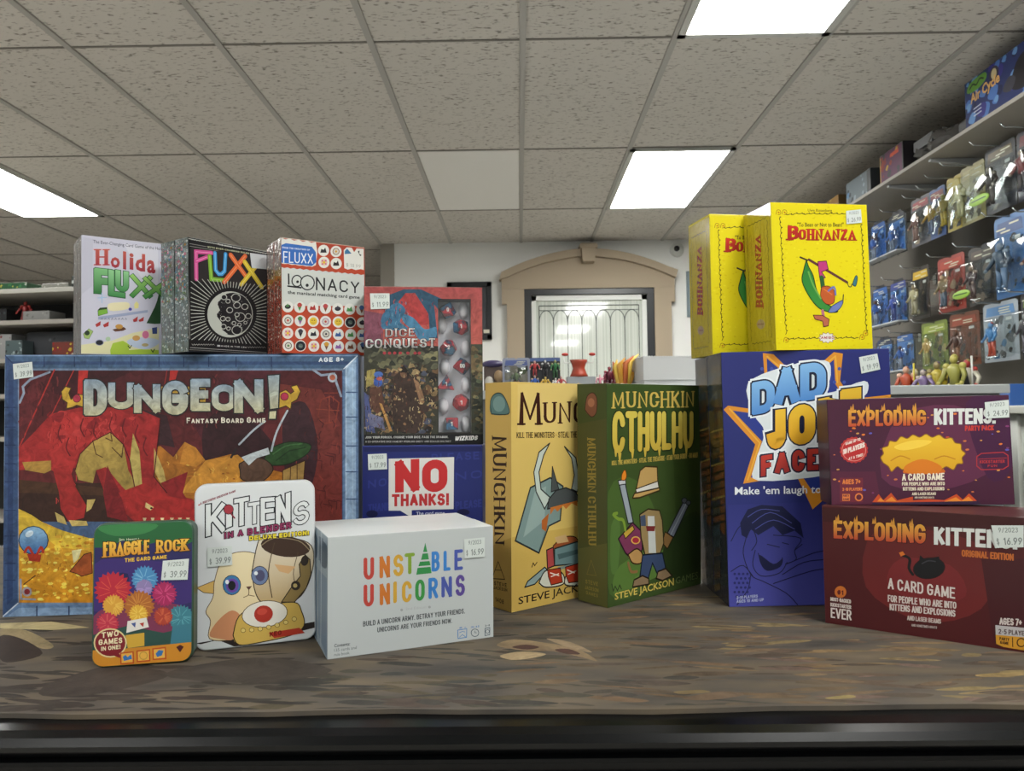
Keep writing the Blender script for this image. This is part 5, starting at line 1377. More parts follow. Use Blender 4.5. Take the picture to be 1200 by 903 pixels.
ART['yellow_cover'] = '''p 0 dccd16 0 0 2585 0 2585 3533 0 3533
m 2 d0be0e,e4d628,d6c20a 300 19 -100 44 2750 3579 19 43
s 0 3a3a14 17 235 3176 218 3132 234 3091 235 3048 222 3005 242 2964 258 2923 240 2879 239 2837 251 2796 231 2752 219 2709 241 2668 243 2626 233 2583 253 2542
e 6 3a3a14 246 3180 270 3181 245 3167
e 6 3a3a14 245 3053 244 3031 230 3053
e 6 3a3a14 268 2928 243 2927 269 2941
e 6 3a3a14 261 2800 262 2823 276 2801
e 6 3a3a14 251 2673 276 2673 251 2659
s 0 3a3a14 17 233 2541 221 2497 243 2456 249 2413 237 2370 254 2328 264 2286 239 2242 235 2199 248 2157 233 2113 227 2070 254 2029 257 1986 243 1943 258 1901 261 1859 234 1815 234 1772
e 6 3a3a14 244 2545 268 2546 243 2532
e 6 3a3a14 259 2418 258 2395 244 2418
e 6 3a3a14 274 2291 249 2290 274 2304
e 6 3a3a14 258 2161 259 2184 273 2162
e 6 3a3a14 264 2034 289 2034 263 2020
e 6 3a3a14 268 1906 267 1883 253 1906
s 0 3a3a14 17 238 1772 232 1731 258 1692 264 1651 248 1610 258 1570 263 1529 238 1487 237 1447 256 1407 248 1366 246 1325 272 1286 271 1245 251 1204 260 1164 262 1123 239 1081 246 1041 268 1002 259 961
e 6 3a3a14 248 1777 273 1777 248 1763
e 6 3a3a14 274 1656 273 1633 259 1656
e 6 3a3a14 273 1534 249 1534 274 1548
e 6 3a3a14 266 1412 267 1434 281 1412
e 6 3a3a14 282 1291 307 1291 282 1277
e 6 3a3a14 270 1168 269 1146 256 1168
e 6 3a3a14 256 1046 231 1046 256 1059
s 0 3a3a14 17 259 961 255 919 279 878 279 836 257 793 264 752 269 710 249 667 254 626 280 585 273 543 269 501 290 460 282 418 259 375
e 6 3a3a14 269 965 294 965 268 952
e 6 3a3a14 289 841 288 818 274 841
e 6 3a3a14 279 714 255 715 280 728
e 6 3a3a14 290 589 291 612 304 589
e 6 3a3a14 300 464 324 464 299 451
s 0 3a3a14 17 387 3247 435 3233 482 3250 530 3253 577 3242 625 3263 672 3280 720 3265 768 3266 815 3280 863 3263
e 6 3a3a14 398 3252 422 3252 397 3238
e 6 3a3a14 540 3257 539 3235 525 3257
e 6 3a3a14 683 3285 658 3284 683 3298
e 6 3a3a14 826 3285 827 3307 841 3285
s 0 3a3a14 17 863 3263 909 3252 956 3274 1003 3280 1049 3270 1096 3286 1143 3296 1189 3274 1236 3271 1283 3284 1329 3271 1376 3266 1424 3292 1471 3295
e 6 3a3a14 873 3268 898 3269 872 3254
e 6 3a3a14 1013 3285 1012 3262 998 3285
e 6 3a3a14 1154 3301 1128 3300 1154 3314
e 6 3a3a14 1293 3289 1294 3312 1308 3289
e 6 3a3a14 1434 3296 1460 3297 1434 3283
s 0 3a3a14 17 1470 3276 1516 3271 1564 3296 1610 3301 1656 3287 1703 3297 1750 3302 1795 3279 1842 3278 1889 3297 1936 3289 1982 3288
e 6 3a3a14 1480 3281 1506 3281 1480 3267
e 6 3a3a14 1621 3306 1620 3283 1605 3306
e 6 3a3a14 1760 3307 1735 3306 1761 3321
e 6 3a3a14 1900 3302 1901 3325 1915 3302
s 0 3a3a14 17 2410 3036 2391 2991 2408 2949 2408 2905 2394 2861 2415 2818 2431 2776 2412 2731 2411 2688 2423 2645 2402 2600 2389 2556 2412 2514 2413 2470 2402 2426 2424 2384 2433 2341
e 6 3a3a14 2420 3041 2446 3041 2420 3027
e 6 3a3a14 2419 2910 2418 2887 2403 2910
e 6 3a3a14 2442 2781 2416 2780 2443 2795
e 6 3a3a14 2434 2650 2435 2673 2450 2650
e 6 3a3a14 2422 2519 2448 2519 2422 2505
e 6 3a3a14 2434 2389 2433 2366 2419 2389
s 0 3a3a14 17 2403 2339 2389 2297 2413 2257 2419 2215 2406 2173 2423 2132 2433 2091 2407 2048 2402 2006 2416 1965 2400 1923 2394 1881 2421 1840 2424 1799 2409 1757 2424 1716 2427 1674 2399 1631 2399 1590 2415 1549 2402 1507
e 6 3a3a14 2414 2344 2440 2345 2413 2330
e 6 3a3a14 2429 2220 2428 2197 2414 2220
e 6 3a3a14 2444 2096 2418 2095 2444 2109
e 6 3a3a14 2426 1970 2428 1993 2442 1970
e 6 3a3a14 2432 1845 2458 1845 2431 1831
e 6 3a3a14 2435 1720 2433 1697 2419 1720
e 6 3a3a14 2409 1594 2383 1594 2410 1608
s 0 3a3a14 17 2403 1507 2395 1464 2422 1422 2427 1380 2409 1336 2420 1294 2424 1252 2397 1208 2395 1165 2414 1123 2405 1081 2402 1038 2429 996 2426 954
e 6 3a3a14 2413 1511 2439 1511 2413 1497
e 6 3a3a14 2438 1384 2437 1361 2422 1384
e 6 3a3a14 2435 1256 2409 1256 2436 1270
e 6 3a3a14 2425 1128 2426 1151 2441 1128
e 6 3a3a14 2439 1001 2465 1001 2439 987
s 0 3a3a14 17 2409 953 2405 910 2430 869 2429 826 2406 782 2413 740 2418 698 2396 654 2402 612 2428 570 2421 528 2417 485 2438 443 2430 400
e 6 3a3a14 2420 958 2446 957 2419 944
e 6 3a3a14 2440 831 2439 808 2424 831
e 6 3a3a14 2429 702 2403 702 2430 716
e 6 3a3a14 2439 575 2440 598 2454 575
e 6 3a3a14 2448 448 2474 447 2448 434
s 0 3a3a14 17 304 276 349 259 397 273 444 273 490 260 538 278 585 291 631 274 678 272 726 283
e 6 3a3a14 314 281 338 280 313 267
e 6 3a3a14 454 278 453 255 439 278
e 6 3a3a14 595 296 570 296 596 309
s 0 3a3a14 17 725 264 772 253 819 274 866 279 913 269 960 284 1007 294 1054 272 1101 268
e 6 3a3a14 735 268 760 268 735 255
e 6 3a3a14 876 284 875 261 861 284
e 6 3a3a14 1018 298 993 298 1018 312
s 0 3a3a14 17 1582 280 1627 263 1674 277 1720 277 1765 264 1812 282 1858 296 1904 278 1950 276 1996 287 2042 267
e 6 3a3a14 1593 285 1618 284 1592 271
e 6 3a3a14 1730 282 1729 259 1715 282
e 6 3a3a14 1869 300 1843 300 1870 314
e 6 3a3a14 2007 291 2008 314 2022 291
s 0 3a3a14 17 2042 267 2092 255 2145 275 2197 279
e 6 3a3a14 2052 272 2078 272 2051 258
s 1 8a5a18 14 134 3241 169 3342 247 3335 254 3253 184 3233
e 16 b8741c 206 3288 231 3289 205 3266
s 1 8a5a18 14 293 3245 327 3346 406 3338 413 3257 342 3237
e 16 b8741c 365 3292 389 3292 364 3269
s 1 8a5a18 14 196 197 230 295 309 285 315 204 245 187
e 16 b8741c 267 241 292 241 266 218
s 1 8a5a18 15 2226 241 2262 342 2344 332 2350 249 2277 231
e 16 b8741c 2300 286 2326 286 2299 263
s 1 8a5a18 15 2323 332 2359 433 2441 423 2448 340 2374 322
e 16 b8741c 2398 377 2424 377 2397 354
t 1 5a5418 0.01 976 3328 1626 3334 980 3397 1629 3403 Uwe Rosenberg
t 1 4a4616 0.02 678 2957 1926 2980 683 3057 1931 3082 "To Bean or Not to Bean!"
t 6 5a1410 0.298 406 2618 711 2622 423 2996 728 3002 B
t 6 c43024,a02420 0.27 414 2625 703 2630 431 2989 720 2994 B
t 6 5a1410 0.269 697 2624 2241 2638 710 2908 2255 2927 OHNANZA
t 6 c43024,a02420 0.24 703 2630 2235 2643 716 2903 2249 2921 OHNANZA
s 0 3a2a28 43 725 2220 912 2150
s 0 5a2c34 63 953 2164 1953 1621
s 1 3a3a2a 24 1954 1644 1990 1529 2051 1515 2080 1575
p 1 3a7080 2095 1575 2193 1783 2242 1728 2180 1530
s 1 1c2c30 15 2095 1575 2193 1783 2242 1728 2180 1530 2095 1575
p 0 b83a78 1188 2120 1416 2136 1458 1939 1277 1870 1372 1733 1220 1723 1202 1892
s 0 4a1434 19 1188 2120 1416 2136 1458 1939 1277 1870 1372 1733 1220 1723 1202 1892 1188 2120
s 0 2c5a30 116 1271 1733 1295 1504
p 1 2c7a34,3a8a3c 887 2163 930 2004 1046 1777 1129 1413 1319 1139 1566 1002 1663 910 1459 902 1161 1003 922 1276 748 1639 801 1912
s 1 163018 24 887 2163 930 2004 1046 1777 1129 1413 1319 1139 1566 1002 1663 910 1459 902 1161 1003 922 1276 748 1639 801 1912 887 2163
p 1 6a78b0 1517 1048 1804 1184 1772 1047 1612 910 1409 902
s 1 2a3050 19 1517 1048 1804 1184 1772 1047 1612 910 1409 902 1517 1048
p 1 b85a2c 1260 1504 1438 1528 1585 1413 1572 1139 1367 1094 1224 1276
s 1 4a2010 15 1260 1504 1438 1528 1585 1413 1572 1139 1367 1094 1224 1276 1260 1504
s 0 d8783c 24 1308 1459 1530 1322
s 1 6a70b4 48 1433 1413 1590 1505 1622 1322
s 0 3c3c2a 29 1836 1322 1819 1184
s 1 6ca850 43 924 1867 1035 1549 1222 1231
s 0 b06a7c 77 1258 934 1276 775
p 0 b0644c 1002 831 1047 731 1247 684 1265 547 1393 569 1426 728 1253 821
s 0 4a2018 19 1002 831 1047 731 1247 684 1265 547 1393 569 1426 728 1253 821 1002 831
p 0 dcd8d0 1519 281 1576 242 1489 228 1498 178 1412 193 1372 147 1314 186 1237 160 1226 210 1137 212 1175 257 1102 286 1178 312 1144 359 1233 358 1249 408 1324 380 1385 418 1421 371 1508 384 1494 334 1579 319
s 0 7a3030 10 1519 281 1576 242 1489 228 1498 178 1412 193 1372 147 1314 186 1237 160 1226 210 1137 212 1175 257 1102 286 1178 312 1144 359 1233 358 1249 408 1324 380 1385 418 1421 371 1508 384 1494 334 1579 319 1519 281
t 0 a04050 0.26 1186 257 1530 253 1189 321 1533 317 AMIGO'''
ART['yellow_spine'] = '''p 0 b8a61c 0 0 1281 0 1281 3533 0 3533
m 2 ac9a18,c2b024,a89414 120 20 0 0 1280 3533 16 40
s 0 3c3a14 14 153 317 172 380 154 443 155 506 173 569 154 632 136 694 154 757 150 820 132 883 152 946 169 1008 151 1071 157 1134 176 1197 154 1260 140 1322 157 1385 148 1448 130 1511 152 1574 165 1637 148 1699 159 1762 177 1825 155 1888 144 1951 160 2013 147 2076 129 2139 152 2202 161 2265 144 2327 159 2390 177 2453 155 2516 148 2579 164 2642 147 2704 130 2767 152 2830 156 2893 141 2956 160 3018 176 3081 154 3144
s 0 3c3a14 14 1101 317 1120 380 1102 443 1103 506 1121 569 1101 632 1084 694 1101 757 1098 820 1079 883 1100 946 1116 1008 1099 1071 1105 1134 1123 1197 1102 1260 1087 1322 1105 1385 1096 1448 1078 1511 1100 1574 1112 1637 1095 1699 1106 1762 1124 1825 1102 1888 1091 1951 1108 2013 1095 2076 1077 2139 1099 2202 1108 2265 1092 2327 1107 2390 1125 2453 1102 2516 1095 2579 1112 2642 1094 2704 1077 2767 1100 2830 1104 2893 1088 2956 1107 3018 1124 3081 1102 3144
s 0 3c3a14 14 192 247 237 263 283 243 329 232 375 255 421 260 467 236 512 237 558 261 604 253 650 231 696 244 742 263 787 245 833 231 879 253 925 261 971 237 1017 235 1062 259
s 0 3c3a14 14 192 3215 237 3231 283 3211 329 3200 375 3223 421 3227 467 3203 512 3205 558 3228 604 3221 650 3199 696 3212 742 3231 787 3213 833 3199 879 3220 925 3229 971 3205 1017 3203 1062 3227
t 6 9c2c20 0.24 806 1081 800 2854 420 1135 538 2916 BOHNANZA
e 16 a89070 637 695 827 673 628 575
t 0 8a4a40 0.25 494 684 774 661 497 730 778 707 AMIGO'''
ART['purple_cover'] = '''p 0 441b32 0 0 3633 0 3633 2301 0 2301
p 1 5c2844 1485 1918 2846 2016 3268 822 2152 307 1047 583
p 1 40193a 2792 2151 3635 2127 3626 817 3135 562
p 0 521f36 37 729 928 719 1020 -18 5 -14
m 2 c06a3a,5a58b0,b84838,c89048,7a3a6a,d8742c 60 21 17 256 3576 2129 19 45
t 0 3c1414 0.245 404 1685 2003 1677 422 2081 2021 2040 EXPLODING
t 0 d8a03c,b4432c 0.185 419 1700 1991 1691 435 2067 2007 2025 EXPLODING
p 0 c88a34 466 2039 490 2160 506 2092 543 2200 555 2036
p 0 c88a34 784 2036 809 2157 825 2089 861 2196 873 2033
p 0 c88a34 1101 2033 1125 2154 1141 2086 1178 2193 1189 2031
p 0 c88a34 1415 2030 1440 2151 1455 2083 1492 2190 1503 2028
p 0 c88a34 1727 2027 1752 2147 1767 2080 1803 2186 1814 2025
t 0 d2d6d2 0.2 2145 1695 3350 1700 2162 2047 3366 2022 KITTENS.
t 0 b83a30 0.22 2744 1555 3306 1556 2750 1668 3312 1668 PARTY PACK
p 1 c8641e 1490 679 1748 876 2118 870 2292 670
p 1 e0b830,cf9a1e 1094 905 1048 1019 1109 1106 1089 1220 1204 1265 1247 1372 1371 1356 1476 1462 1599 1419 1715 1497 1849 1441 1976 1505 2096 1436 2234 1486 2340 1404 2475 1415 2543 1308 2651 1279 2658 1160 2727 1080 2661 988 2668 870 2558 858 2479 740 2348 808 2235 756 2129 850 1873 907 1622 844 1481 752 1372 821 1254 715 1196 823
s 1 8a5a14 19 1094 905 1048 1019 1109 1106 1089 1220 1204 1265 1247 1372 1371 1356 1476 1462 1599 1419 1715 1497 1849 1441 1976 1505 2096 1436 2234 1486 2340 1404 2475 1415 2543 1308 2651 1279 2658 1160 2727 1080 2661 988 2668 870 2558 858 2479 740 2348 808 2235 756 2129 850 1873 907 1622 844 1481 752 1372 821 1254 715 1196 823 1094 905
s 1 b88018 26 1252 949 1445 1047 1628 977
s 1 b88018 26 2122 970 2310 1033 2520 964
p 1 ecc848 1329 1250 1709 1377 2080 1356 1889 1240 1513 1166
p 1 d0761e 1528 832 1876 974 2238 822 2139 671 1583 678
t 0 e6dcc8 0.18 1451 513 2291 524 1458 666 2298 676 A CARD GAME
t 0 dcd0b8 0.2 1446 413 2292 412 1450 486 2295 485 FOR PEOPLE WHO ARE INTO
t 0 dcd0b8 0.2 1460 306 2280 306 1463 379 2284 379 KITTENS AND EXPLOSIONS
t 0 dcd0b8 0.2 1635 205 2110 209 1638 265 2113 268 AND LASER BEAMS
t 0 c8bca8 0.2 1682 138 2070 136 1684 178 2072 176 AND SOMETIMES GOATS
p 0 c04a24 835 63 969 236 1057 102 1221 261 1338 100 1653 178 1649 99 1959 124 2264 96 2514 226 2630 107 2757 237 2900 79 1893 45
p 0 e08a30 930 76 1003 156 1087 75 1230 181 1325 74 1772 85
p 0 e08a30 2263 69 2499 160 2598 81 2742 172 2839 66
p 0 33203c 834 49 2930 79 2986 -13 831 -31
p 0 b02a2a 783 1185 798 1140 766 1102 766 1054 724 1028 709 981 661 969 633 929 584 932 544 902 499 920 453 904 416 934 367 933 341 974 295 987 283 1034 244 1062 248 1110 219 1149 238 1194 223 1240 255 1278 255 1327 297 1353 313 1399 360 1412 389 1452 438 1449 478 1478 523 1460 570 1476 607 1445 656 1446 681 1405 727 1391 738 1345 777 1317 773 1269 802 1230
s 0 d88a80 13 753 1186 739 1116 705 1053 653 1002 589 968 518 954 446 960 380 988 326 1033 288 1092 270 1160 273 1231 298 1298 342 1356 402 1398 470 1422 543 1425 612 1407 673 1370 719 1316 746 1252 752 1182
t 0 e2d2c8 0.24 283 1092 736 1247 288 1207 741 1361 10 PLAYERS
t 0 e2d2c8 0.22 343 1294 654 1397 346 1355 657 1458 GAME UP TO
t 0 e2d2c8 0.22 393 968 690 1059 396 1029 693 1119 AT A TIME!
p 0 6a2434 198 592 669 587 646 64 175 66
t 0 d87a3a 0.2 243 450 612 453 247 558 617 561 AGES 7+
t 0 d87a3a 0.2 237 308 644 312 240 376 647 379 2-10 PLAYERS
p 0 d87a3a 234 241 387 240 380 92 227 93
t 0 5a2030 0.2 244 180 371 179 246 227 373 226 PARTY
t 0 5a2030 0.2 241 106 368 105 243 153 370 152 GAME
e 16 d87a3a 568 171 650 171 564 84
e 16 5a2030 568 171 625 171 565 111
s 0 a83034 19 2947 1010 3041 1075 3462 1094 3548 1027 3542 805 3444 741 3024 733 2937 813 2947 1010
t 0 a83034 0.22 3000 865 3480 871 3003 931 3484 937 KICKSTARTER
t 0 a83034 0.22 3147 784 3327 788 3149 837 3329 841 FUN
s 0 a83034 12 2987 957 3516 975'''
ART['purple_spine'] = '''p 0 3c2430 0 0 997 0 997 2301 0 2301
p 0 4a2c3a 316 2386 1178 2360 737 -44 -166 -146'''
ART['red_cover'] = '''p 0 4a1a1c 0 0 3847 0 3847 2544 0 2544
p 1 5c2020,6a2424 1058 2076 2418 2128 3133 1713 2898 727 1870 327 842 882
p 0 3c1718 -19 2493 3655 2587 3646 2293 -28 2188
p 0 421a1e 2928 1691 3629 1766 3574 69 3081 100
p 1 722628 1511 1540 2398 1512 2645 932 1882 703 1262 1000
t 0 3c1414 0.245 210 1829 1997 1876 222 2250 2010 2295 EXPLODING
t 0 d8a03c,b4432c 0.185 225 1845 1985 1891 237 2235 1997 2280 EXPLODING
p 0 c88a34 268 2210 290 2332 307 2267 342 2376 356 2217
p 0 c88a34 638 2215 660 2335 677 2271 711 2379 725 2221
p 0 c88a34 999 2219 1020 2338 1036 2274 1069 2381 1083 2226
p 0 c88a34 1349 2224 1370 2341 1386 2278 1418 2383 1431 2230
p 0 c88a34 1691 2228 1711 2343 1726 2281 1758 2385 1770 2234
t 0 d2d6d2 0.2 2128 1892 3517 1930 2139 2247 3529 2288 KITTENS.
t 0 b8652c 0.18 2601 1705 3451 1711 2605 1839 3455 1841 ORIGINAL EDITION
s 1 141416 54 1730 1248 1666 1367 1683 1558 1559 1621
p 0 d0702a 1524 1592 1491 1665 1561 1698 1605 1639
e 20 2a1416 2025 1408 2314 1486 2046 1194
e 20 161618 2025 1408 2298 1482 2044 1213
p 0 161618 1851 1526 1877 1654 1964 1576
p 0 161618 2087 1626 2209 1664 2237 1543
s 1 3a3a40 24 1906 1488 2019 1557 2140 1557
t 0 d2cac4 0.14 1259 897 2463 858 1266 1129 2470 1079 A CARD GAME
t 0 ccc2bc 0.16 1251 633 2479 665 1255 775 2483 800 FOR PEOPLE WHO ARE INTO
t 0 ccc2bc 0.16 1281 465 2458 504 1285 600 2462 638 KITTENS AND EXPLOSIONS
t 0 bcb0aa 0.18 1599 310 2205 330 1602 405 2208 422 AND LASER BEAMS
t 0 a89c98 0.2 1675 196 2131 219 1677 246 2133 269 AND SOMETIMES GOATS
e 16 c06a2c 332 710 451 725 328 583
t 0 5a1c1c 0.24 267 648 393 651 270 748 395 751 #1
t 0 ccc2bc 0.2 123 495 537 493 125 575 539 573 MOST-BACKED
t 0 ccc2bc 0.2 119 374 540 375 122 454 542 455 KICKSTARTER
t 0 d6cec8 0.14 119 133 539 132 125 348 546 356 EVER
t 0 ccc2bc 0.17 3183 472 3539 500 3188 603 3543 629 AGES 7+
p 0 b8b4b4 3118 450 3779 480 3773 307 3117 266
t 0 5a4a4a 0.18 3163 292 3678 331 3166 387 3681 424 2-5 PLAYERS
p 0 c8902c 3117 266 3773 307 3764 46 3230 55 3121 95
t 0 4a2c14 0.2 3174 175 3333 179 3176 235 3335 238 PARTY
t 0 4a2c14 0.2 3182 106 3321 107 3184 165 3323 166 GAME
s 0 4a2c14 14 3385 258 3384 82
e 16 4a2c14 3519 188 3592 200 3516 100
e 16 c8902c 3519 188 3573 197 3517 123'''
ART['holiday_cover'] = '''p 0 c4c4d4 0 0 1997 0 1997 2865 0 2865
p 0 bcbccc 8 2819 251 2789 234 1648 11 1423
p 0 d0d0dc 918 2768 1697 2735 1696 1778 1302 1957
t 1 3a3a48 0.004 247 2693 1938 2698 247 2776 1938 2777 The Ever-Changing Card Game of the Holidays
t 6 d8b0b8 0.245 296 2143 583 2173 295 2561 582 2596 H
t 6 b85a4c,a03440 0.2 306 2156 572 2184 305 2550 572 2582 H
t 1 b85a4c,982c3c 0.035 628 2154 833 2159 627 2518 833 2525 o
t 1 b85a4c,982c3c 0.035 900 2147 972 2138 899 2581 971 2573 l
t 1 b85a4c,982c3c 0.035 1042 2155 1138 2148 1042 2580 1138 2574 i
t 1 b85a4c,982c3c 0.035 1176 2127 1400 2132 1176 2554 1400 2563 d
t 1 b85a4c,982c3c 0.035 1439 2110 1636 2113 1439 2563 1637 2569 a
t 1 b85a4c,982c3c 0.035 1746 2098 1927 2098 1746 2555 1928 2559 y
t 0 2a5a38 0.286 257 1460 670 1460 256 2111 670 2100 F
t 0 7cb87c,2c6c34 0.25 271 1475 656 1476 270 2096 656 2084 F
t 0 2a5a38 0.236 565 1426 960 1397 564 2107 960 2061 L
t 0 8cc48c,3c8448 0.19 582 1444 943 1418 581 2087 943 2042 L
t 0 2a5a38 0.264 717 1569 1039 1536 717 2110 1039 2083 U
t 0 8cc48c,3c8448 0.22 731 1583 1025 1553 730 2094 1025 2069 U
t 0 2a5a38 0.208 1042 1418 1580 1440 1042 2042 1580 2039 X
t 0 9acc6c,2c7838 0.16 1058 1436 1563 1458 1058 2026 1564 2020 X
t 0 2a5a38 0.208 1336 1425 1969 1385 1336 2007 1970 1979 X
t 0 9acc6c,2c7838 0.16 1351 1441 1953 1403 1351 1990 1954 1963 X
s 0 88b8e0 12 435 1499 444 1250
s 0 88b8e0 12 344 1367 545 1393
s 0 a8cce8 8 371 1442 508 1318
s 0 a8cce8 8 508 1453 371 1307
p 1 e0d8b0 582 1240 843 1301 1033 1294 995 1143 619 1075
p 0 9aa4c0 362 913 1458 1154 1458 1090 362 840
p 0 7ab040 353 1057 545 1154 564 1009 362 933
s 0 3a5020 8 353 1057 545 1154 564 1009 362 933 353 1057
p 0 2c4020 344 1067 399 1133 555 1158 545 1108
p 0 a83838 299 723 417 812 408 708 326 658
p 0 a83838 463 722 592 813 583 697 491 661
p 0 a83838 1119 886 1234 979 1215 850 1138 830
p 0 a83838 1244 883 1370 977 1360 869 1273 842
p 0 5c3a28 666 618 731 643 919 695 976 645 900 599 731 569
e 16 b88a44 816 700 900 704 816 641
p 0 d8d4a8 -14 215 657 346 1109 557 1715 717 1714 25 -13 11
p 0 a4c040 620 116 676 285 900 357 1052 258 1033 130 1302 161 1714 155 1714 25 630 1
p 1 b8c4d8 995 361 1302 460 1695 413 1675 283 1419 166 1109 218
e 16 e0b0c0 1409 529 1493 533 1409 424
e 16 c87090 1409 529 1483 533 1409 435
e 16 c89a58 1196 434 1283 438 1196 366
e 16 b0a070 1399 272 1477 275 1399 229
p 0 9ab46a 48 483 164 612 254 555 164 366 75 382
s 0 4a5a34 8 48 483 164 612 254 555 164 366 75 382 48 483
e 16 2c3c28 128 508 182 511 128 450
e 16 8a8ea8 391 289 482 293 391 215
e 16 22242c 391 289 467 292 391 231
e 16 a8c0a0 574 384 629 387 574 330
p 0 e0d890 1148 1282 1205 1350 1254 1290 1244 1182 1157 1165
e 16 4a44a0 1061 1144 1100 1146 1061 1106
p 0 28482c 1715 1584 1675 1407 1616 1230 1517 1008 1429 819 1615 809 1755 828 1755 1544
p 0 3c4c80 1556 708 1675 736 1675 564 1566 558
s 0 3c4c1c 20 1014 235 1052 173 1090 249
s 0 3c4c1c 21 1536 159 1575 96 1615 173
s 0 6a6a7a 10 417 844 446 887 457 846
s 0 6a6a7a 10 490 848 520 891 531 851
s 0 6a6a7a 10 564 853 594 896 605 855
s 0 6a6a7a 10 638 857 668 901 679 860
s 0 6a6a7a 10 713 862 742 905 754 864
s 0 6a6a7a 10 787 866 817 910 829 869
s 0 6a6a7a 10 862 871 893 915 904 873
s 0 6a6a7a 10 938 875 968 919 980 878'''
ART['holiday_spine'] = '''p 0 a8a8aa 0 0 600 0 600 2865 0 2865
m 0 c8c8c8,8a8a8c,d8d8d4,707478,b08a80 160 22 0 0 600 2865 12 48'''  # whitish flecks paint the shrink film's glints into the spine colour
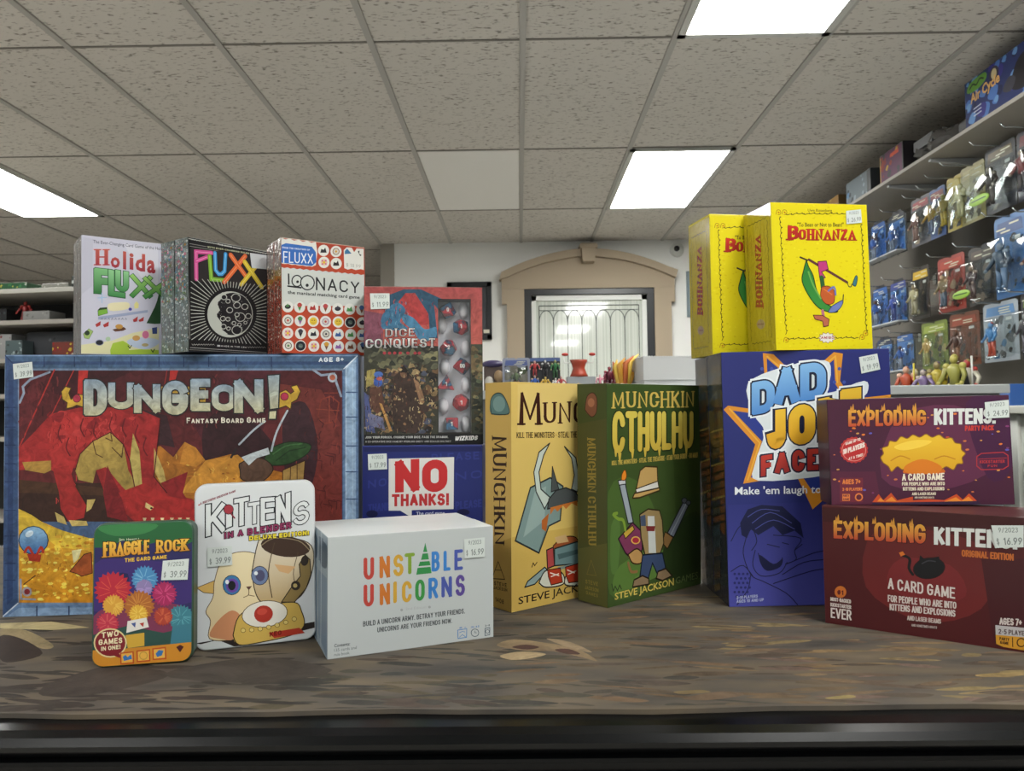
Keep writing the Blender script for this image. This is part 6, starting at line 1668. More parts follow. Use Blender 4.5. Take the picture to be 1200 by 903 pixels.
ART['moon_cover'] = '''p 0 16161a 0 0 2357 0 2357 2718 0 2718
s 0 c0c0bc 12 -13 2714 2310 2705
s 0 c0c0bc 12 -13 2671 2309 2657
s 0 b0b0ac 10 -23 2724 26 303
s 0 a8a8a4 8 37 2557 476 2557
s 0 a8a8a4 8 36 2498 1674 2514
s 0 b4b4b0 8 63 2682 93 2654 124 2682 154 2654 185 2683 216 2654 247 2683 278 2655 309 2684 341 2655 372 2684 403 2656 435 2685 466 2656 498 2685 530 2656 562 2686 594 2657 626 2686 658 2657
s 0 b4b4b0 8 1471 2675 1506 2645 1541 2674 1575 2643 1611 2673 1646 2642 1681 2672 1716 2641 1752 2671 1787 2640 1823 2670 1859 2639 1895 2669 1930 2638 1967 2668 2003 2637 2039 2667 2076 2635 2112 2666 2149 2634 2186 2665 2222 2633
t 0 c8c8c4 0.26 771 2646 1413 2641 772 2688 1414 2679 THE CARD GAME
t 0 c0c4a0 0.26 495 2534 1660 2558 495 2579 1660 2596 WITH EVER-CHANGING RULES
p 0 2a2628 49 2464 2185 2587 2179 1754 70 1687
s 0 c85090 100 199 1738 194 2392 609 2426
s 0 f0a0c8 12 199 1738 194 2392 609 2426
s 0 c85090 92 201 2167 475 2304
s 0 f0a0c8 13 201 2167 475 2304
s 0 7cb03a 102 549 2339 592 1788 1013 1804
s 0 b0d860 13 549 2339 592 1788 1013 1804
s 0 3c94d0 94 694 2439 708 2022 794 1936 876 1947 954 2031 984 2454
s 0 a0d4f0 13 694 2439 708 2022 794 1936 876 1947 954 2031 984 2454
s 0 d86838 115 1542 2489 944 1758
s 0 f0a878 13 1542 2489 944 1758
s 0 d86838 120 1128 2452 1553 1985
s 0 f0a878 14 1128 2452 1553 1985
s 0 d0b838 108 1865 2282 1422 1754
s 0 ecdc70 14 1865 2282 1422 1754
s 0 d0b838 124 1527 2335 2027 1762
s 0 ecdc70 14 1527 2335 2027 1762
p 0 c0c4c8 1680 2592 2185 2608 2183 2243 1731 2217
s 0 b8bcb4 20 1880 1059 2159 1083
s 0 b8bcb4 20 1876 992 2158 992
s 0 b8bcb4 20 1864 925 2157 899
s 0 b8bcb4 20 1845 859 2156 802
s 0 b8bcb4 20 1818 794 2156 700
s 0 b8bcb4 20 1785 732 2155 589
s 0 b8bcb4 20 1745 672 2154 465
s 0 b8bcb4 20 1699 616 2153 324
s 0 b8bcb4 20 1647 564 1998 282
s 0 b8bcb4 19 1590 516 1828 278
s 0 b8bcb4 19 1529 473 1687 276
s 0 b8bcb4 19 1465 435 1565 276
s 0 b8bcb4 19 1397 403 1458 277
s 0 b8bcb4 19 1327 377 1361 279
s 0 b8bcb4 19 1255 357 1272 281
s 0 b8bcb4 19 1183 343 1189 284
s 0 b8bcb4 18 1110 336 1109 286
s 0 b8bcb4 18 1037 335 1032 289
s 0 b8bcb4 18 966 340 956 292
s 0 b8bcb4 18 897 351 878 295
s 0 b8bcb4 18 830 369 798 297
s 0 b8bcb4 18 767 392 712 299
s 0 b8bcb4 18 707 421 620 299
s 0 b8bcb4 18 651 455 516 299
s 0 b8bcb4 18 599 494 397 297
s 0 b8bcb4 17 553 537 253 294
s 0 b8bcb4 17 512 585 73 287
s 0 b8bcb4 17 477 636 57 400
s 0 b8bcb4 17 448 690 57 513
s 0 b8bcb4 17 426 747 58 616
s 0 b8bcb4 17 409 806 58 714
s 0 b8bcb4 17 400 867 59 808
s 0 b8bcb4 17 397 929 59 900
s 0 b8bcb4 17 400 992 59 992
s 0 b8bcb4 17 411 1054 60 1086
s 0 b8bcb4 17 428 1116 60 1183
s 0 b8bcb4 17 451 1178 61 1287
s 0 b8bcb4 17 481 1237 61 1399
s 0 b8bcb4 17 516 1294 62 1525
s 0 b8bcb4 17 558 1349 63 1667
s 0 b8bcb4 17 604 1401 185 1738
s 0 b8bcb4 18 656 1449 353 1752
s 0 b8bcb4 18 713 1493 497 1762
s 0 b8bcb4 18 773 1532 623 1770
s 0 b8bcb4 18 837 1567 737 1776
s 0 b8bcb4 18 905 1596 841 1780
s 0 b8bcb4 18 974 1620 938 1782
s 0 b8bcb4 18 1045 1637 1030 1784
s 0 b8bcb4 19 1118 1649 1119 1785
s 0 b8bcb4 19 1191 1654 1206 1786
s 0 b8bcb4 19 1263 1653 1294 1787
s 0 b8bcb4 19 1335 1646 1384 1789
s 0 b8bcb4 19 1405 1632 1477 1791
s 0 b8bcb4 19 1473 1611 1578 1794
s 0 b8bcb4 19 1537 1585 1690 1799
s 0 b8bcb4 19 1597 1553 1816 1806
s 0 b8bcb4 20 1654 1514 1966 1817
s 0 b8bcb4 20 1705 1471 2150 1832
s 0 b8bcb4 20 1750 1422 2163 1702
s 0 b8bcb4 20 1789 1370 2162 1578
s 0 b8bcb4 20 1822 1313 2161 1467
s 0 b8bcb4 20 1847 1253 2161 1364
s 0 b8bcb4 20 1866 1190 2160 1267
s 0 b8bcb4 20 1877 1125 2159 1174
e 36 b8bcb4 1114 974 1752 1030 1110 400
e 36 1c1c20 1181 990 1728 1038 1178 459
p 0 b8bcb4 818 1394 1039 1516 763 1242 735 1044 870 811 868 566 652 552 520 928 656 1255
e 30 1c1c20 1204 1000 1678 1041 1201 515
p 0 b8bcb4 656 1255 873 1424 736 1214 816 1051 707 920 869 738 814 612 1033 479 867 469 599 669 534 929
e 16 b8bcb4 1086 1076 1179 1084 1086 1001
e 16 1c1c20 1086 1076 1159 1083 1086 1018
e 16 b8bcb4 1290 1219 1395 1230 1289 1134
e 16 1c1c20 1290 1219 1375 1228 1289 1152
e 16 b8bcb4 1519 1204 1621 1213 1519 1123
e 16 1c1c20 1519 1204 1601 1212 1519 1140
e 16 b8bcb4 1263 1404 1397 1418 1262 1296
e 16 1c1c20 1263 1404 1377 1416 1262 1314
e 16 b8bcb4 1619 973 1710 980 1619 900
e 16 1c1c20 1619 973 1690 979 1619 918
e 16 b8bcb4 928 1381 1013 1390 927 1311
e 16 1c1c20 928 1381 994 1388 927 1328
e 16 b8bcb4 1038 1294 1107 1301 1037 1236
e 16 1c1c20 1038 1294 1088 1299 1037 1254
e 16 b8bcb4 1388 928 1535 940 1387 811
e 16 1c1c20 1388 928 1514 939 1387 829
e 16 b8bcb4 1288 982 1360 988 1288 924
e 16 1c1c20 1288 982 1340 987 1288 942
e 16 b8bcb4 897 850 977 857 897 785
e 16 1c1c20 897 850 958 855 897 802
e 16 b8bcb4 1286 595 1437 606 1285 475
e 16 1c1c20 1286 595 1417 604 1285 492
e 16 b8bcb4 910 655 990 661 909 589
e 16 1c1c20 910 655 970 660 909 607
e 16 b8bcb4 1047 616 1109 620 1047 565
e 16 1c1c20 1047 616 1089 619 1047 583
e 16 b8bcb4 1531 801 1586 806 1531 756
e 16 1c1c20 1531 801 1566 804 1531 774
e 16 b8bcb4 1358 738 1418 742 1358 689
e 16 1c1c20 1358 738 1398 741 1358 706
e 16 b8bcb4 1202 763 1267 768 1202 710
e 16 1c1c20 1202 763 1247 767 1202 728
e 16 b8bcb4 1035 849 1105 855 1035 792
e 16 1c1c20 1035 849 1085 853 1035 809
m 2 a8aca4,d0d4cc 70 23 759 486 1623 1505 5 13
s 0 b4b4b0 8 76 184 106 157 137 187 167 160 198 190 229 164 260 194 291 167 322 197 354 170 385 201 416 173 448 204 479 177 511 207 543 180 575 211 607 183 639 214 671 187
s 0 b4b4b0 8 1600 198 1634 169 1670 201 1705 173 1740 205 1776 176 1811 208 1847 180 1883 212 1919 183 1955 216 1991 187 2027 219 2063 190 2100 223 2137 194
t 0 c8c8c4 0.24 844 159 1570 161 844 196 1570 196 MADE IN THE USA
p 0 c8c8c4 746 198 822 197 822 158 746 159
s 0 a8a8a4 11 37 97 2166 74
s 0 8a8a88 8 12 49 2166 35'''
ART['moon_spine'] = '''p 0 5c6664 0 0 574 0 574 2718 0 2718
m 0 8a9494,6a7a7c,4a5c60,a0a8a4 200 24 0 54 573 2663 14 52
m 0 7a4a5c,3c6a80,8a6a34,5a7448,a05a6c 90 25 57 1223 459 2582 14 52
m 1 2c3434,b8c0bc 60 26 0 0 573 2717 20 80'''  # grey and pale flecks among the print are painted glints of the crinkled film
ART['icons_cover'] = '''p 0 b0452c 0 0 2196 0 2196 2835 0 2835
p 0 a03a26 0 2832 2193 2814 2189 2525 -2 2611
s 0 d8c8b8 24 0 2827 2171 2833
p 0 d6d6d0 0 2825 107 2789 215 2823 323 2788 433 2822 542 2786 654 2821 765 2785 878 2819 914 2566 871 2235 768 2179 717 2189 625 2175 533 2191 442 2177 352 2193 261 2179 172 2195 83 2181 -6 2197
p 0 3468b4 -7 2635 121 2699 774 2689 875 2562 885 2311 768 2199 -6 2207
t 0 c8d4e8 0.24 27 2560 721 2580 27 2605 722 2618 FROM THE CREATORS OF
t 0 dce4ec 0.1 48 2212 800 2260 51 2497 802 2511 FLUXX
e 18 d8d8d2 1078 2628 1225 2644 1076 2483
p 0 2a2830 990 2561 1020 2664 1078 2642 1123 2711 1158 2580
e 18 d8d8d2 1408 2639 1558 2656 1406 2493
e 16 7a4a30 1408 2639 1502 2650 1407 2550
e 16 c8c4b8 1408 2639 1483 2648 1407 2568
e 16 c89438 1408 2639 1438 2643 1407 2611
e 18 d8d8d2 1085 2327 1232 2342 1083 2182
e 16 d8c0a0 1147 2334 1176 2337 1146 2305
e 16 c8708c 1128 2289 1157 2292 1128 2261
e 16 d8c0a0 1084 2268 1114 2271 1084 2239
e 16 c8708c 1041 2280 1070 2283 1041 2252
e 16 d8c0a0 1024 2321 1053 2324 1023 2292
e 16 c8708c 1042 2365 1071 2368 1042 2336
e 16 d8c0a0 1086 2387 1115 2390 1085 2358
e 16 c8708c 1129 2374 1158 2377 1129 2346
e 16 d8b030 1085 2327 1120 2331 1085 2293
e 18 d8d8d2 1409 2330 1559 2345 1408 2184
p 0 2c2428 1319 2264 1350 2367 1410 2344 1455 2414 1491 2281
p 0 d8d8d2 1615 2696 1697 2778 1834 2786 1901 2677 1971 2783 2165 2790 2163 2235 2074 2252 1935 2213 1826 2241 1717 2204 1623 2234
p 0 3c6c94 1642 2673 1710 2746 1831 2630 1641 2596
p 0 2a3430 1998 2713 2053 2733 2038 2653 2107 2621 2065 2590
t 0 9aa09a 0.12 1677 2278 2074 2278 1678 2371 2076 2367 $ 18.99
p 0 c6cac6 -6 2104 72 2080 151 2105 230 2082 310 2107 389 2083 470 2108 551 2084 632 2110 714 2085 796 2111 878 2087 961 2112 1044 2088 1129 2114 1213 2089 1298 2115 1382 2091 1468 2117 1554 2092 1641 2118 1727 2093 1815 2120 1903 2095 1991 2121 2080 2096 2170 2123 2158 1295 2144 1294 -15 1145
p 0 c6cac6 -10 1737 2178 1773 2172 1380 2083 1354 1995 1381 1906 1355 1819 1383 1731 1357 1645 1385 1558 1359 1473 1386 1387 1361 1303 1388 1218 1362 1134 1389 1050 1364 967 1391 884 1366 802 1393 720 1367 639 1394 558 1369 477 1396 397 1371 317 1397 238 1372 159 1398 80 1374 2 1400
s 0 1c1e22 39 178 1941 181 1695
s 0 1c1e22 40 161 1644 484 1632
e 16 1c1e22 385 1792 525 1804 383 1639
e 16 c6cac6 385 1792 495 1802 384 1668
e 16 1c1e22 400 1773 435 1777 399 1739
e 16 1c1e22 651 1771 841 1787 649 1576
e 16 c6cac6 651 1771 810 1785 650 1606
e 16 1c1e22 641 1705 681 1708 640 1665
t 0 1c1e22 0.13 864 1604 2026 1615 868 1935 2030 1907 NACY
t 1 2c2e32 0.02 149 1457 2035 1471 150 1541 2036 1554 the maniacal matching card game
e 18 d8d8d2 151 1137 289 1147 150 998
e 16 2a2830 151 1137 227 1143 151 1083
p 0 50804c 96 1134 152 1220 193 1140
e 18 d8d8d2 446 1145 587 1155 445 1004
p 0 4a8a4a 377 1210 517 1219 445 1049
e 16 b84848 447 1201 503 1205 446 1145
e 18 d8d8d2 783 1156 927 1165 781 1013
p 0 a83c38 696 1094 726 1194 783 1170 826 1236 861 1105
e 18 d8d8d2 1111 1165 1258 1175 1109 1021
p 0 7a4a30 1039 1231 1185 1241 1110 1066
e 16 b84848 1111 1222 1170 1226 1111 1165
e 18 d8d8d2 1435 1174 1585 1184 1433 1029
e 16 2a2830 1435 1174 1517 1180 1434 1117
p 0 3c3c48 1375 1170 1436 1260 1480 1177
e 18 d8d8d2 1758 1183 1911 1193 1756 1036
p 0 4a8a4a 1666 1119 1697 1222 1758 1197 1804 1265 1841 1131
e 18 d8d8d2 2087 1192 2243 1202 2085 1043
p 0 7a4a30 2010 1259 2166 1270 2085 1090
e 16 4c6ca0 2088 1250 2150 1254 2087 1192
e 18 d8d8d2 153 803 291 811 152 663
e 16 2c2428 153 803 239 808 152 717
e 16 c8c4b8 153 803 222 807 152 734
e 16 b84848 153 803 181 804 153 775
e 18 d8d8d2 458 811 599 819 456 670
p 0 8a5a9c 389 875 529 884 457 714
e 16 50804c 458 866 515 869 458 811
e 18 d8d8d2 792 820 936 828 790 677
e 16 d8b83c 792 820 892 825 791 722
e 16 6a5420 763 839 778 840 763 825
e 16 6a5420 821 842 835 843 821 828
s 1 6a5420 8 749 789 791 767 834 794
e 18 d8d8d2 1109 828 1256 836 1108 684
e 16 8a5a9c 1109 828 1201 833 1108 740
e 16 c8c4b8 1109 828 1183 832 1109 757
e 16 b84848 1109 828 1139 829 1109 799
e 18 d8d8d2 1444 836 1594 845 1442 691
e 16 d8b83c 1444 836 1549 842 1443 737
e 16 6a5420 1414 856 1429 857 1414 842
e 16 6a5420 1474 859 1489 860 1474 845
s 1 6a5420 8 1399 805 1443 782 1488 810
e 18 d8d8d2 1769 844 1922 853 1767 698
e 16 22242c 1769 844 1901 852 1768 721
e 16 5a6a64 1769 844 1830 848 1769 787
s 0 a8a89c 8 1724 842 1815 818
e 18 d8d8d2 2104 853 2260 861 2102 705
e 16 2c2428 2104 853 2190 858 2103 795
p 0 3c3c48 2042 849 2105 940 2151 855
e 18 d8d8d2 145 490 283 497 144 351
e 16 d8c0a0 203 493 231 494 203 466
e 16 c8708c 186 451 213 453 185 424
e 16 d8c0a0 145 433 172 434 144 405
e 16 c8708c 104 448 132 449 104 420
e 16 d8c0a0 88 487 115 489 87 460
e 16 c8708c 105 529 132 530 105 501
e 16 d8c0a0 146 548 173 549 145 520
e 16 c8708c 186 533 214 534 186 505
e 16 d8b030 145 490 178 492 145 457
e 18 d8d8d2 465 498 606 505 463 357
p 0 2c2428 395 563 536 570 464 401
e 16 3c3c48 465 553 521 556 465 498
e 18 d8d8d2 793 506 937 513 792 364
p 0 2a2830 707 446 737 545 794 520 837 585 872 454
e 18 d8d8d2 1119 514 1265 521 1117 370
e 16 2c2428 1119 514 1210 518 1118 426
e 16 c8c4b8 1119 514 1192 517 1118 443
e 16 3c3c48 1119 514 1148 515 1118 486
e 18 d8d8d2 1443 521 1592 528 1441 376
p 0 3c5a90 1353 460 1384 561 1443 535 1488 602 1524 468
e 18 d8d8d2 1776 529 1929 536 1774 382
p 0 4a8a4a 1684 468 1716 569 1776 543 1823 610 1859 475
e 18 d8d8d2 2100 536 2256 543 2098 388
p 0 3c5a90 2006 474 2038 577 2100 551 2147 618 2184 482
e 18 d8d8d2 157 184 295 189 156 45
e 16 2c2428 157 184 243 187 156 98
e 16 c8c4b8 157 184 226 186 156 115
e 16 50804c 157 184 185 185 157 156
e 18 d8d8d2 462 190 602 195 460 50
e 16 22242c 462 190 583 195 460 72
e 16 5a6a64 462 190 518 192 461 135
s 0 a8a89c 7 420 189 503 164
e 18 d8d8d2 798 198 941 203 796 56
e 16 d8c0a0 858 200 887 201 858 172
e 16 c8708c 840 158 869 159 840 130
e 16 d8c0a0 797 139 826 140 797 111
e 16 c8708c 755 155 784 156 755 127
e 16 d8c0a0 738 195 766 197 738 168
e 16 c8708c 756 237 784 239 755 210
e 16 d8c0a0 798 256 827 257 798 228
e 16 c8708c 841 241 869 242 840 213
e 16 d8b030 798 198 832 199 797 164
e 18 d8d8d2 1126 205 1272 210 1124 62
p 0 7a4a30 1053 272 1200 278 1124 107
e 16 c89438 1126 261 1185 264 1126 205
e 18 d8d8d2 1444 212 1594 217 1442 67
p 0 8a5a9c 1354 152 1385 252 1444 226 1490 292 1526 158
e 18 d8d8d2 1772 219 1925 224 1770 72
p 0 7a4a30 1680 158 1712 259 1772 233 1819 299 1855 164
e 18 d8d8d2 2106 226 2262 232 2104 78
p 0 2c2428 2030 295 2185 301 2105 124
e 16 4c6ca0 2107 284 2169 286 2106 226'''
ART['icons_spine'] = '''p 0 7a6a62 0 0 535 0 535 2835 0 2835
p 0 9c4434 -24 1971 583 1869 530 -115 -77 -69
m 0 b8b0a4,5a5450,c8c4b8,8a3c30,9a9088,a04838 180 27 0 0 534 2835 14 52'''  # pale dabs over the print stand for highlights on the wrinkled film
ART['playmat'] = '''p 1 3c3530 -8250 13063 -7683 13934 -6331 13444 -7063 12557 -8012 12464
p 1 403a35 -6487 13448 -5116 14354 -3446 13594 -4624 12977
p 1 8a7c5c -11538 16441 -10911 16355 -9628 15283 -9659 15005 -10668 15723 -10868 15492
p 1 2c221e -11170 15921 -10575 15720 -9481 14732 -9646 14227 -10087 14388
p 0 a89c74 -11880 16924 -10773 17027 -9587 16509 -10333 16337 -11585 16508
p 1 857258 -515 14961 -177 15346 478 15098 1064 14699 1390 13981 1121 14184 623 14553 28 14622
p 1 9a8768 -430 14326 -5 14571 453 14403 154 14161 -199 14072
p 1 8a7860 488 15384 961 15140 1344 14481 998 14700
p 1 4e3630 -207 14843 65 14999 333 14827 95 14673
p 1 4e3630 628 14658 898 14703 1106 14385 845 14392
p 1 6a5844 179 12904 627 13058 989 12967 541 12814
p 1 74624a 4729 13169 5130 13245 5317 13155 4917 13080
p 1 7e7048 4855 12107 5280 12206 5313 12097 4920 12034
p 1 7a6a48 6744 12397 7384 12535 7820 12448 7202 12349
p 1 766648 2490 12418 2927 12484 3066 12367 2605 12303
p 1 6c5a48 2565 12121 3257 12400 3587 12244 2955 12041
p 1 84704a 7866 13092 8673 13200 8632 13030 7933 12964'''
# ================================================================ the store
CZ = T + 1.738                # ceiling height
XR = 2.32; YB = 6.36
W_PAINT = mat('white_wall_paint', '#e4e4e0', 0.8, gain=1.0); noise_bump(W_PAINT, 60, 0.06)
STUCCO = mat('tan_stucco', '#a39480', 0.9, gain=1.0); noise_bump(STUCCO, 220, 0.3)
TILE = mat('acoustic_tile', '#b4b0aa', 0.95, gain=1.0)
def acoustic(m):
    nt, N, L, b = nodes(m)
    tc = N.new('ShaderNodeTexCoord'); mp = N.new('ShaderNodeMapping'); mp.inputs['Scale'].default_value = (38, 95, 1)
    n = N.new('ShaderNodeTexNoise'); n.inputs['Scale'].default_value = 1.0; n.inputs['Detail'].default_value = 2.5
    r = N.new('ShaderNodeValToRGB'); e = r.color_ramp.elements; e[0].position = .30; e[0].color = ink('#7a746c', 1); e[1].position = .42; e[1].color = ink('#cbc6bf', 1)
    n2 = N.new('ShaderNodeTexNoise'); n2.inputs['Scale'].default_value = 0.8; mx = N.new('ShaderNodeMix'); mx.data_type = 'RGBA'; mx.blend_type = 'MULTIPLY'; mx.inputs[0].default_value = .12
    L.new(tc.outputs['Object'], mp.inputs[0]); L.new(mp.outputs[0], n.inputs['Vector']); L.new(n.outputs[0], r.inputs[0])
    L.new(tc.outputs['Object'], n2.inputs['Vector']); L.new(r.outputs[0], mx.inputs[6]); L.new(n2.outputs[0], mx.inputs[7]); L.new(mx.outputs[2], b.inputs['Base Color'])
acoustic(TILE)
TBAR = mat('grey_grid_bar', '#a5a29d', 0.6, gain=1.0); TGAP = mat('dark_tile_joint', '#7a766f', 0.8, gain=1.0)
FLOORM = mat('grey_floor_tile', '#8a8680', 0.5, gain=1.0)
noise_color(FLOORM, 3, [(0.3, '#c0bcb4'), (0.7, '#cecac2')], gain=1.0)
def struct(name, m, **k): o = m.build(name, **k); o['kind'] = 'structure'; return o
m = MB(); m.box((-2.1, 2.2, -0.05), (9.2, 13.0, 0.1), FLOORM); struct('floor', m)
m = MB(); m.box((-2.1, 2.2, CZ + 0.03), (9.2, 13.0, 0.06), TILE); struct('ceiling', m)
m = MB()
for k in range(-10, 5): m.box((.031 + .61 * k, 2.2, CZ - .004), (.026, 12.9, .008), TBAR)
for r in range(-5, 5): m.box((-2.1, 2.907 + 1.22 * r, CZ - .002), (9.1, .010, .004), TGAP)
struct('trim_1', m)
m = MB(); m.box((-.274, 4.737, CZ - .001), (.575, 1.19, .004), mat('clean_tile', '#e2e0dc', 0.9, gain=1.0)); struct('ceiling_panel', m)
m = MB(); m.box((.566, YB + .06, CZ / 2), (3.51, .12, CZ), W_PAINT); struct('wall_back', m)
GREYW = mat('grey_beige_wall', '#9c978e', 0.85, gain=1.0)
m = MB(); m.box((-3.9, 8.5, CZ / 2), (5.6, .12, CZ), GREYW); struct('wall_recess', m)
m = MB(); m.box((-1.13, 7.4, CZ / 2), (.12, 2.1, CZ), GREYW); struct('wall_side', m)
m = MB(); m.box((-6.6, 2.2, CZ / 2), (.12, 12.8, CZ), GREYW); struct('wall_left', m)
PEG = mat('dark_pegboard', '#6a665f', 0.8, gain=0.8)
nt, N, L, b = nodes(PEG)
tc = N.new('ShaderNodeTexCoord'); vo = N.new('ShaderNodeTexVoronoi'); vo.inputs['Scale'].default_value = 40; vo.inputs['Randomness'].default_value = 0
r = N.new('ShaderNodeValToRGB'); r.color_ramp.elements[0].position = .12; r.color_ramp.elements[0].color = ink('#1c1b19', 1); r.color_ramp.elements[1].position = .16; r.color_ramp.elements[1].color = ink('#5f5b55', 1)
L.new(tc.outputs['Object'], vo.inputs['Vector']); L.new(vo.outputs['Distance'], r.inputs[0]); L.new(r.outputs[0], b.inputs['Base Color'])
m = MB(); m.box((XR + .06, 2.2, CZ / 2), (.12, 12.8, CZ), PEG); struct('wall_right', m)

# ---------------------------------------------------------------- ceiling lights
DIFF = mat('lit_diffuser', '#ffffff', 0.4, gain=1.0, emit=LAMP)
LFR = mat('light_frame', '#b8b8b4', 0.4, gain=1.0)
def light(cx, cy, label):
    e = empty('ceiling_light', (cx, cy, CZ)); tag(e, label, 'light', 'fluorescent panels in the tiled ceiling')
    m = MB()
    for sx in (-1, 1): m.box((sx * .285, 0, -.008), (.03, 1.2, .014), LFR)
    for sy in (-1, 1): m.box((0, sy * .585, -.008), (.6, .03, .014), LFR)
    m.build('frame', e)
    m = MB(); m.box((0, 0, -.008), (.55, 1.15, .006), DIFF, bev=.001); m.build('diffuser', e)
for cx, cy, lb in ((.946, 4.737, 'lit ceiling panel before the arched door, farther of two on the right'), (.946, 2.297, 'lit ceiling panel cut off by the top edge of the photo'),
                   (-3.324, 4.737, 'lit ceiling panel at the left edge of the photo'), (-3.324, 2.297, 'lit ceiling panel out of view on the left side'),
                   (.946, -.143, 'lit ceiling panel over the counter behind the camera'), (.946, -2.583, 'rearmost lit ceiling panel on the right, behind the camera'),
                   (-3.324, -.143, 'lit ceiling panel on the left behind the camera'), (-1.494, -1.363, 'lit ceiling panel in the middle behind the camera')):
    light(cx, cy, lb)

# ---------------------------------------------------------------- arched doorway in the back wall
def Z(z): return T + z
m = MB(); cx = .6
def arc_z(x, top): u = (x - cx) / .74; return top - .175 * u * u - .02 * abs(u)
top = [(-.14 + 1.48 * i / 24, Z(arc_z(-.14 + 1.48 * i / 24, 1.605))) for i in range(25)]
ol = [(-.14, Z(1.19)), (-.098, Z(1.19)), (-.098, .01), (.052, .01), (.052, Z(1.325)), (1.164, Z(1.325)), (1.164, .01), (1.308, .01), (1.308, Z(1.19)), (1.34, Z(1.19))] + top[::-1]
m.prism(ol, YB - .07, YB, STUCCO, 'y')
band = [(x, z + .045) for x, z in top]; m.prism([(top[0][0] - .02, top[0][1] - .02)] + [(x, z - .02) for x, z in top[1:]] + [(x + (.02 if i == 0 else 0), z) for i, (x, z) in enumerate(band[::-1])], YB - .12, YB - .001, STUCCO, 'y')
m.prism([(-.14, Z(1.315)), (1.34, Z(1.315)), (1.34, Z(1.33)), (-.14, Z(1.33))], YB - .076, YB - .002, STUCCO, 'y')
m.prism([(.55, Z(1.53)), (.65, Z(1.53)), (.665, Z(1.685)), (.535, Z(1.685))], YB - .16, YB - .001, STUCCO, 'y')
m.box((.6, YB - .085, Z(1.66)), (.15, .17, .03), STUCCO)
struct('trim_2', m)
BLK = mat('black_painted_wood', '#17191d', 0.35, gain=1.0); WHT = mat('white_painted_wood', '#d2d4cf', 0.5, gain=1.0)
d = MB(); X0, X1, ZT = .052, 1.164, Z(1.325)
for a, b2 in ((X0, X0 + .062), (X1 - .062, X1)): d.box(((a + b2) / 2, YB - .03, ZT / 2), (b2 - a, .05, ZT), BLK, bev=.004)
d.box(((X0 + X1) / 2, YB - .03, ZT - .031), (X1 - X0, .052, .062), BLK, bev=.004)
door = struct('door_1', d)
m = MB(); a, b2 = X0 + .062, X1 - .062
for p in (a + .02, b2 - .02): m.box((p, YB - .02, ZT / 2 - .03), (.04, .03, ZT - .07), WHT)
m.box(((a + b2) / 2, YB - .02, ZT - .085), (b2 - a, .03, .045), WHT); m.build('inner_frame', door)
GL = mat('pale_door_glass', '#b4b8ae', 0.12, gain=0.9, coat=.6)
nt, N, L, b = nodes(GL); tc = N.new('ShaderNodeTexCoord'); mp = N.new('ShaderNodeMapping'); mp.inputs['Scale'].default_value = (60, 0.2, 0.2)
n = N.new('ShaderNodeTexNoise'); n.inputs['Scale'].default_value = 2; r = N.new('ShaderNodeValToRGB'); r.color_ramp.elements[0].position = .4; r.color_ramp.elements[0].color = ink('#b8beb4', 1); r.color_ramp.elements[1].position = .62; r.color_ramp.elements[1].color = ink('#ccd0c8', 1)
L.new(tc.outputs['Object'], mp.inputs[0]); L.new(mp.outputs[0], n.inputs['Vector']); L.new(n.outputs[0], r.inputs[0]); L.new(r.outputs[0], b.inputs['Base Color'])
m = MB(); m.box(((a + b2) / 2, YB - .008, ZT / 2 - .05), (b2 - a - .06, .008, ZT - .1), GL); m.build('glass_pane', door)
CAME = mat('lead_came', '#4c524e', 0.5, gain=1.0)
m = MB(); g0, g1 = a + .065, b2 - .065; gz = ZT - .15; wd = (g1 - g0) / 7; yy = YB - .014
m.tube([(g0, yy, gz), (g1, yy, gz)], .004, CAME, 5); m.tube([(g0, yy, gz - .04), (g1, yy, gz - .04)], .003, CAME, 5)
for i in range(8): m.tube([(g0 + wd * i, yy, .2), (g0 + wd * i, yy, gz - (.14 if 0 < i < 7 else 0))], .0036, CAME, 5)
for i in range(7):
    x0 = g0 + wd * i
    for sg, xs in ((1, x0), (-1, x0 + wd)):
        m.tube([(xs + sg * wd * .5 * (1 - math.cos(t * math.pi / 12)), yy, gz - .14 + .1 * math.sin(t * math.pi / 12)) for t in range(7)], .0036, CAME, 5)
m.build('leading', door)
# picture, sign and camera on the back wall
e = empty('picture_frame', (-.42, YB - .02, Z(.89))); tag(e, 'black picture frame on the white back wall, left of the arched door', 'picture')
m = MB()
for sx in (-1, 1): m.box((sx * .17, 0, .25), (.045, .03, .5), BLK, bev=.004)
for z in (.022, .478): m.box((0, 0, z), (.385, .03, .045), BLK, bev=.004)
m.build('frame', e)
m = MB(); m.box((0, .005, .25), (.32, .01, .44), mat('dark_print', '#3a3d42', 0.3, gain=1.0)); m.build('print', e)
m = MB(); m.box((.145, -.017, .07), (.05, .003, .03), mat('cream_label', '#c8c4b0', 0.6, gain=1.0)); m.build('caption_label', e)
e = empty('wall_sign', (1.62, YB - .012, Z(1.07))); tag(e, 'blue-grey framed sign on the back wall, right of the arched door', 'sign')
m = MB(); m.box((0, 0, .19), (.32, .02, .38), mat('blue_grey_board', '#8c9ba2', 0.5, gain=1.0), bev=.003); m.build('board', e)
m = MB()
for sx in (-1, 1): m.box((sx * .16, -.002, .19), (.015, .026, .39), mat('grey_edge', '#76848a', 0.4, gain=1.0))
for z in (0, .38): m.box((0, -.002, z), (.335, .026, .015), mat('grey_edge', '#76848a'))
m.build('frame', e)
e = empty('security_camera', (1.377, YB - .005, Z(1.647))); tag(e, 'small white dome security camera high on the back wall', 'camera')
m = MB(); m.tube([(0, .0, 0), (0, -.03, 0)], [.062, .055], WHT, 16); m.build('base', e)
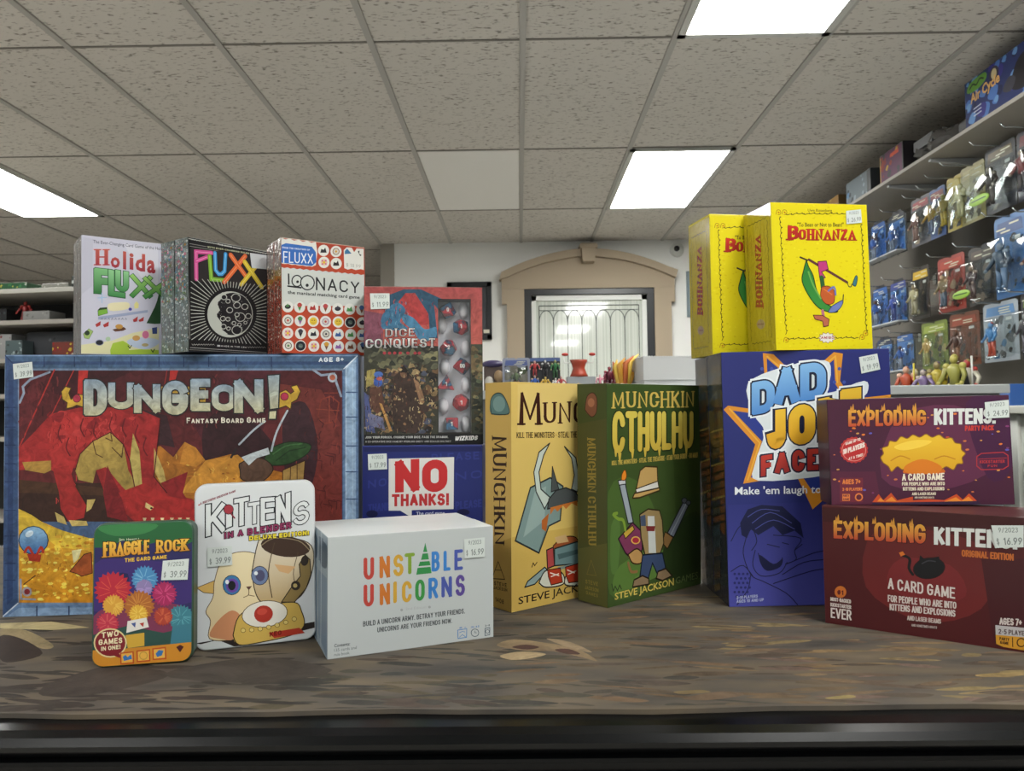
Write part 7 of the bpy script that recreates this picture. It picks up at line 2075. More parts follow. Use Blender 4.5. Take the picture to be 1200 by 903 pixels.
m = MB(); m.ball((0, -.03, 0), (.045, .04, .045), WHT, seg=14); m.build('dome', e)
m = MB(); m.ball((-.012, -.058, 0), (.026, .02, .026), mat('black_lens', '#101114', 0.1, gain=1.0)); m.build('lens', e)

# ================================================================ counter and playmat
CB = mat('black_lacquered_wood', '#060708', 0.26, gain=1.0, spec=.13); noise_bump(CB, 90, .04)
e = empty('counter', (.1, .9, 0)); tag(e, 'black wooden counter with a moulded front edge carrying all the boxes', 'counter')
m = MB()
prof = [(-.335, T - .004), (-.345, T - .006), (-.349, T - .011), (-.346, T - .016), (-.337, T - .019), (-.336, T - .0235), (-.341, T - .0255), (-.341, T - .0285), (-.334, T - .032), (-.331, T - .041), (-.335, T - .043), (-.335, T - .047), (-.327, T - .05), (-.322, T - .065), (-.322, T - .1), (.5, T - .1), (.5, T - .004)]
m.prism(prof, -1.9, 1.35, CB, 'x'); m.build('counter_top', e)
m = MB(); m.box((-.27, .1, (T - .1) / 2), (3.1, .7, T - .1), CB, bev=.004); m.build('body', e)
MATB = mat('playmat_cloth', '#5a5046', 0.75); noise_color(MATB, 9, [(0.3, '#2e2a26'), (0.45, '#443e36'), (0.6, '#524839'), (0.72, '#5c5040')], 6, (1, 3.2, 1))
PC = print_material('printed_cloth', 0.72, 0.0); noise_bump(PC, 900, .25, 2, .0006); mottle(PC, 26, .62, 1.3)
e = empty('playmat', (0, 0, T - .004)); tag(e, 'cloth playmat with a brown painted picture spread over the counter top', 'playmat')
m = MB()
edge = [(-1.2, .5862)] + [(-.6 + 1.3 * i / 26, .5862 + .0022 * math.sin(i * .8) + .0012 * math.sin(i * 2.1) + .003 * (i - 8) / 18 * (i > 8)) for i in range(27)] + [(1.2, .593), (1.2, 1.36), (-1.2, 1.36)]
m.prism(edge, .0002, .004, MATB, 'z'); m.build('mat', e)
random.seed(31); ops = []
def pick(x):
    if x < -220: return ['2e2a26', '38322d', '282521', '352e29', '3c3731', '2c2723', '3a312c']
    if x < 20: return ['3a3631', '423c35', '444138', '363430', '4e4636', '3b3b38', '463b34']
    if x < 190: return ['544739', '62503c', '49433c', '6a5642', '403d38', '50463f', '5c5041']
    return ['62523f', '766246', '57493d', '7a6a4a', '4e4339', '6a5844', '65534a']
for i in range(900):
    y = 588 + 420 * random.random() ** 1.5; x = random.uniform(-620, 640); Lh = random.uniform(8, 34); h = random.uniform(1.2, 5.5); sl = random.uniform(-.25, .2)
    ops.append(('p', random.choice(pick(x + random.uniform(-60, 60))), 1, [(x - Lh, y - sl * Lh), (x - Lh * .4, y + h - sl * Lh * .4), (x + Lh * .5, y + h * .8 + sl * Lh * .5), (x + Lh, y + sl * Lh), (x + Lh * .4, y - h + sl * Lh * .4), (x - Lh * .5, y - h * .8 - sl * Lh * .5)]))
art_mesh('painted_picture', ops + parse_art(ART['playmat']), [(-640, 589), (640, 594), (640, 1350), (-640, 1350)], e, lambda u, v, h: Vector((u, v, .004 + h * .3)), PC, 1.2e-5)

# ================================================================ boxed games
A = {k: parse_art(v) for k, v in ART.items()}
cardm = lambda n, c: mat(n, c, .5, coat=.1)
C_WHITE = cardm('white_card', '#c8cccc'); C_YEL = cardm('yellow_card', '#d8ca18'); C_NAVY = cardm('navy_card', '#232a5c')
game_box('board_game_box', POSE['dung'], 'wide board game box with blue stone-block border and red dragon at far left', 'board game', cardm('blue_card', '#44597c'), A['dungeon'], None, ('39.99', STK['dungeon']), print_mat=P_PAINT)
game_box('board_game_box', POSE['noth'], 'royal blue box with a white square and red words, under the dice box', 'board game', cardm('royal_blue_card', '#1c2360'), A['blue_square'], None, ('17.99', STK['blue_square']))
game_box('board_game_box', POSE['mun'], 'tall tan-yellow box with horned helmet picture, left of the green box', 'board game', cardm('tan_card', '#c9ac60'), A['tan_cover'], A['tan_spine'])
game_box('board_game_box', POSE['cth'], 'tall green box with dripping yellow lettering, in front of the tan box', 'board game', cardm('green_card', '#3d4a26'), A['green_cover'], A['green_spine'])
game_box('board_game_box', POSE['dad'], 'big navy blue box with comic lettering, front one of two', 'board game', C_NAVY, A['navy_cover'], A['navy_spine'], ('19.99', STK['navy_cover']), 'navy comic boxes', wrap=True)
game_box('board_game_box', POSE['dad2'], 'navy blue box mostly hidden behind the front navy comic box', 'board game', C_NAVY, None, A['navy_spine'], None, 'navy comic boxes', wrap=True)
game_box('card_game_box', POSE['boh'], 'bright yellow box with whole red title, front one on the navy box', 'card game', C_YEL, A['yellow_cover'], A['yellow_spine'], ('26.99', STK['yellow_cover']), 'yellow boxes on the navy box', wrap=True)
game_box('card_game_box', POSE['boh2'], 'yellow box behind and left of the front yellow box, title half covered', 'card game', C_YEL, A['yellow_cover'], A['yellow_spine'], None, 'yellow boxes on the navy box', wrap=True)
RED = cardm('dark_red_card', '#4a1a1c')
game_box('card_game_box', POSE['orig'], 'dark red box with black bomb picture at the far right of the counter', 'card game', RED, A['red_cover'], None, ('16.99', STK['red_cover']), 'dark red boxes')
game_box('card_game_box', POSE['orig2'], 'second dark red box, right behind the dark red front box', 'card game', RED, None, None, None, 'dark red boxes')
game_box('card_game_box', POSE['party'], 'purple box with yellow cloud picture, lying on top of the dark red box', 'card game', cardm('purple_card', '#3c1c30'), A['purple_cover'], A['purple_spine'], ('24.99', STK['purple_cover']))
game_box('card_game_box', POSE['unst'], 'white box with rainbow lettering at the front centre of the counter', 'card game', C_WHITE, A['rainbow'], A['rainbow_spine'], ('16.99', STK['rainbow']), 'white boxes')
game_box('card_game_box', POSE['unst2'], 'plain-topped white box just behind the rainbow-lettered white box', 'card game', C_WHITE, None, A['rainbow_spine'], None, 'white boxes')
WRAPC = mat('card_under_film', '#a4a4a4', .35, coat=.5); noise_bump(WRAPC, 170, .9, 5, .005)
BLK_C = mat('black_card_under_film', '#1a1b1e', .35, coat=.5); ORG_C = mat('orange_card_under_film', '#8a4a38', .35, coat=.5)
for k, body, cov, spn, l1, l2, pr in (('holi', WRAPC, 'holiday_cover', 'holiday_spine', 'pale lilac box with red and green lettering, leftmost on the dragon box', 'pale box behind the lilac box, only its film-wrapped edge showing', None),
                                 ('flux', BLK_C, 'moon_cover', 'moon_spine', 'black box with multicoloured letters and a cratered moon', 'black-edged box behind the moon box, only its spine showing', None),
                                 ('loon', ORG_C, 'icons_cover', 'icons_spine', 'orange-red box covered in round white picture dots', 'box behind the orange-red dotted box, only its film-wrapped spine showing', None)):
    game_box('card_game_box', POSE[k], l1, 'card game', body, A[cov], A[spn], None, 'film-wrapped card games on the dragon box', wrap=True)
    game_box('card_game_box', POSE[k + '2'], l2, 'card game', body, None, A[spn], None, 'film-wrapped card games on the dragon box', wrap=True)
# crinkled shrink film ridges along the seams of the wrapped stack
FILM = mat('clear_shrink_film', '#e8ecec', .15, gain=1.0, alpha=.35, coat=.6)

# ---- tins
def rrect(w, h, r, n=6, x0=0, y0=0):
    out = []
    for cx, cy, a in ((w - r, r, -90), (w - r, h - r, 0), (r, h - r, 90), (r, r, 180)):
        for i in range(n + 1):
            t = math.radians(a + 90 * i / n); out.append((x0 + cx + r * math.cos(t), y0 + cy + r * math.sin(t)))
    return out
def tin(pose, label, art, price, color, rim):
    x, y, z, yaw, lean, roll, w, d, h = pose
    root = empty('game_tin', (x, y, z + T), (-lean, roll, yaw)); tag(root, label, 'card game tin')
    r = .011
    def shell(name, y0, y1, grow, mt, bevel):
        bm = bmesh.new(); ol = rrect(w + 2 * grow, h + 2 * grow, r + grow, 7, -grow, -grow)
        f = bm.faces.new([bm.verts.new((p[0], y0, p[1])) for p in ol]); ex = bmesh.ops.extrude_face_region(bm, geom=[f])
        for v in ex['geom']:
            if isinstance(v, bmesh.types.BMVert): v.co.y = y1
        fr = [e for e in bm.edges if all(abs(v.co.y - y0) < 1e-6 for v in e.verts)]
        bmesh.ops.bevel(bm, geom=fr, offset=bevel, segments=3, profile=.5, affect='EDGES')
        m = MB(); m.bm(bm, mt); return m.build(name, root)
    shell('lid', 0, d * .42, 0, color, .0016)
    shell('base', d * .43, d, -.0012, rim, .0008)
    art_mesh('cover_print', A[art], [(p[0] * 1000, p[1] * 1000) for p in rrect(w - .003, h - .003, r - .0015, 7, .0015, .0015)], root, front3d, P_TIN)
    sticker(root, price[1], price[0], front3d)
TINM = mat('tin_plate', '#9aa0a2', .3, metal=.7)
tin(POSE['frag'], 'small rounded tin with green top, purple middle and coloured fluffy tufts', 'puppet_tin', ('39.99', STK['puppet_tin']), mat('green_tin', '#3c5a48', .35, metal=.3), mat('green_tin_base', '#2c4a3c', .35, metal=.3))
tin(POSE['kit'], 'white rounded tin with a cream kitten and blender picture', 'kitten_tin', ('39.99', STK['kitten_tin']), mat('white_tin', '#c8ccce', .35), mat('bare_tin', '#8e9496', .3, metal=.8))

# ---- dice box with a cut-out window
x, y, z, yaw, lean, roll, w, d, h = POSE['dice']
root = empty('dice_game_box', (x, y, z + T), (-lean, roll, yaw)); tag(root, 'dark box with a window full of dice, standing on the royal blue box', 'dice game')
wx0, wz0, wx1, wz1 = [q / 1000 for q in DICE_WIN]
m = MB(); DK = cardm('dark_box_card', '#3a2c28')
for c, dm in (((wx0 / 2, d / 2, h / 2), (wx0, d, h)), (((wx1 + w) / 2, d / 2, h / 2), (w - wx1, d, h)), (((wx0 + wx1) / 2, d / 2, wz0 / 2), (wx1 - wx0, d, wz0)), (((wx0 + wx1) / 2, d / 2, (wz1 + h) / 2), (wx1 - wx0, d, h - wz1)), (((wx0 + wx1) / 2, d - .002, h / 2), (wx1 - wx0, .004, wz1 - wz0))):
    m.box(c, dm, DK)
m.build('carton', root)
art_mesh('cover_print', A['dice_cover'], [(.3, .3), (w * 1000 - .3, .3), (w * 1000 - .3, h * 1000 - .3), (.3, h * 1000 - .3)], root, front3d, P_PAINT, hole=DICE_WIN)
sticker(root, STK['dice_cover'], '11.99', front3d)
TRAY = mat('grey_plastic_tray', '#c8c8d0', .35, gain=1.0)
m = MB(); ty = .026
m.box(((wx0 + wx1) / 2, ty + .003, (wz0 + wz1) / 2), (wx1 - wx0 - .0004, .006, wz1 - wz0 - .0004), TRAY)
ww = wx1 - wx0; hh = wz1 - wz0
DICE = [(.30, .925, 'd10', '0'), (.70, .80, 'd20', '1'), (.32, .64, 'd12', '2'), (.74, .50, 'd10', '00'), (.24, .365, 'd4', '1'), (.70, .225, 'd12', '1'), (.40, .065, 'd6', '1')]
for u, v in ((.12, .82), (.2, .5), (.86, .64), (.16, .2), (.86, .36), (.8, .93), (.85, .06)):
    m.ball((wx0 + ww * u, ty, wz0 + hh * v), (.0066, .009, .011), mat('white_plastic_tray', '#e0e0e6', .3, gain=1.0))
m.build('tray', root)
def clear_film(name, tint, amount):
    m = bpy.data.materials.new(name); m.use_nodes = True; MATS[name] = m; nt = m.node_tree; N, L = nt.nodes, nt.links; N.clear()
    o = N.new('ShaderNodeOutputMaterial'); t = N.new('ShaderNodeBsdfTransparent'); g = N.new('ShaderNodeBsdfGlossy'); x = N.new('ShaderNodeMixShader')
    t.inputs[0].default_value = tint; g.inputs['Roughness'].default_value = .08; x.inputs[0].default_value = amount
    L.new(t.outputs[0], x.inputs[1]); L.new(g.outputs[0], x.inputs[2]); L.new(x.outputs[0], o.inputs[0]); return m
FILM_W = clear_film('clear_window_film', (.97, .97, .97, 1), .05)
m = MB(); m.box(((wx0 + wx1) / 2, .0012, (wz0 + wz1) / 2), (ww - .0004, .0004, hh - .0004), FILM_W); m.build('window_film', root)
SW = mat('red_blue_swirl_resin', '#802030', .2, coat=.4); noise_color(SW, 75, [(.4, '#1c5a80'), (.49, '#2c2438'), (.57, '#9e2430')], 2, coords='Position')
RD = mat('red_resin', '#9a2028', .2, coat=.4); noise_color(RD, 60, [(.35, '#6e1c2c'), (.6, '#b02c30')], 2)
NUM = mat('white_numeral_paint', '#d4d4d0', .5, gain=1.0)
PHI = 1.618
def die_points(kind):
    if kind == 'd4': return [(0, 0, 1.15), (-1, -.75, -.5), (1, -.75, -.5), (0, .9, -.5)]
    if kind == 'd6': return [(i * .8, j * .8, k * .8) for i in (-1, 1) for j in (-1, 1) for k in (-1, 1)]
    if kind == 'd10': return [(0, 0, 1.1), (0, 0, -1.1)] + [(math.cos(q * math.pi / 5), math.sin(q * math.pi / 5), .12 * (-1) ** q) for q in range(10)]
    if kind == 'd20':
        a = 1 / math.sqrt(1 + PHI * PHI); b2 = PHI * a
        return [p for s1 in (-1, 1) for s2 in (-1, 1) for p in ((0, s1 * a, s2 * b2), (s1 * a, s2 * b2, 0), (s2 * b2, 0, s1 * a))]
    k = 1 / math.sqrt(3)
    return [(i * k, j * k, l * k) for i in (-1, 1) for j in (-1, 1) for l in (-1, 1)] + [p for s1 in (-1, 1) for s2 in (-1, 1) for p in ((0, s1 * k / PHI, s2 * k * PHI), (s1 * k / PHI, s2 * k * PHI, 0), (s2 * k * PHI, 0, s1 * k / PHI))]
DNAME = {'d4': 'four-sided', 'd6': 'six-sided', 'd10': 'ten-sided', 'd12': 'twelve-sided', 'd20': 'twenty-sided'}
DPOS = ['topmost', 'second from top', 'third from top', 'fourth from top', 'fifth from top', 'second from bottom', 'bottommost']
rm = Matrix.Translation(root.location) @ root.rotation_euler.to_matrix().to_4x4()
for i, (u, v, kd, num) in enumerate(DICE):
    rad = .0118
    dd = .0125
    loc = rm @ Vector((wx0 + ww * u, .0155, wz0 + hh * v))
    er = Euler((.5 + i * .7, .3 + i * .45, i * .9)) if kd not in ('d6', 'd4') else (Euler((0, 0, .12)) if kd == 'd6' else Euler((.15, .1, 0)))
    bm = bmesh.new(); vs = [bm.verts.new(er.to_matrix() @ Vector(p) * (rad if kd != 'd6' else .0095)) for p in die_points(kd)]
    hull = bmesh.ops.convex_hull(bm, input=vs)
    bmesh.ops.dissolve_limit(bm, angle_limit=.02, verts=bm.verts[:], edges=bm.edges[:])
    bmesh.ops.bevel(bm, geom=bm.edges[:], offset=.0006, segments=1, profile=.5, affect='EDGES')
    front = min(q.co.y for q in bm.verts)
    mm = MB(); mm.bm(bm, RD if i == 5 else SW)
    e = empty('die', loc, root.rotation_euler); tag(e, f'{DPOS[i]} die in the box window, {"red" if i == 5 else "red and blue"} {DNAME[kd]}', 'die', 'dice in the window of the dark box')
    mm.build('body', e)
    s = 5.2 if len(num) < 2 else 8.5
    ops = [('t', num, '', .2, 'd8d8d4', [Vector((-s / 2 + 1.2, -2.6)), Vector((s / 2 - 1.2, -2.6)), Vector((-s / 2 + 1.2, 2.6)), Vector((s / 2 - 1.2, 2.6))])]
    art_mesh('numeral', ops, [(-9, -9), (9, -9), (9, 9), (-9, 9)], e, lambda a_, b_, h_: Vector((a_, front - .0001, b_)), P_MATTE)

# ================================================================ toy packs
CLR = clear_film('clear_blister_plastic', (.93, .95, .95, 1), .07)
def scatter(W, H, n, cols, smin, smax, seed):
    random.seed(seed); out = [('p', cols[0], 0, [(0, 0), (W, 0), (W, H), (0, H)])]
    for i in range(n):
        x = random.uniform(0, W); y = random.uniform(0, H); s = random.uniform(smin, smax)
        out.append(('p', random.choice(cols), 1, [(x - s, y - s * .4), (x, y + s * .8), (x + s, y + s * .3), (x + s * .4, y - s)]))
    return out
def fig_mesh(m, h, c1, c2, c3, x=0, y=0, z0=0, pose=0):
    """small standing toy figure: tapered legs, torso, arms, head"""
    k = h; A1, A2, A3 = [mat('toy_' + c.lstrip('#'), c, .45) for c in (c1, c2, c3)]
    P = lambda a, b_, c: (x + a * k, y + b_ * k, z0 + c * k)
    for s in (-1, 1):
        m.tube([P(s * .09, -.02, .046), P(s * .09, -.06, .036)], [.045 * k, .035 * k], A2, 6)
        m.tube([P(s * .09, 0, .01), P(s * .085, .01, .22), P(s * .07, 0, .45)], [.045 * k, .05 * k, .07 * k], A2, 7)
        sw = (.22 if pose % 2 == 0 else .3); m.tube([P(s * .16, 0, .76), P(s * sw, -.02, .6), P(s * (sw + .02), -.12, .46 + .2 * (pose == 2) * (s > 0))], [.055 * k, .045 * k, .035 * k], A1, 6)
        m.ball(P(s * (sw + .02), -.13, .45 + .2 * (pose == 2) * (s > 0)), .04 * k, A3, seg=8)
        m.ball(P(s * .17, 0, .78), .065 * k, A3, seg=8)
    m.tube([P(0, 0, .42), P(0, 0, .55), P(0, -.01, .72), P(0, 0, .82)], [.09 * k, .085 * k, .14 * k, .06 * k], A1, 9)
    m.ball(P(0, -.01, .91), (.07 * k, .075 * k, .09 * k), A3, seg=9)
    m.tube([P(0, .01, .95), P(0, .02, 1.0)], [.075 * k, .03 * k], A2, 8)
def pack_root(name, loc, rz, label, cat, group): e = empty(name, loc, (0, 0, rz)); tag(e, label, cat, group); return e
def blister_pack(loc, w, h, d, label, card, header, figc, logo=None, rz=-math.pi / 2, group='toy packs hanging on the right wall', jag=False, tint=None, cat='toy pack', hook=True):
    e = pack_root('toy_blister_pack', loc, rz, label, cat, group)
    cm = mat('pack_card_' + card.lstrip('#'), card, .45, coat=.2); hm = mat('pack_card_' + header.lstrip('#'), header, .45, coat=.2)
    if jag: ol = [(-w * .5, 0), (-w * .2, 0), (-w * .12, h * .05), (0, -h * .02), (w * .14, h * .05), (w * .22, 0), (w * .5, 0), (w * .46, h * .1), (w * .5, h * .22), (w * .5, h * .86), (w * .3, h * .9), (w * .22, h), (-w * .22, h), (-w * .3, h * .9), (-w * .5, h * .86)]
    else: ol = [(-w * .5, 0), (w * .5, 0), (w * .5, h * .96), (w * .44, h), (w * .05, h), (.03 * w, h * .97), (-.03 * w, h * .97), (-w * .05, h), (-w * .44, h), (-w * .5, h * .96)]
    m = MB(); m.prism(ol, -.001, .001, cm, 'y')
    if jag: m.box((0, -d * .5, h * .035), (w * .94, d * .9, .007), mat('pack_edge_glint', '#b0b4b8', .3))  # pale strip stands for the glint along the clear plastic's bottom edge
    m.build('backing_card', e)
    m = MB(); m.prism([(-w * .42, h * .78), (w * .42, h * .78), (w * .38, h * .93), (-w * .38, h * .93)], -.0022, -.0012, hm, 'y')
    for q in range(3): m.box((random.uniform(-.3, .3) * w, -.0028, h * (.81 + .04 * q)), (w * .3, .0008, h * .018), mat('pack_letter_pale', '#c8c8b0', .5))
    m.build('header_print', e)
    dk = lambda c, k: '%02x%02x%02x' % tuple(int(int(c.lstrip('#')[i:i + 2], 16) * k) for i in (0, 2, 4))
    base = '6488b4' if jag else card.lstrip('#'); cw, ch = w * 1000, h * 1000
    cols_ = [base, dk(base, .6), dk(figc[0], .8), dk(base, .4), dk(figc[2], .9), '1c1c20']
    sc_ = scatter(cw * .84, ch * .72, 26, cols_, 6, 26, int(abs(loc[1]) * 1000 + loc[2] * 100))
    art_mesh('card_print', sc_, [(0, 0), (cw * .84, 0), (cw * .84, ch * .72), (0, ch * .72)], e, lambda u, v, q: Vector((u / 1 - w * .42, -.0011 - q, v + h * .05)), P_GLOSS, 3e-5)
    bm = bmesh.new(); bmesh.ops.create_cube(bm, size=1)
    for v in bm.verts:
        t = 1.0 if v.co.y > 0 else .86
        v.co = Vector((v.co.x * w * .86 * t, -.0015 - d * (.5 - v.co.y), h * .40 + v.co.z * h * .7 * t))
    bmesh.ops.bevel(bm, geom=bm.edges[:], offset=min(w, d) * .16, segments=2, profile=.5, affect='EDGES')
    m = MB(); m.bm(bm, tint or CLR, True); m.build('blister', e)
    m = MB(); fig_mesh(m, h * .58, *figc, y=-d * .5, z0=h * .08, pose=random.randint(0, 2)); m.build('figure', e)
    if logo:
        m = MB(); m.ball((0, -d - .003, h * .16), (w * .36, .003, h * .075), mat('pack_logo_' + logo.lstrip('#'), logo, .5)); m.box((0, -d - .0062, h * .165), (w * .5, .001, h * .018), mat('pack_logo_ink', '#2c4a1c', .5)); m.build('logo_badge', e)
    m = MB(); m.box((w * .25, -.0026 - d * .0, h * .70), (w * .16, .001, h * .05), mat('white_tag_paper', '#ccd0cc', .6)); m.build('price_tag', e)
    if hook:
        hk = empty('peg_hook', (XR - .004, loc[1], loc[2] + h * .975)); tag(hk, 'wire peg hook of the ' + ' '.join(label.split(',')[0].split()[:9]) + label[label.rindex(','):], 'hook', 'wire hooks on the right wall')
        m = MB(); L_ = XR - loc[0] + d + .03
        m.tube([(-.002, 0, 0), (-L_ * .6, 0, 0), (-L_ * .95, 0, .004), (-L_, 0, .02)], .0028, mat('chrome_wire', '#b0b4b4', .25, metal=.8), 6); m.build('wire', hk)
        m = MB(); m.box((-.002, 0, 0), (.006, .03, .05), mat('chrome_wire', '#b0b4b4')); m.build('back_plate', hk)
    return e
random.seed(77)
def yx(px, X=2.1): return X * 867 / (px - 608)
BLUE_T = clear_film('blue_tinted_blister', (.78, .87, .97, 1), .08)
BLU = ('#2c5a9c', '#8a8c90', '#6c4a3c')
ROW = {1: 1.11, 2: .725, 3: .455}
ord_ = {1: 'top row', 2: 'middle row', 3: 'bottom row'}
PK = [  # row, photo column, width along the wall, height, depth, card, header, figure colours, logo, jagged, tint, look
 (1, 1031, .19, .235, .05, '#14161c', '#2c5a9c', BLU, None, True, BLUE_T, 'black star-edged pack with blue bubble nearest the yellow box'),
 (1, 1053, .19, .235, .05, '#14161c', '#1c2430', ('#3c6cb0', '#7a8088', '#8a8c98'), None, True, BLUE_T, 'black star-edged pack with blue bubble second from the yellow box'),
 (1, 1081, .17, .24, .05, '#5c5a60', '#9c4448', ('#6c4a40', '#8a6a60', '#c0a890'), None, False, None, 'clear pack with brownish figure between blue and yellow packs'),
 (1, 1101, .13, .24, .06, '#40588c', '#8c3c44', ('#a8882c', '#5a6c8c', '#b8a078'), None, False, None, 'clear pack with red header and small yellow badge'),
 (1, 1121, .11, .25, .09, '#a8942c', '#b8a434', ('#8a7a2c', '#b09a38', '#8a8a4c'), None, False, None, 'boxy yellow pack left of the gold pack'),
 (1, 1143, .17, .26, .10, '#8c8450', '#a49c68', ('#b8b890', '#9c9c70', '#c8c8a8'), None, False, None, 'boxy gold pack with a pale monster figure'),
 (1, 1176, .19, .28, .08, '#23242c', '#5c5034', ('#34302c', '#4a4440', '#8a8478'), '#86ac3c', False, None, 'dark pack with bright green badge at the right edge, upper'),
 (1, 1215, .18, .28, .08, '#2c2c38', '#6c2c34', ('#6c2c30', '#3a3438', '#8a7c70'), None, False, None, 'dark pack with red figure cut by the photo edge'),
 (2, 1031, .19, .24, .05, '#14161c', '#2c5a9c', BLU, None, True, BLUE_T, 'black star-edged pack with blue bubble nearest the yellow box'),
 (2, 1052, .19, .24, .05, '#14161c', '#3c4a8c', ('#4c5ca8', '#2c3a70', '#8a8cb0'), None, True, BLUE_T, 'black star-edged pack with violet bubble second from the yellow box'),
 (2, 1078, .16, .26, .06, '#2c2620', '#c8a424', ('#b8b088', '#9c9474', '#8a7c5c'), None, False, None, 'cream figure pack with yellow top and dark edge'),
 (2, 1114, .21, .26, .07, '#8c2c20', '#a43a24', ('#7c6c4c', '#4a5a6c', '#b49a78'), None, False, None, 'bright red card pack with clear oval bubble'),
 (2, 1150, .18, .255, .08, '#2a2826', '#4c4238', ('#3c2c30', '#5a4440', '#8a7868'), '#86ac3c', False, None, 'dark pack with bright green badge beside the red card pack'),
 (2, 1184, .19, .34, .07, '#3c689c', '#2c4a7c', ('#34485c', '#4c6888', '#6c7c8c'), None, False, None, 'large light blue card pack with grey figure'),
 (2, 1226, .18, .30, .08, '#343038', '#3c6c50', ('#6c3c34', '#44424c', '#a08c80'), None, False, None, 'grey pack with brown figure cut by the photo edge'),
 (3, 1034, .19, .21, .05, '#14161c', '#1c2c4c', ('#8c4434', '#3c5a94', '#7a6a60'), None, True, BLUE_T, 'black star-edged pack with blue bubble nearest the yellow box'),
 (3, 1058, .19, .21, .05, '#14161c', '#2c5a9c', BLU, None, True, BLUE_T, 'black star-edged pack with blue bubble second from the yellow box'),
 (3, 1092, .22, .23, .07, '#68762c', '#8c9c40', ('#a88c4c', '#8a8a50', '#c0b070'), None, False, None, 'yellow-green card pack with straw-coloured figures'),
 (3, 1127, .22, .24, .07, '#6c3820', '#8a3a20', ('#4a2c20', '#7c5030', '#5a3a28'), None, False, None, 'brown and orange card pack with a dark figure'),
 (3, 1169, .22, .25, .07, '#9ca4ac', '#5c86b4', ('#3c78ac', '#b0442c', '#5c8cb8'), None, False, None, 'clear boxy pack with blue and orange figure'),
 (3, 1212, .18, .26, .08, '#2c2a30', '#6a8a3c', ('#3c3840', '#5a5560', '#8a8c8c'), None, False, None, 'dark smoky pack at the right edge'),
]
for rw, px, w, h, d, c, hd, fc, lg, jg, tn, lb in PK:
    blister_pack((2.11, yx(px), T + ROW[rw] - .012), w * 1.06, h * 1.04, d * 1.2, lb + ', ' + ord_[rw], c, hd, fc, lg, jag=jg, tint=tn)
# shelf above the packs, with brackets
SHM = mat('grey_shelf_board', '#8c8780', .6, gain=1.0)
e = empty('wall_shelf', (2.13, 4.0, T + 1.43)); tag(e, 'long grey shelf along the right wall above the hanging toy packs', 'shelf')
m = MB(); m.box((0, 0, .009), (.37, 4.66, .018), SHM, bev=.002); m.build('board', e)
for yy_ in (-1.2, -.5, -.1, .8, 1.6):
    m = MB(); m.prism([(.18, -.002), (-.16, -.002), (-.16, -.012), (.16, -.05), (.18, -.05)], yy_ - .01, yy_ + .01, mat('pale_bracket', '#a4a6a8', .4, gain=1.0), 'y'); m.build('bracket', e)
SZ = T + 1.448
def plain_box(name, loc, dims, color, label, cat, rz=0, group=None, face=None, prints=(), facing='-x', rough=.45):
    e = empty(name, loc, (0, 0, rz)); tag(e, label, cat, group)
    m = MB(); m.box((0, 0, dims[2] / 2), dims, mat('carton_' + color.lstrip('#'), color, rough, coat=.2), bev=.002); m.build('carton', e)
    if prints:
        if facing == '-x': to = lambda u, v, h_: Vector((-dims[0] / 2 - h_, dims[1] / 2 - u, v)); Wm = dims[1] * 1000
        else: to = lambda u, v, h_: Vector((u - dims[0] / 2, -dims[1] / 2 - h_, v)); Wm = dims[0] * 1000
        Hm = dims[2] * 1000
        art_mesh('cover_print', prints, [(1, 1), (Wm - 1, 1), (Wm - 1, Hm - 1), (1, Hm - 1)], e, to, P_MATTE, 5e-5)
    return e
def quad(x0, y0, x1, y1, h0, h1=None): h1 = h1 or h0; return [Vector((x0, y0)), Vector((x1, y1)), Vector((x0, y0 + h0)), Vector((x1, y1 + h1))]
pr = [('p', ('2a3a78', '3c5494'), 0, [(0, 0), (640, 0), (640, 210), (0, 210)])] + scatter(640, 210, 60, ['243060', '4a70b0', '5c88c0', '1c2448', '6a94c4', '34307a'], 8, 34, 5)
pr += [('p', '201c20', 1, [(300, 60), (340, 150), (420, 170), (470, 120), (430, 60), (380, 30)]), ('p', '5a3428', 1, [(400, 80), (470, 190), (560, 190), (520, 90)]), ('p', '3c3a44', 1, [(250, 70), (290, 110), (330, 90), (300, 50)]), ('p', 'c8a83c', 0, [(560, 100), (620, 100), (620, 180), (560, 180)]), ('p', 'a05a38', 1, [(575, 30), (630, 30), (620, 100), (580, 95)]),
       ('p', '5c8c34', 1, [(20, 160), (90, 150), (150, 170), (140, 200), (40, 195)]), ('s', '1c3014', 7, 1, [(38, 172), (60, 184), (84, 172), (108, 188), (132, 178)]), ('e', '3a3440', 14, [(200, 165), (232, 165), (200, 197)]), ('e', 'b8a880', 12, [(200, 165), (218, 165), (200, 187)]),
       ('t', 'Air Cycle', 'f', .03, 'd8a860', quad(40, 105, 235, 120, 42)), ('s', 'b8c0d0', 5, 0, [(60, 75), (110, 78)]), ('s', 'b8c0d0', 5, 0, [(60, 60), (110, 62)]), ('s', 'b8c0d0', 5, 0, [(60, 45), (110, 47)])]
plain_box('toy_box', (2.09, 2.89, SZ), (.24, .64, .21), '#33477f', 'large blue vehicle toy box at the right end of the high shelf', 'toy box', prints=pr)
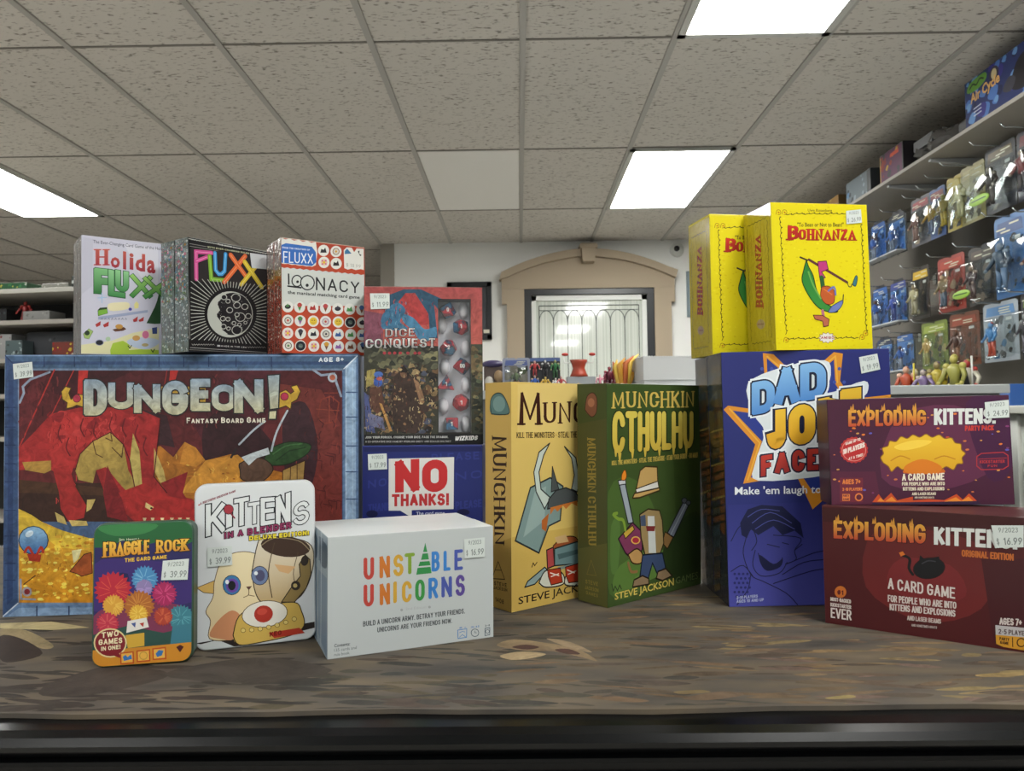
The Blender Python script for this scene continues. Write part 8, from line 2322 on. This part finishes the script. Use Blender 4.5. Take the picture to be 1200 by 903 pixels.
def crumple(loc, dims, color, label, name='toy_pack', seed=1):
    random.seed(seed); e = empty(name, loc); tag(e, label, 'toy pack')
    bm = bmesh.new(); bmesh.ops.create_icosphere(bm, subdivisions=3, radius=1)
    for v in bm.verts:
        k = 1 + .18 * math.sin(v.co.x * 5 + seed) * math.cos(v.co.y * 7) + random.uniform(-.06, .06)
        v.co = Vector((v.co.x * dims[0] / 2 * k, v.co.y * dims[1] / 2 * k, max(0, (v.co.z * k + .7) / 1.7 * dims[2])))
    m = MB(); m.bm(bm, mat('bag_' + color.lstrip('#'), color, .25, coat=.3)); m.build('bag', e)
    m = MB(); m.box((-dims[0] * .48, 0, dims[2] * .55), (.006, dims[1] * .5, dims[2] * .35), mat('bag_label_dark', '#2c2c30', .4)); m.build('header_card', e)
crumple((2.06, 3.52, SZ), (.22, .32, .13), '#4c4a48', 'grey crumpled plastic bag on the high shelf beside the blue toy box', 'plastic_bag', 3)
crumple((2.10, 3.285, SZ), (.2, .11, .10), '#2c2c30', 'low dark bundle on the high shelf touching the blue toy box', 'plastic_bag', 8)
pr = [('p', '1c1a1c', 0, [(0, 0), (230, 0), (230, 150), (0, 150)])] + scatter(230, 150, 30, ['5a2c4c', '8a3428', 'b8902c', '3c3a40', '7c2c30'], 6, 22, 9) + [('p', 'c84c2c', 0, [(110, 112), (200, 112), (196, 132), (114, 130)]), ('s', 'c8a838', 5, 0, [(8, 6), (8, 144)])]
plain_box('toy_box', (2.05, 3.84, SZ), (.18, .24, .155), '#211d20', 'small black toy box with red and yellow picture on the high shelf', 'toy box', prints=pr)
pr = [('p', '4a5054', 0, [(12, 12), (250, 12), (250, 118), (12, 118)])] + scatter(260, 130, 22, ['6c767c', '3a4044', '8c98a0', '5c7c9c'], 6, 20, 4)
plain_box('toy_box', (2.05, 4.22, SZ), (.18, .30, .135), '#33373a', 'grey windowed toy box on the high shelf left of the small black box', 'toy box', prints=pr)
pr = scatter(280, 110, 36, ['8a6a3c', '5a4028', 'a88850', '6c5a3c'], 6, 20, 14)
plain_box('toy_box', (2.05, 4.62, SZ), (.18, .28, .11), '#6c5432', 'brown toy box at the far end of the high shelf', 'toy box', prints=pr)
# base cabinet under the packs, loose figures on it
CABM = mat('white_laminate', '#c4c6c0', .45, gain=1.0)
e = empty('base_cabinet', (2.03, 3.7, 0)); tag(e, 'long white cabinet under the hanging toy packs along the right wall', 'cabinet')
m = MB(); m.box((0, 0, (T + .215) / 2), (.54, 4.4, T + .215), CABM, bev=.003); m.build('body', e)
m = MB(); m.box((-.01, 0, T + .23), (.58, 4.44, .03), mat('pale_worktop', '#b4b4ac', .4, gain=1.0), bev=.004); m.build('worktop', e)
for k in range(4):
    m = MB(); m.box((-.275, -1.65 + 1.1 * k, .62), (.018, 1.06, 1.0), CABM, bev=.003); dd_ = m.build('door', e)
    m = MB(); m.tube([(-.292, -1.2 + 1.1 * k, .9), (-.305, -1.2 + 1.1 * k, .9), (-.305, -1.2 + 1.1 * k, 1.0), (-.292, -1.2 + 1.1 * k, 1.0)], .004, mat('chrome_wire', '#b0b4b4'), 6); m.build('handle', dd_)
CT = T + .245
def figure(loc, h, cols, label, rz, pose=0, cape=None, group=None, weapon=None):
    e = empty('action_figure', loc, (0, 0, rz)); tag(e, label, 'toy figure', group)
    m = MB(); fig_mesh(m, h, *cols, pose=pose); m.build('body', e)
    if cape: m = MB(); m.prism([(-.16 * h, .8 * h), (.16 * h, .8 * h), (.3 * h, .15 * h), (.05 * h, .2 * h), (-.28 * h, .12 * h)], .07 * h, .085 * h, mat('toy_' + cape.lstrip('#'), cape, .5), 'y'); m.build('cape', e)
    if weapon: m = MB(); m.tube([(.27 * h, -.16 * h, .3 * h), (.3 * h, -.2 * h, 1.05 * h)], [.014 * h, .02 * h], mat('toy_' + weapon.lstrip('#'), weapon, .4), 6); m.build('weapon', e)
figure((1.86, yx(1116, 1.86), CT), .225, ('#8c8a40', '#9c9648', '#a8a050'), 'gold armoured toy figure standing on the white cabinet', -1.2, 0, '#1c1c20')
figure((1.93, yx(1131, 1.93), CT), .205, ('#b8b4a0', '#8a8444', '#a83830'), 'white and gold toy figure just right of the gold armoured one', -1.3, 1, None, None, '#c8c8c0')
figure((1.90, yx(1096, 1.90), CT), .21, ('#a89838', '#5c4c6c', '#8a7c50'), 'yellow-headed toy figure with purple legs left of the gold figure', -1.1, 2, '#b8a42c')
figure((1.84, yx(1080, 1.84), CT), .175, ('#6c5a80', '#3c3a5c', '#a0948c'), 'small purple-grey toy figure among the loose toys on the white cabinet', -1.2, 1)
figure((1.86, yx(1060, 1.86), CT), .2, ('#a8482c', '#8c5a44', '#c8a088'), 'orange-red toy figure beside the navy box edge', -1.0, 0, '#9c3c2c', None, '#c8b83c')
figure((1.97, yx(1071, 1.97), CT), .195, ('#b0a024', '#7a6a2c', '#c8c0a0'), 'yellow toy figure behind the orange-red one', -1.1, 2)
plain_box('toy_box', (1.95, yx(1151, 1.86), CT), (.12, .2, .085), '#2c5aa0', 'flat blue box on the white cabinet right of the gold figure', 'toy box')
# dark box and pale box standing on the counter behind the red stack
plain_box('game_box', (.735, 1.03, T), (.05, .03, .222), '#141417', 'narrow black box with white lettering behind the purple box', 'game box', prints=[('p', '141417', 0, [(0, 0), (50, 0), (50, 222), (0, 222)]), ('s', 'c8c8c8', 4, 0, [(14, 30), (14, 70)]), ('s', 'c8c8c8', 4, 0, [(14, 80), (14, 122)]), ('p', 'd0d0d0', 0, [(5, 130), (25, 130), (25, 175), (5, 175)])], facing='-y')
plain_box('game_box', (.87, 1.06, T), (.16, .05, .245), '#8890ac', 'pale lavender box at the right edge behind the purple box', 'game box', prints=scatter(160, 245, 16, ['98a0bc', '7a82a0', 'a8aec4'], 10, 40, 6), facing='-y')

# ================================================================ display case in front of the arched door
DZ = T + .315
e = empty('display_case', (.1, 2.75, 0)); tag(e, 'glass-topped display case with toys on it before the arched door', 'display case')
m = MB(); m.box((0, 0, (DZ - .03) / 2), (3.0, .55, DZ - .03), mat('case_grey', '#5c5e60', .5, gain=1.0), bev=.004); m.build('cabinet', e)
m = MB(); m.box((0, 0, DZ - .015), (3.04, .59, .03), mat('case_top', '#a0a4a4', .25, gain=1.0), bev=.003); m.build('top', e)
def dx(px, y=2.6): return (px - 600) / 867 * y - .0097 * y * -1 * 0 - .025
DY = 2.62; CASE = 'toys on the display case'
random.seed(5)
e = empty('toy_pack', (dx(577), DY + .1, DZ)); tag(e, 'dark purple capped toy pack leftmost on the display case', 'toy pack', CASE)
m = MB(); m.box((0, 0, .05), (.07, .05, .1), mat('toy_4a3a34', '#4a3a34', .5), bev=.008); m.build('box', e)
m = MB(); m.ball((0, 0, .105), (.045, .04, .016), mat('toy_3a3258', '#3a3258', .4)); m.build('cap', e)
m = MB(); m.ball((.02, -.03, .06), (.018, .012, .022), mat('toy_8a7050', '#8a7050', .5)); m.ball((-.015, -.03, .04), (.016, .012, .02), mat('toy_b0aca4', '#b0aca4', .5)); m.build('figure', e)
blister_pack((dx(605), DY + .06, DZ), .1, .125, .03, 'clear pack with blue and white header on the display case', '#8c90a0', '#4c5c94', ('#4c5c34', '#6c4c3c', '#8a8478'), None, rz=0, group=CASE, hook=False)
e = empty('toy_multipack', (dx(640), DY + .05, DZ)); tag(e, 'black card multipack of bright red, green and blue figures on the display case', 'toy pack', CASE)
m = MB(); m.box((0, .02, .0625), (.11, .003, .125), mat('pack_card_14161c', '#14161c')); m.box((0, .017, .118), (.11, .002, .012), mat('pack_card_40588c', '#40588c')); m.build('backing_card', e)
for i, (fx, fz, fh, c) in enumerate(((-.038, .0, .06, ('#2c58a8', '#2c4888', '#b8a088')), (-.038, .058, .055, ('#a83034', '#8a2428', '#c8a898')), (0, .055, .06, ('#18181c', '#242428', '#c8c8c8')), (.036, .05, .065, ('#2c6c3c', '#24542c', '#8a8a5c')), (.0, .0, .055, ('#c8a02c', '#b08c24', '#d8c070')), (.037, .0, .05, ('#c8ccd0', '#3c5a9c', '#c8c0b0')))):
    m = MB(); fig_mesh(m, fh, *c, pose=i % 3, z0=fz); m.build('figure', e, loc=(fx, 0, 0))
figure((dx(657), DY - .06, DZ), .05, ('#a8343c', '#8a2c34', '#c8a098'), 'tiny red toy figure beside the grey lettered box', .2, 1, group=CASE)
plain_box('toy_box', (dx(681), DY, DZ), (.10, .06, .05), '#8c9094', 'grey box with yellow script lettering on the display case', 'toy box', group=CASE, prints=[('t', 'culture', 'f', .02, 'c8a850', quad(14, 10, 86, 10, 18))], facing='-y')
e = empty('toy_creature', (dx(679), DY, DZ + .05)); tag(e, 'red barrel-bodied toy with thin raised arms on the grey box', 'toy figure', CASE)
RB = mat('toy_a03c24', '#a03c24', .45)
m = MB(); m.tube([(0, 0, 0), (0, 0, .012), (0, 0, .03), (0, 0, .048), (0, 0, .06)], [.034, .028, .021, .026, .032], RB, 14); m.build('body', e)
for s in (-1, 1):
    m = MB(); m.tube([(s * .025, 0, .05), (s * .05, 0, .05), (s * .055, 0, .075)], .0025, mat('toy_d8d8d4', '#d8d8d4', .5), 6); m.ball((s * .048, 0, .08), (.012, .006, .006), mat('toy_b83428', '#b83428', .5)); m.build('arm', e)
figure((dx(702), DY - .05, DZ), .055, ('#c8788c', '#a84858', '#d8b0b0'), 'tiny pink toy figure right of the grey lettered box', -.2, 2, group=CASE)
figure((dx(715), DY, DZ), .085, ('#6c2034', '#541c30', '#8c3440'), 'maroon winged toy figure on the display case', .1, 0, '#7c2438', CASE)
figure((dx(727), DY + .05, DZ), .075, ('#3c4454', '#2c3040', '#7c4448'), 'dark blue toy figure between the maroon and flame toys', -.3, 1, group=CASE)
e = empty('toy_flame', (dx(729), DY - .05, DZ)); tag(e, 'yellow and orange flame-shaped toy left of the white storage box', 'toy figure', CASE)
m = MB()
for i in range(9):
    a = i * .7; m.tube([(.012 * math.cos(a), .012 * math.sin(a), .01), (.03 * math.cos(a), .02 * math.sin(a), .05 + .006 * i), (.045 * math.cos(a + .4) + .01, .02 * math.sin(a + .4), .075 + .006 * i)], [.012, .01, .002], mat('toy_' + ('c8902c', 'b8602c', 'd8b448')[i % 3], '#' + ('c8902c', 'b8602c', 'd8b448')[i % 3], .4), 6)
m.build('flames', e)
m = MB(); fig_mesh(m, .07, '#a83c24', '#c8982c', '#d8a84c'); m.build('body', e)
e = empty('storage_box', (dx(779, 2.56), 2.56, DZ), (0, 0, .16)); tag(e, 'white cardboard storage box with a lid on the display case', 'box', CASE)
WC = mat('white_corrugated', '#c6c8c8', .6)
m = MB(); m.box((0, 0, .02), (.2, .15, .04), WC, bev=.001); m.build('base', e)
m = MB(); m.box((0, 0, .068), (.206, .156, .08), WC, bev=.0015)
for i in range(22): m.box((-.1 + .2 * i / 21, -.078, .108), (.005, .003, .003), WC)
m.build('lid', e)

# ================================================================ shelving at the left
e = empty('shelving_unit', (-2.5, 4.1, 0), (0, 0, -.12)); tag(e, 'dark open shelving unit with grey boards at the left edge', 'shelf')
SD = mat('shelf_dark', '#2a2a2a', .6, gain=1.0); SE = mat('shelf_pale_edge', '#a8a69e', .5, gain=1.0)
m = MB(); m.box((0, .2, .95), (1.6, .02, 1.86), SD); m.build('back_panel', e)
SHZ = (T + .57, T + .775, T + .945)
for i, zz in enumerate((.25, .62, 1.05, 1.28) + SHZ):
    m = MB(); m.box((0, 0, zz - .012), (1.6, .4, .024), SE if i == 6 else SHM, bev=.002); m.build('shelf_board', e)
for s in (-1, 1):
    m = MB(); m.box((s * .81, 0, .93), (.03, .4, 1.84), SD); m.build('side_panel', e)
LM = Matrix.Translation((-2.5, 4.1, 0)) @ Matrix.Rotation(-.12, 4, 'Z')
def on(x, y, z): return LM @ Vector((x, y, z))
LG = 'goods on the left shelving'
def lbox(x, y, lev, dims, c, lb, seed, cols, cat='box'):
    o = plain_box('boxed_goods', on(x, y, SHZ[lev]), dims, c, lb, cat, rz=-.12, group=LG, prints=scatter(dims[0] * 1000, dims[2] * 1000, 34, [c.lstrip('#')] * 3 + cols, 3, 11, seed), facing='-y'); return o
lbox(.18, -.05, 2, (.2, .12, .075), '#3c4440', 'dark grey pale-spotted box on the top board of the left shelving', 41, ['54605c', '2c302e', 'c8ccc8'])
lbox(-.30, -.05, 2, (.24, .14, .05), '#2f5a3c', 'green and white box at the left end of the top board', 42, ['c8ccc8', '3c7a4c', 'b8b048'])
lbox(-.02, -.05, 2, (.16, .12, .04), '#8c8c84', 'flat pale box between green and dark boxes on the top board', 43, ['c4c4bc', '9a9a90'])
lbox(-.12, -.06, 1, (.16, .12, .06), '#8a8a88', 'pale grey box on the middle board of the left shelving', 44, ['9c9c98', '70706c'])
figure(on(-.22, -.08, SHZ[1]), .12, ('#8c2424', '#6c1c1c', '#a83c34'), 'red toy figure on the middle board of the left shelving', 0, 1, '#7c2020', LG)
e = empty('tape_roll', on(.2, -.1, SHZ[1] + .0)); tag(e, 'round grey roll standing on the middle board of the left shelving', 'roll', LG)
m = MB(); n_ = 24
for (r0, r1) in ((.065, .042),):
    ring = []
    for q in range(n_):
        t = 2 * math.pi * q / n_; ring.append((math.cos(t), math.sin(t)))
    vs = [(c_ * r, y_, .065 + s_ * r) for (c_, s_) in ring for r in (r0, r1) for y_ in (-.03, .03)]
    fs = []
    for q in range(n_):
        k = (q + 1) % n_; a4, b4 = q * 4, k * 4
        fs += [(a4, b4, b4 + 1, a4 + 1), (a4 + 2, a4 + 3, b4 + 3, b4 + 2), (a4, a4 + 2, b4 + 2, b4), (a4 + 1, b4 + 1, b4 + 3, a4 + 3)]
    m.add(vs, fs, mat('roll_grey', '#7c7c7a', .4), True)
m.build('roll', e)
m = MB(); m.tube([(0, -.025, .065), (0, .025, .065)], .041, mat('roll_core', '#3c3c3c', .5), 16); m.build('core', e)
lbox(-.38, -.05, 1, (.14, .12, .08), '#26282a', 'black box beside the red figure on the middle board', 45, ['3c4044', '1a1a1c'])
lbox(.02, -.02, 0, (.42, .16, .15), '#34363a', 'long dark box with pale top on the low board', 46, ['4c4e52', '8c8c88', '242628'])
lbox(-.33, -.09, 0, (.16, .1, .14), '#8c8c8c', 'pale box at the left end of the low board', 47, ['a8a8a4', '60605c', '6a3430'])
lbox(.14, -.14, 0, (.24, .06, .085), '#6a3028', 'red and yellow striped packet in front on the low board', 48, ['b8a030', 'a09488', '802420'])
lbox(-.2, -.14, 0, (.1, .08, .1), '#4c5a5c', 'small grey-green packet on the low board', 49, ['8c9a9c', '2c3436'])
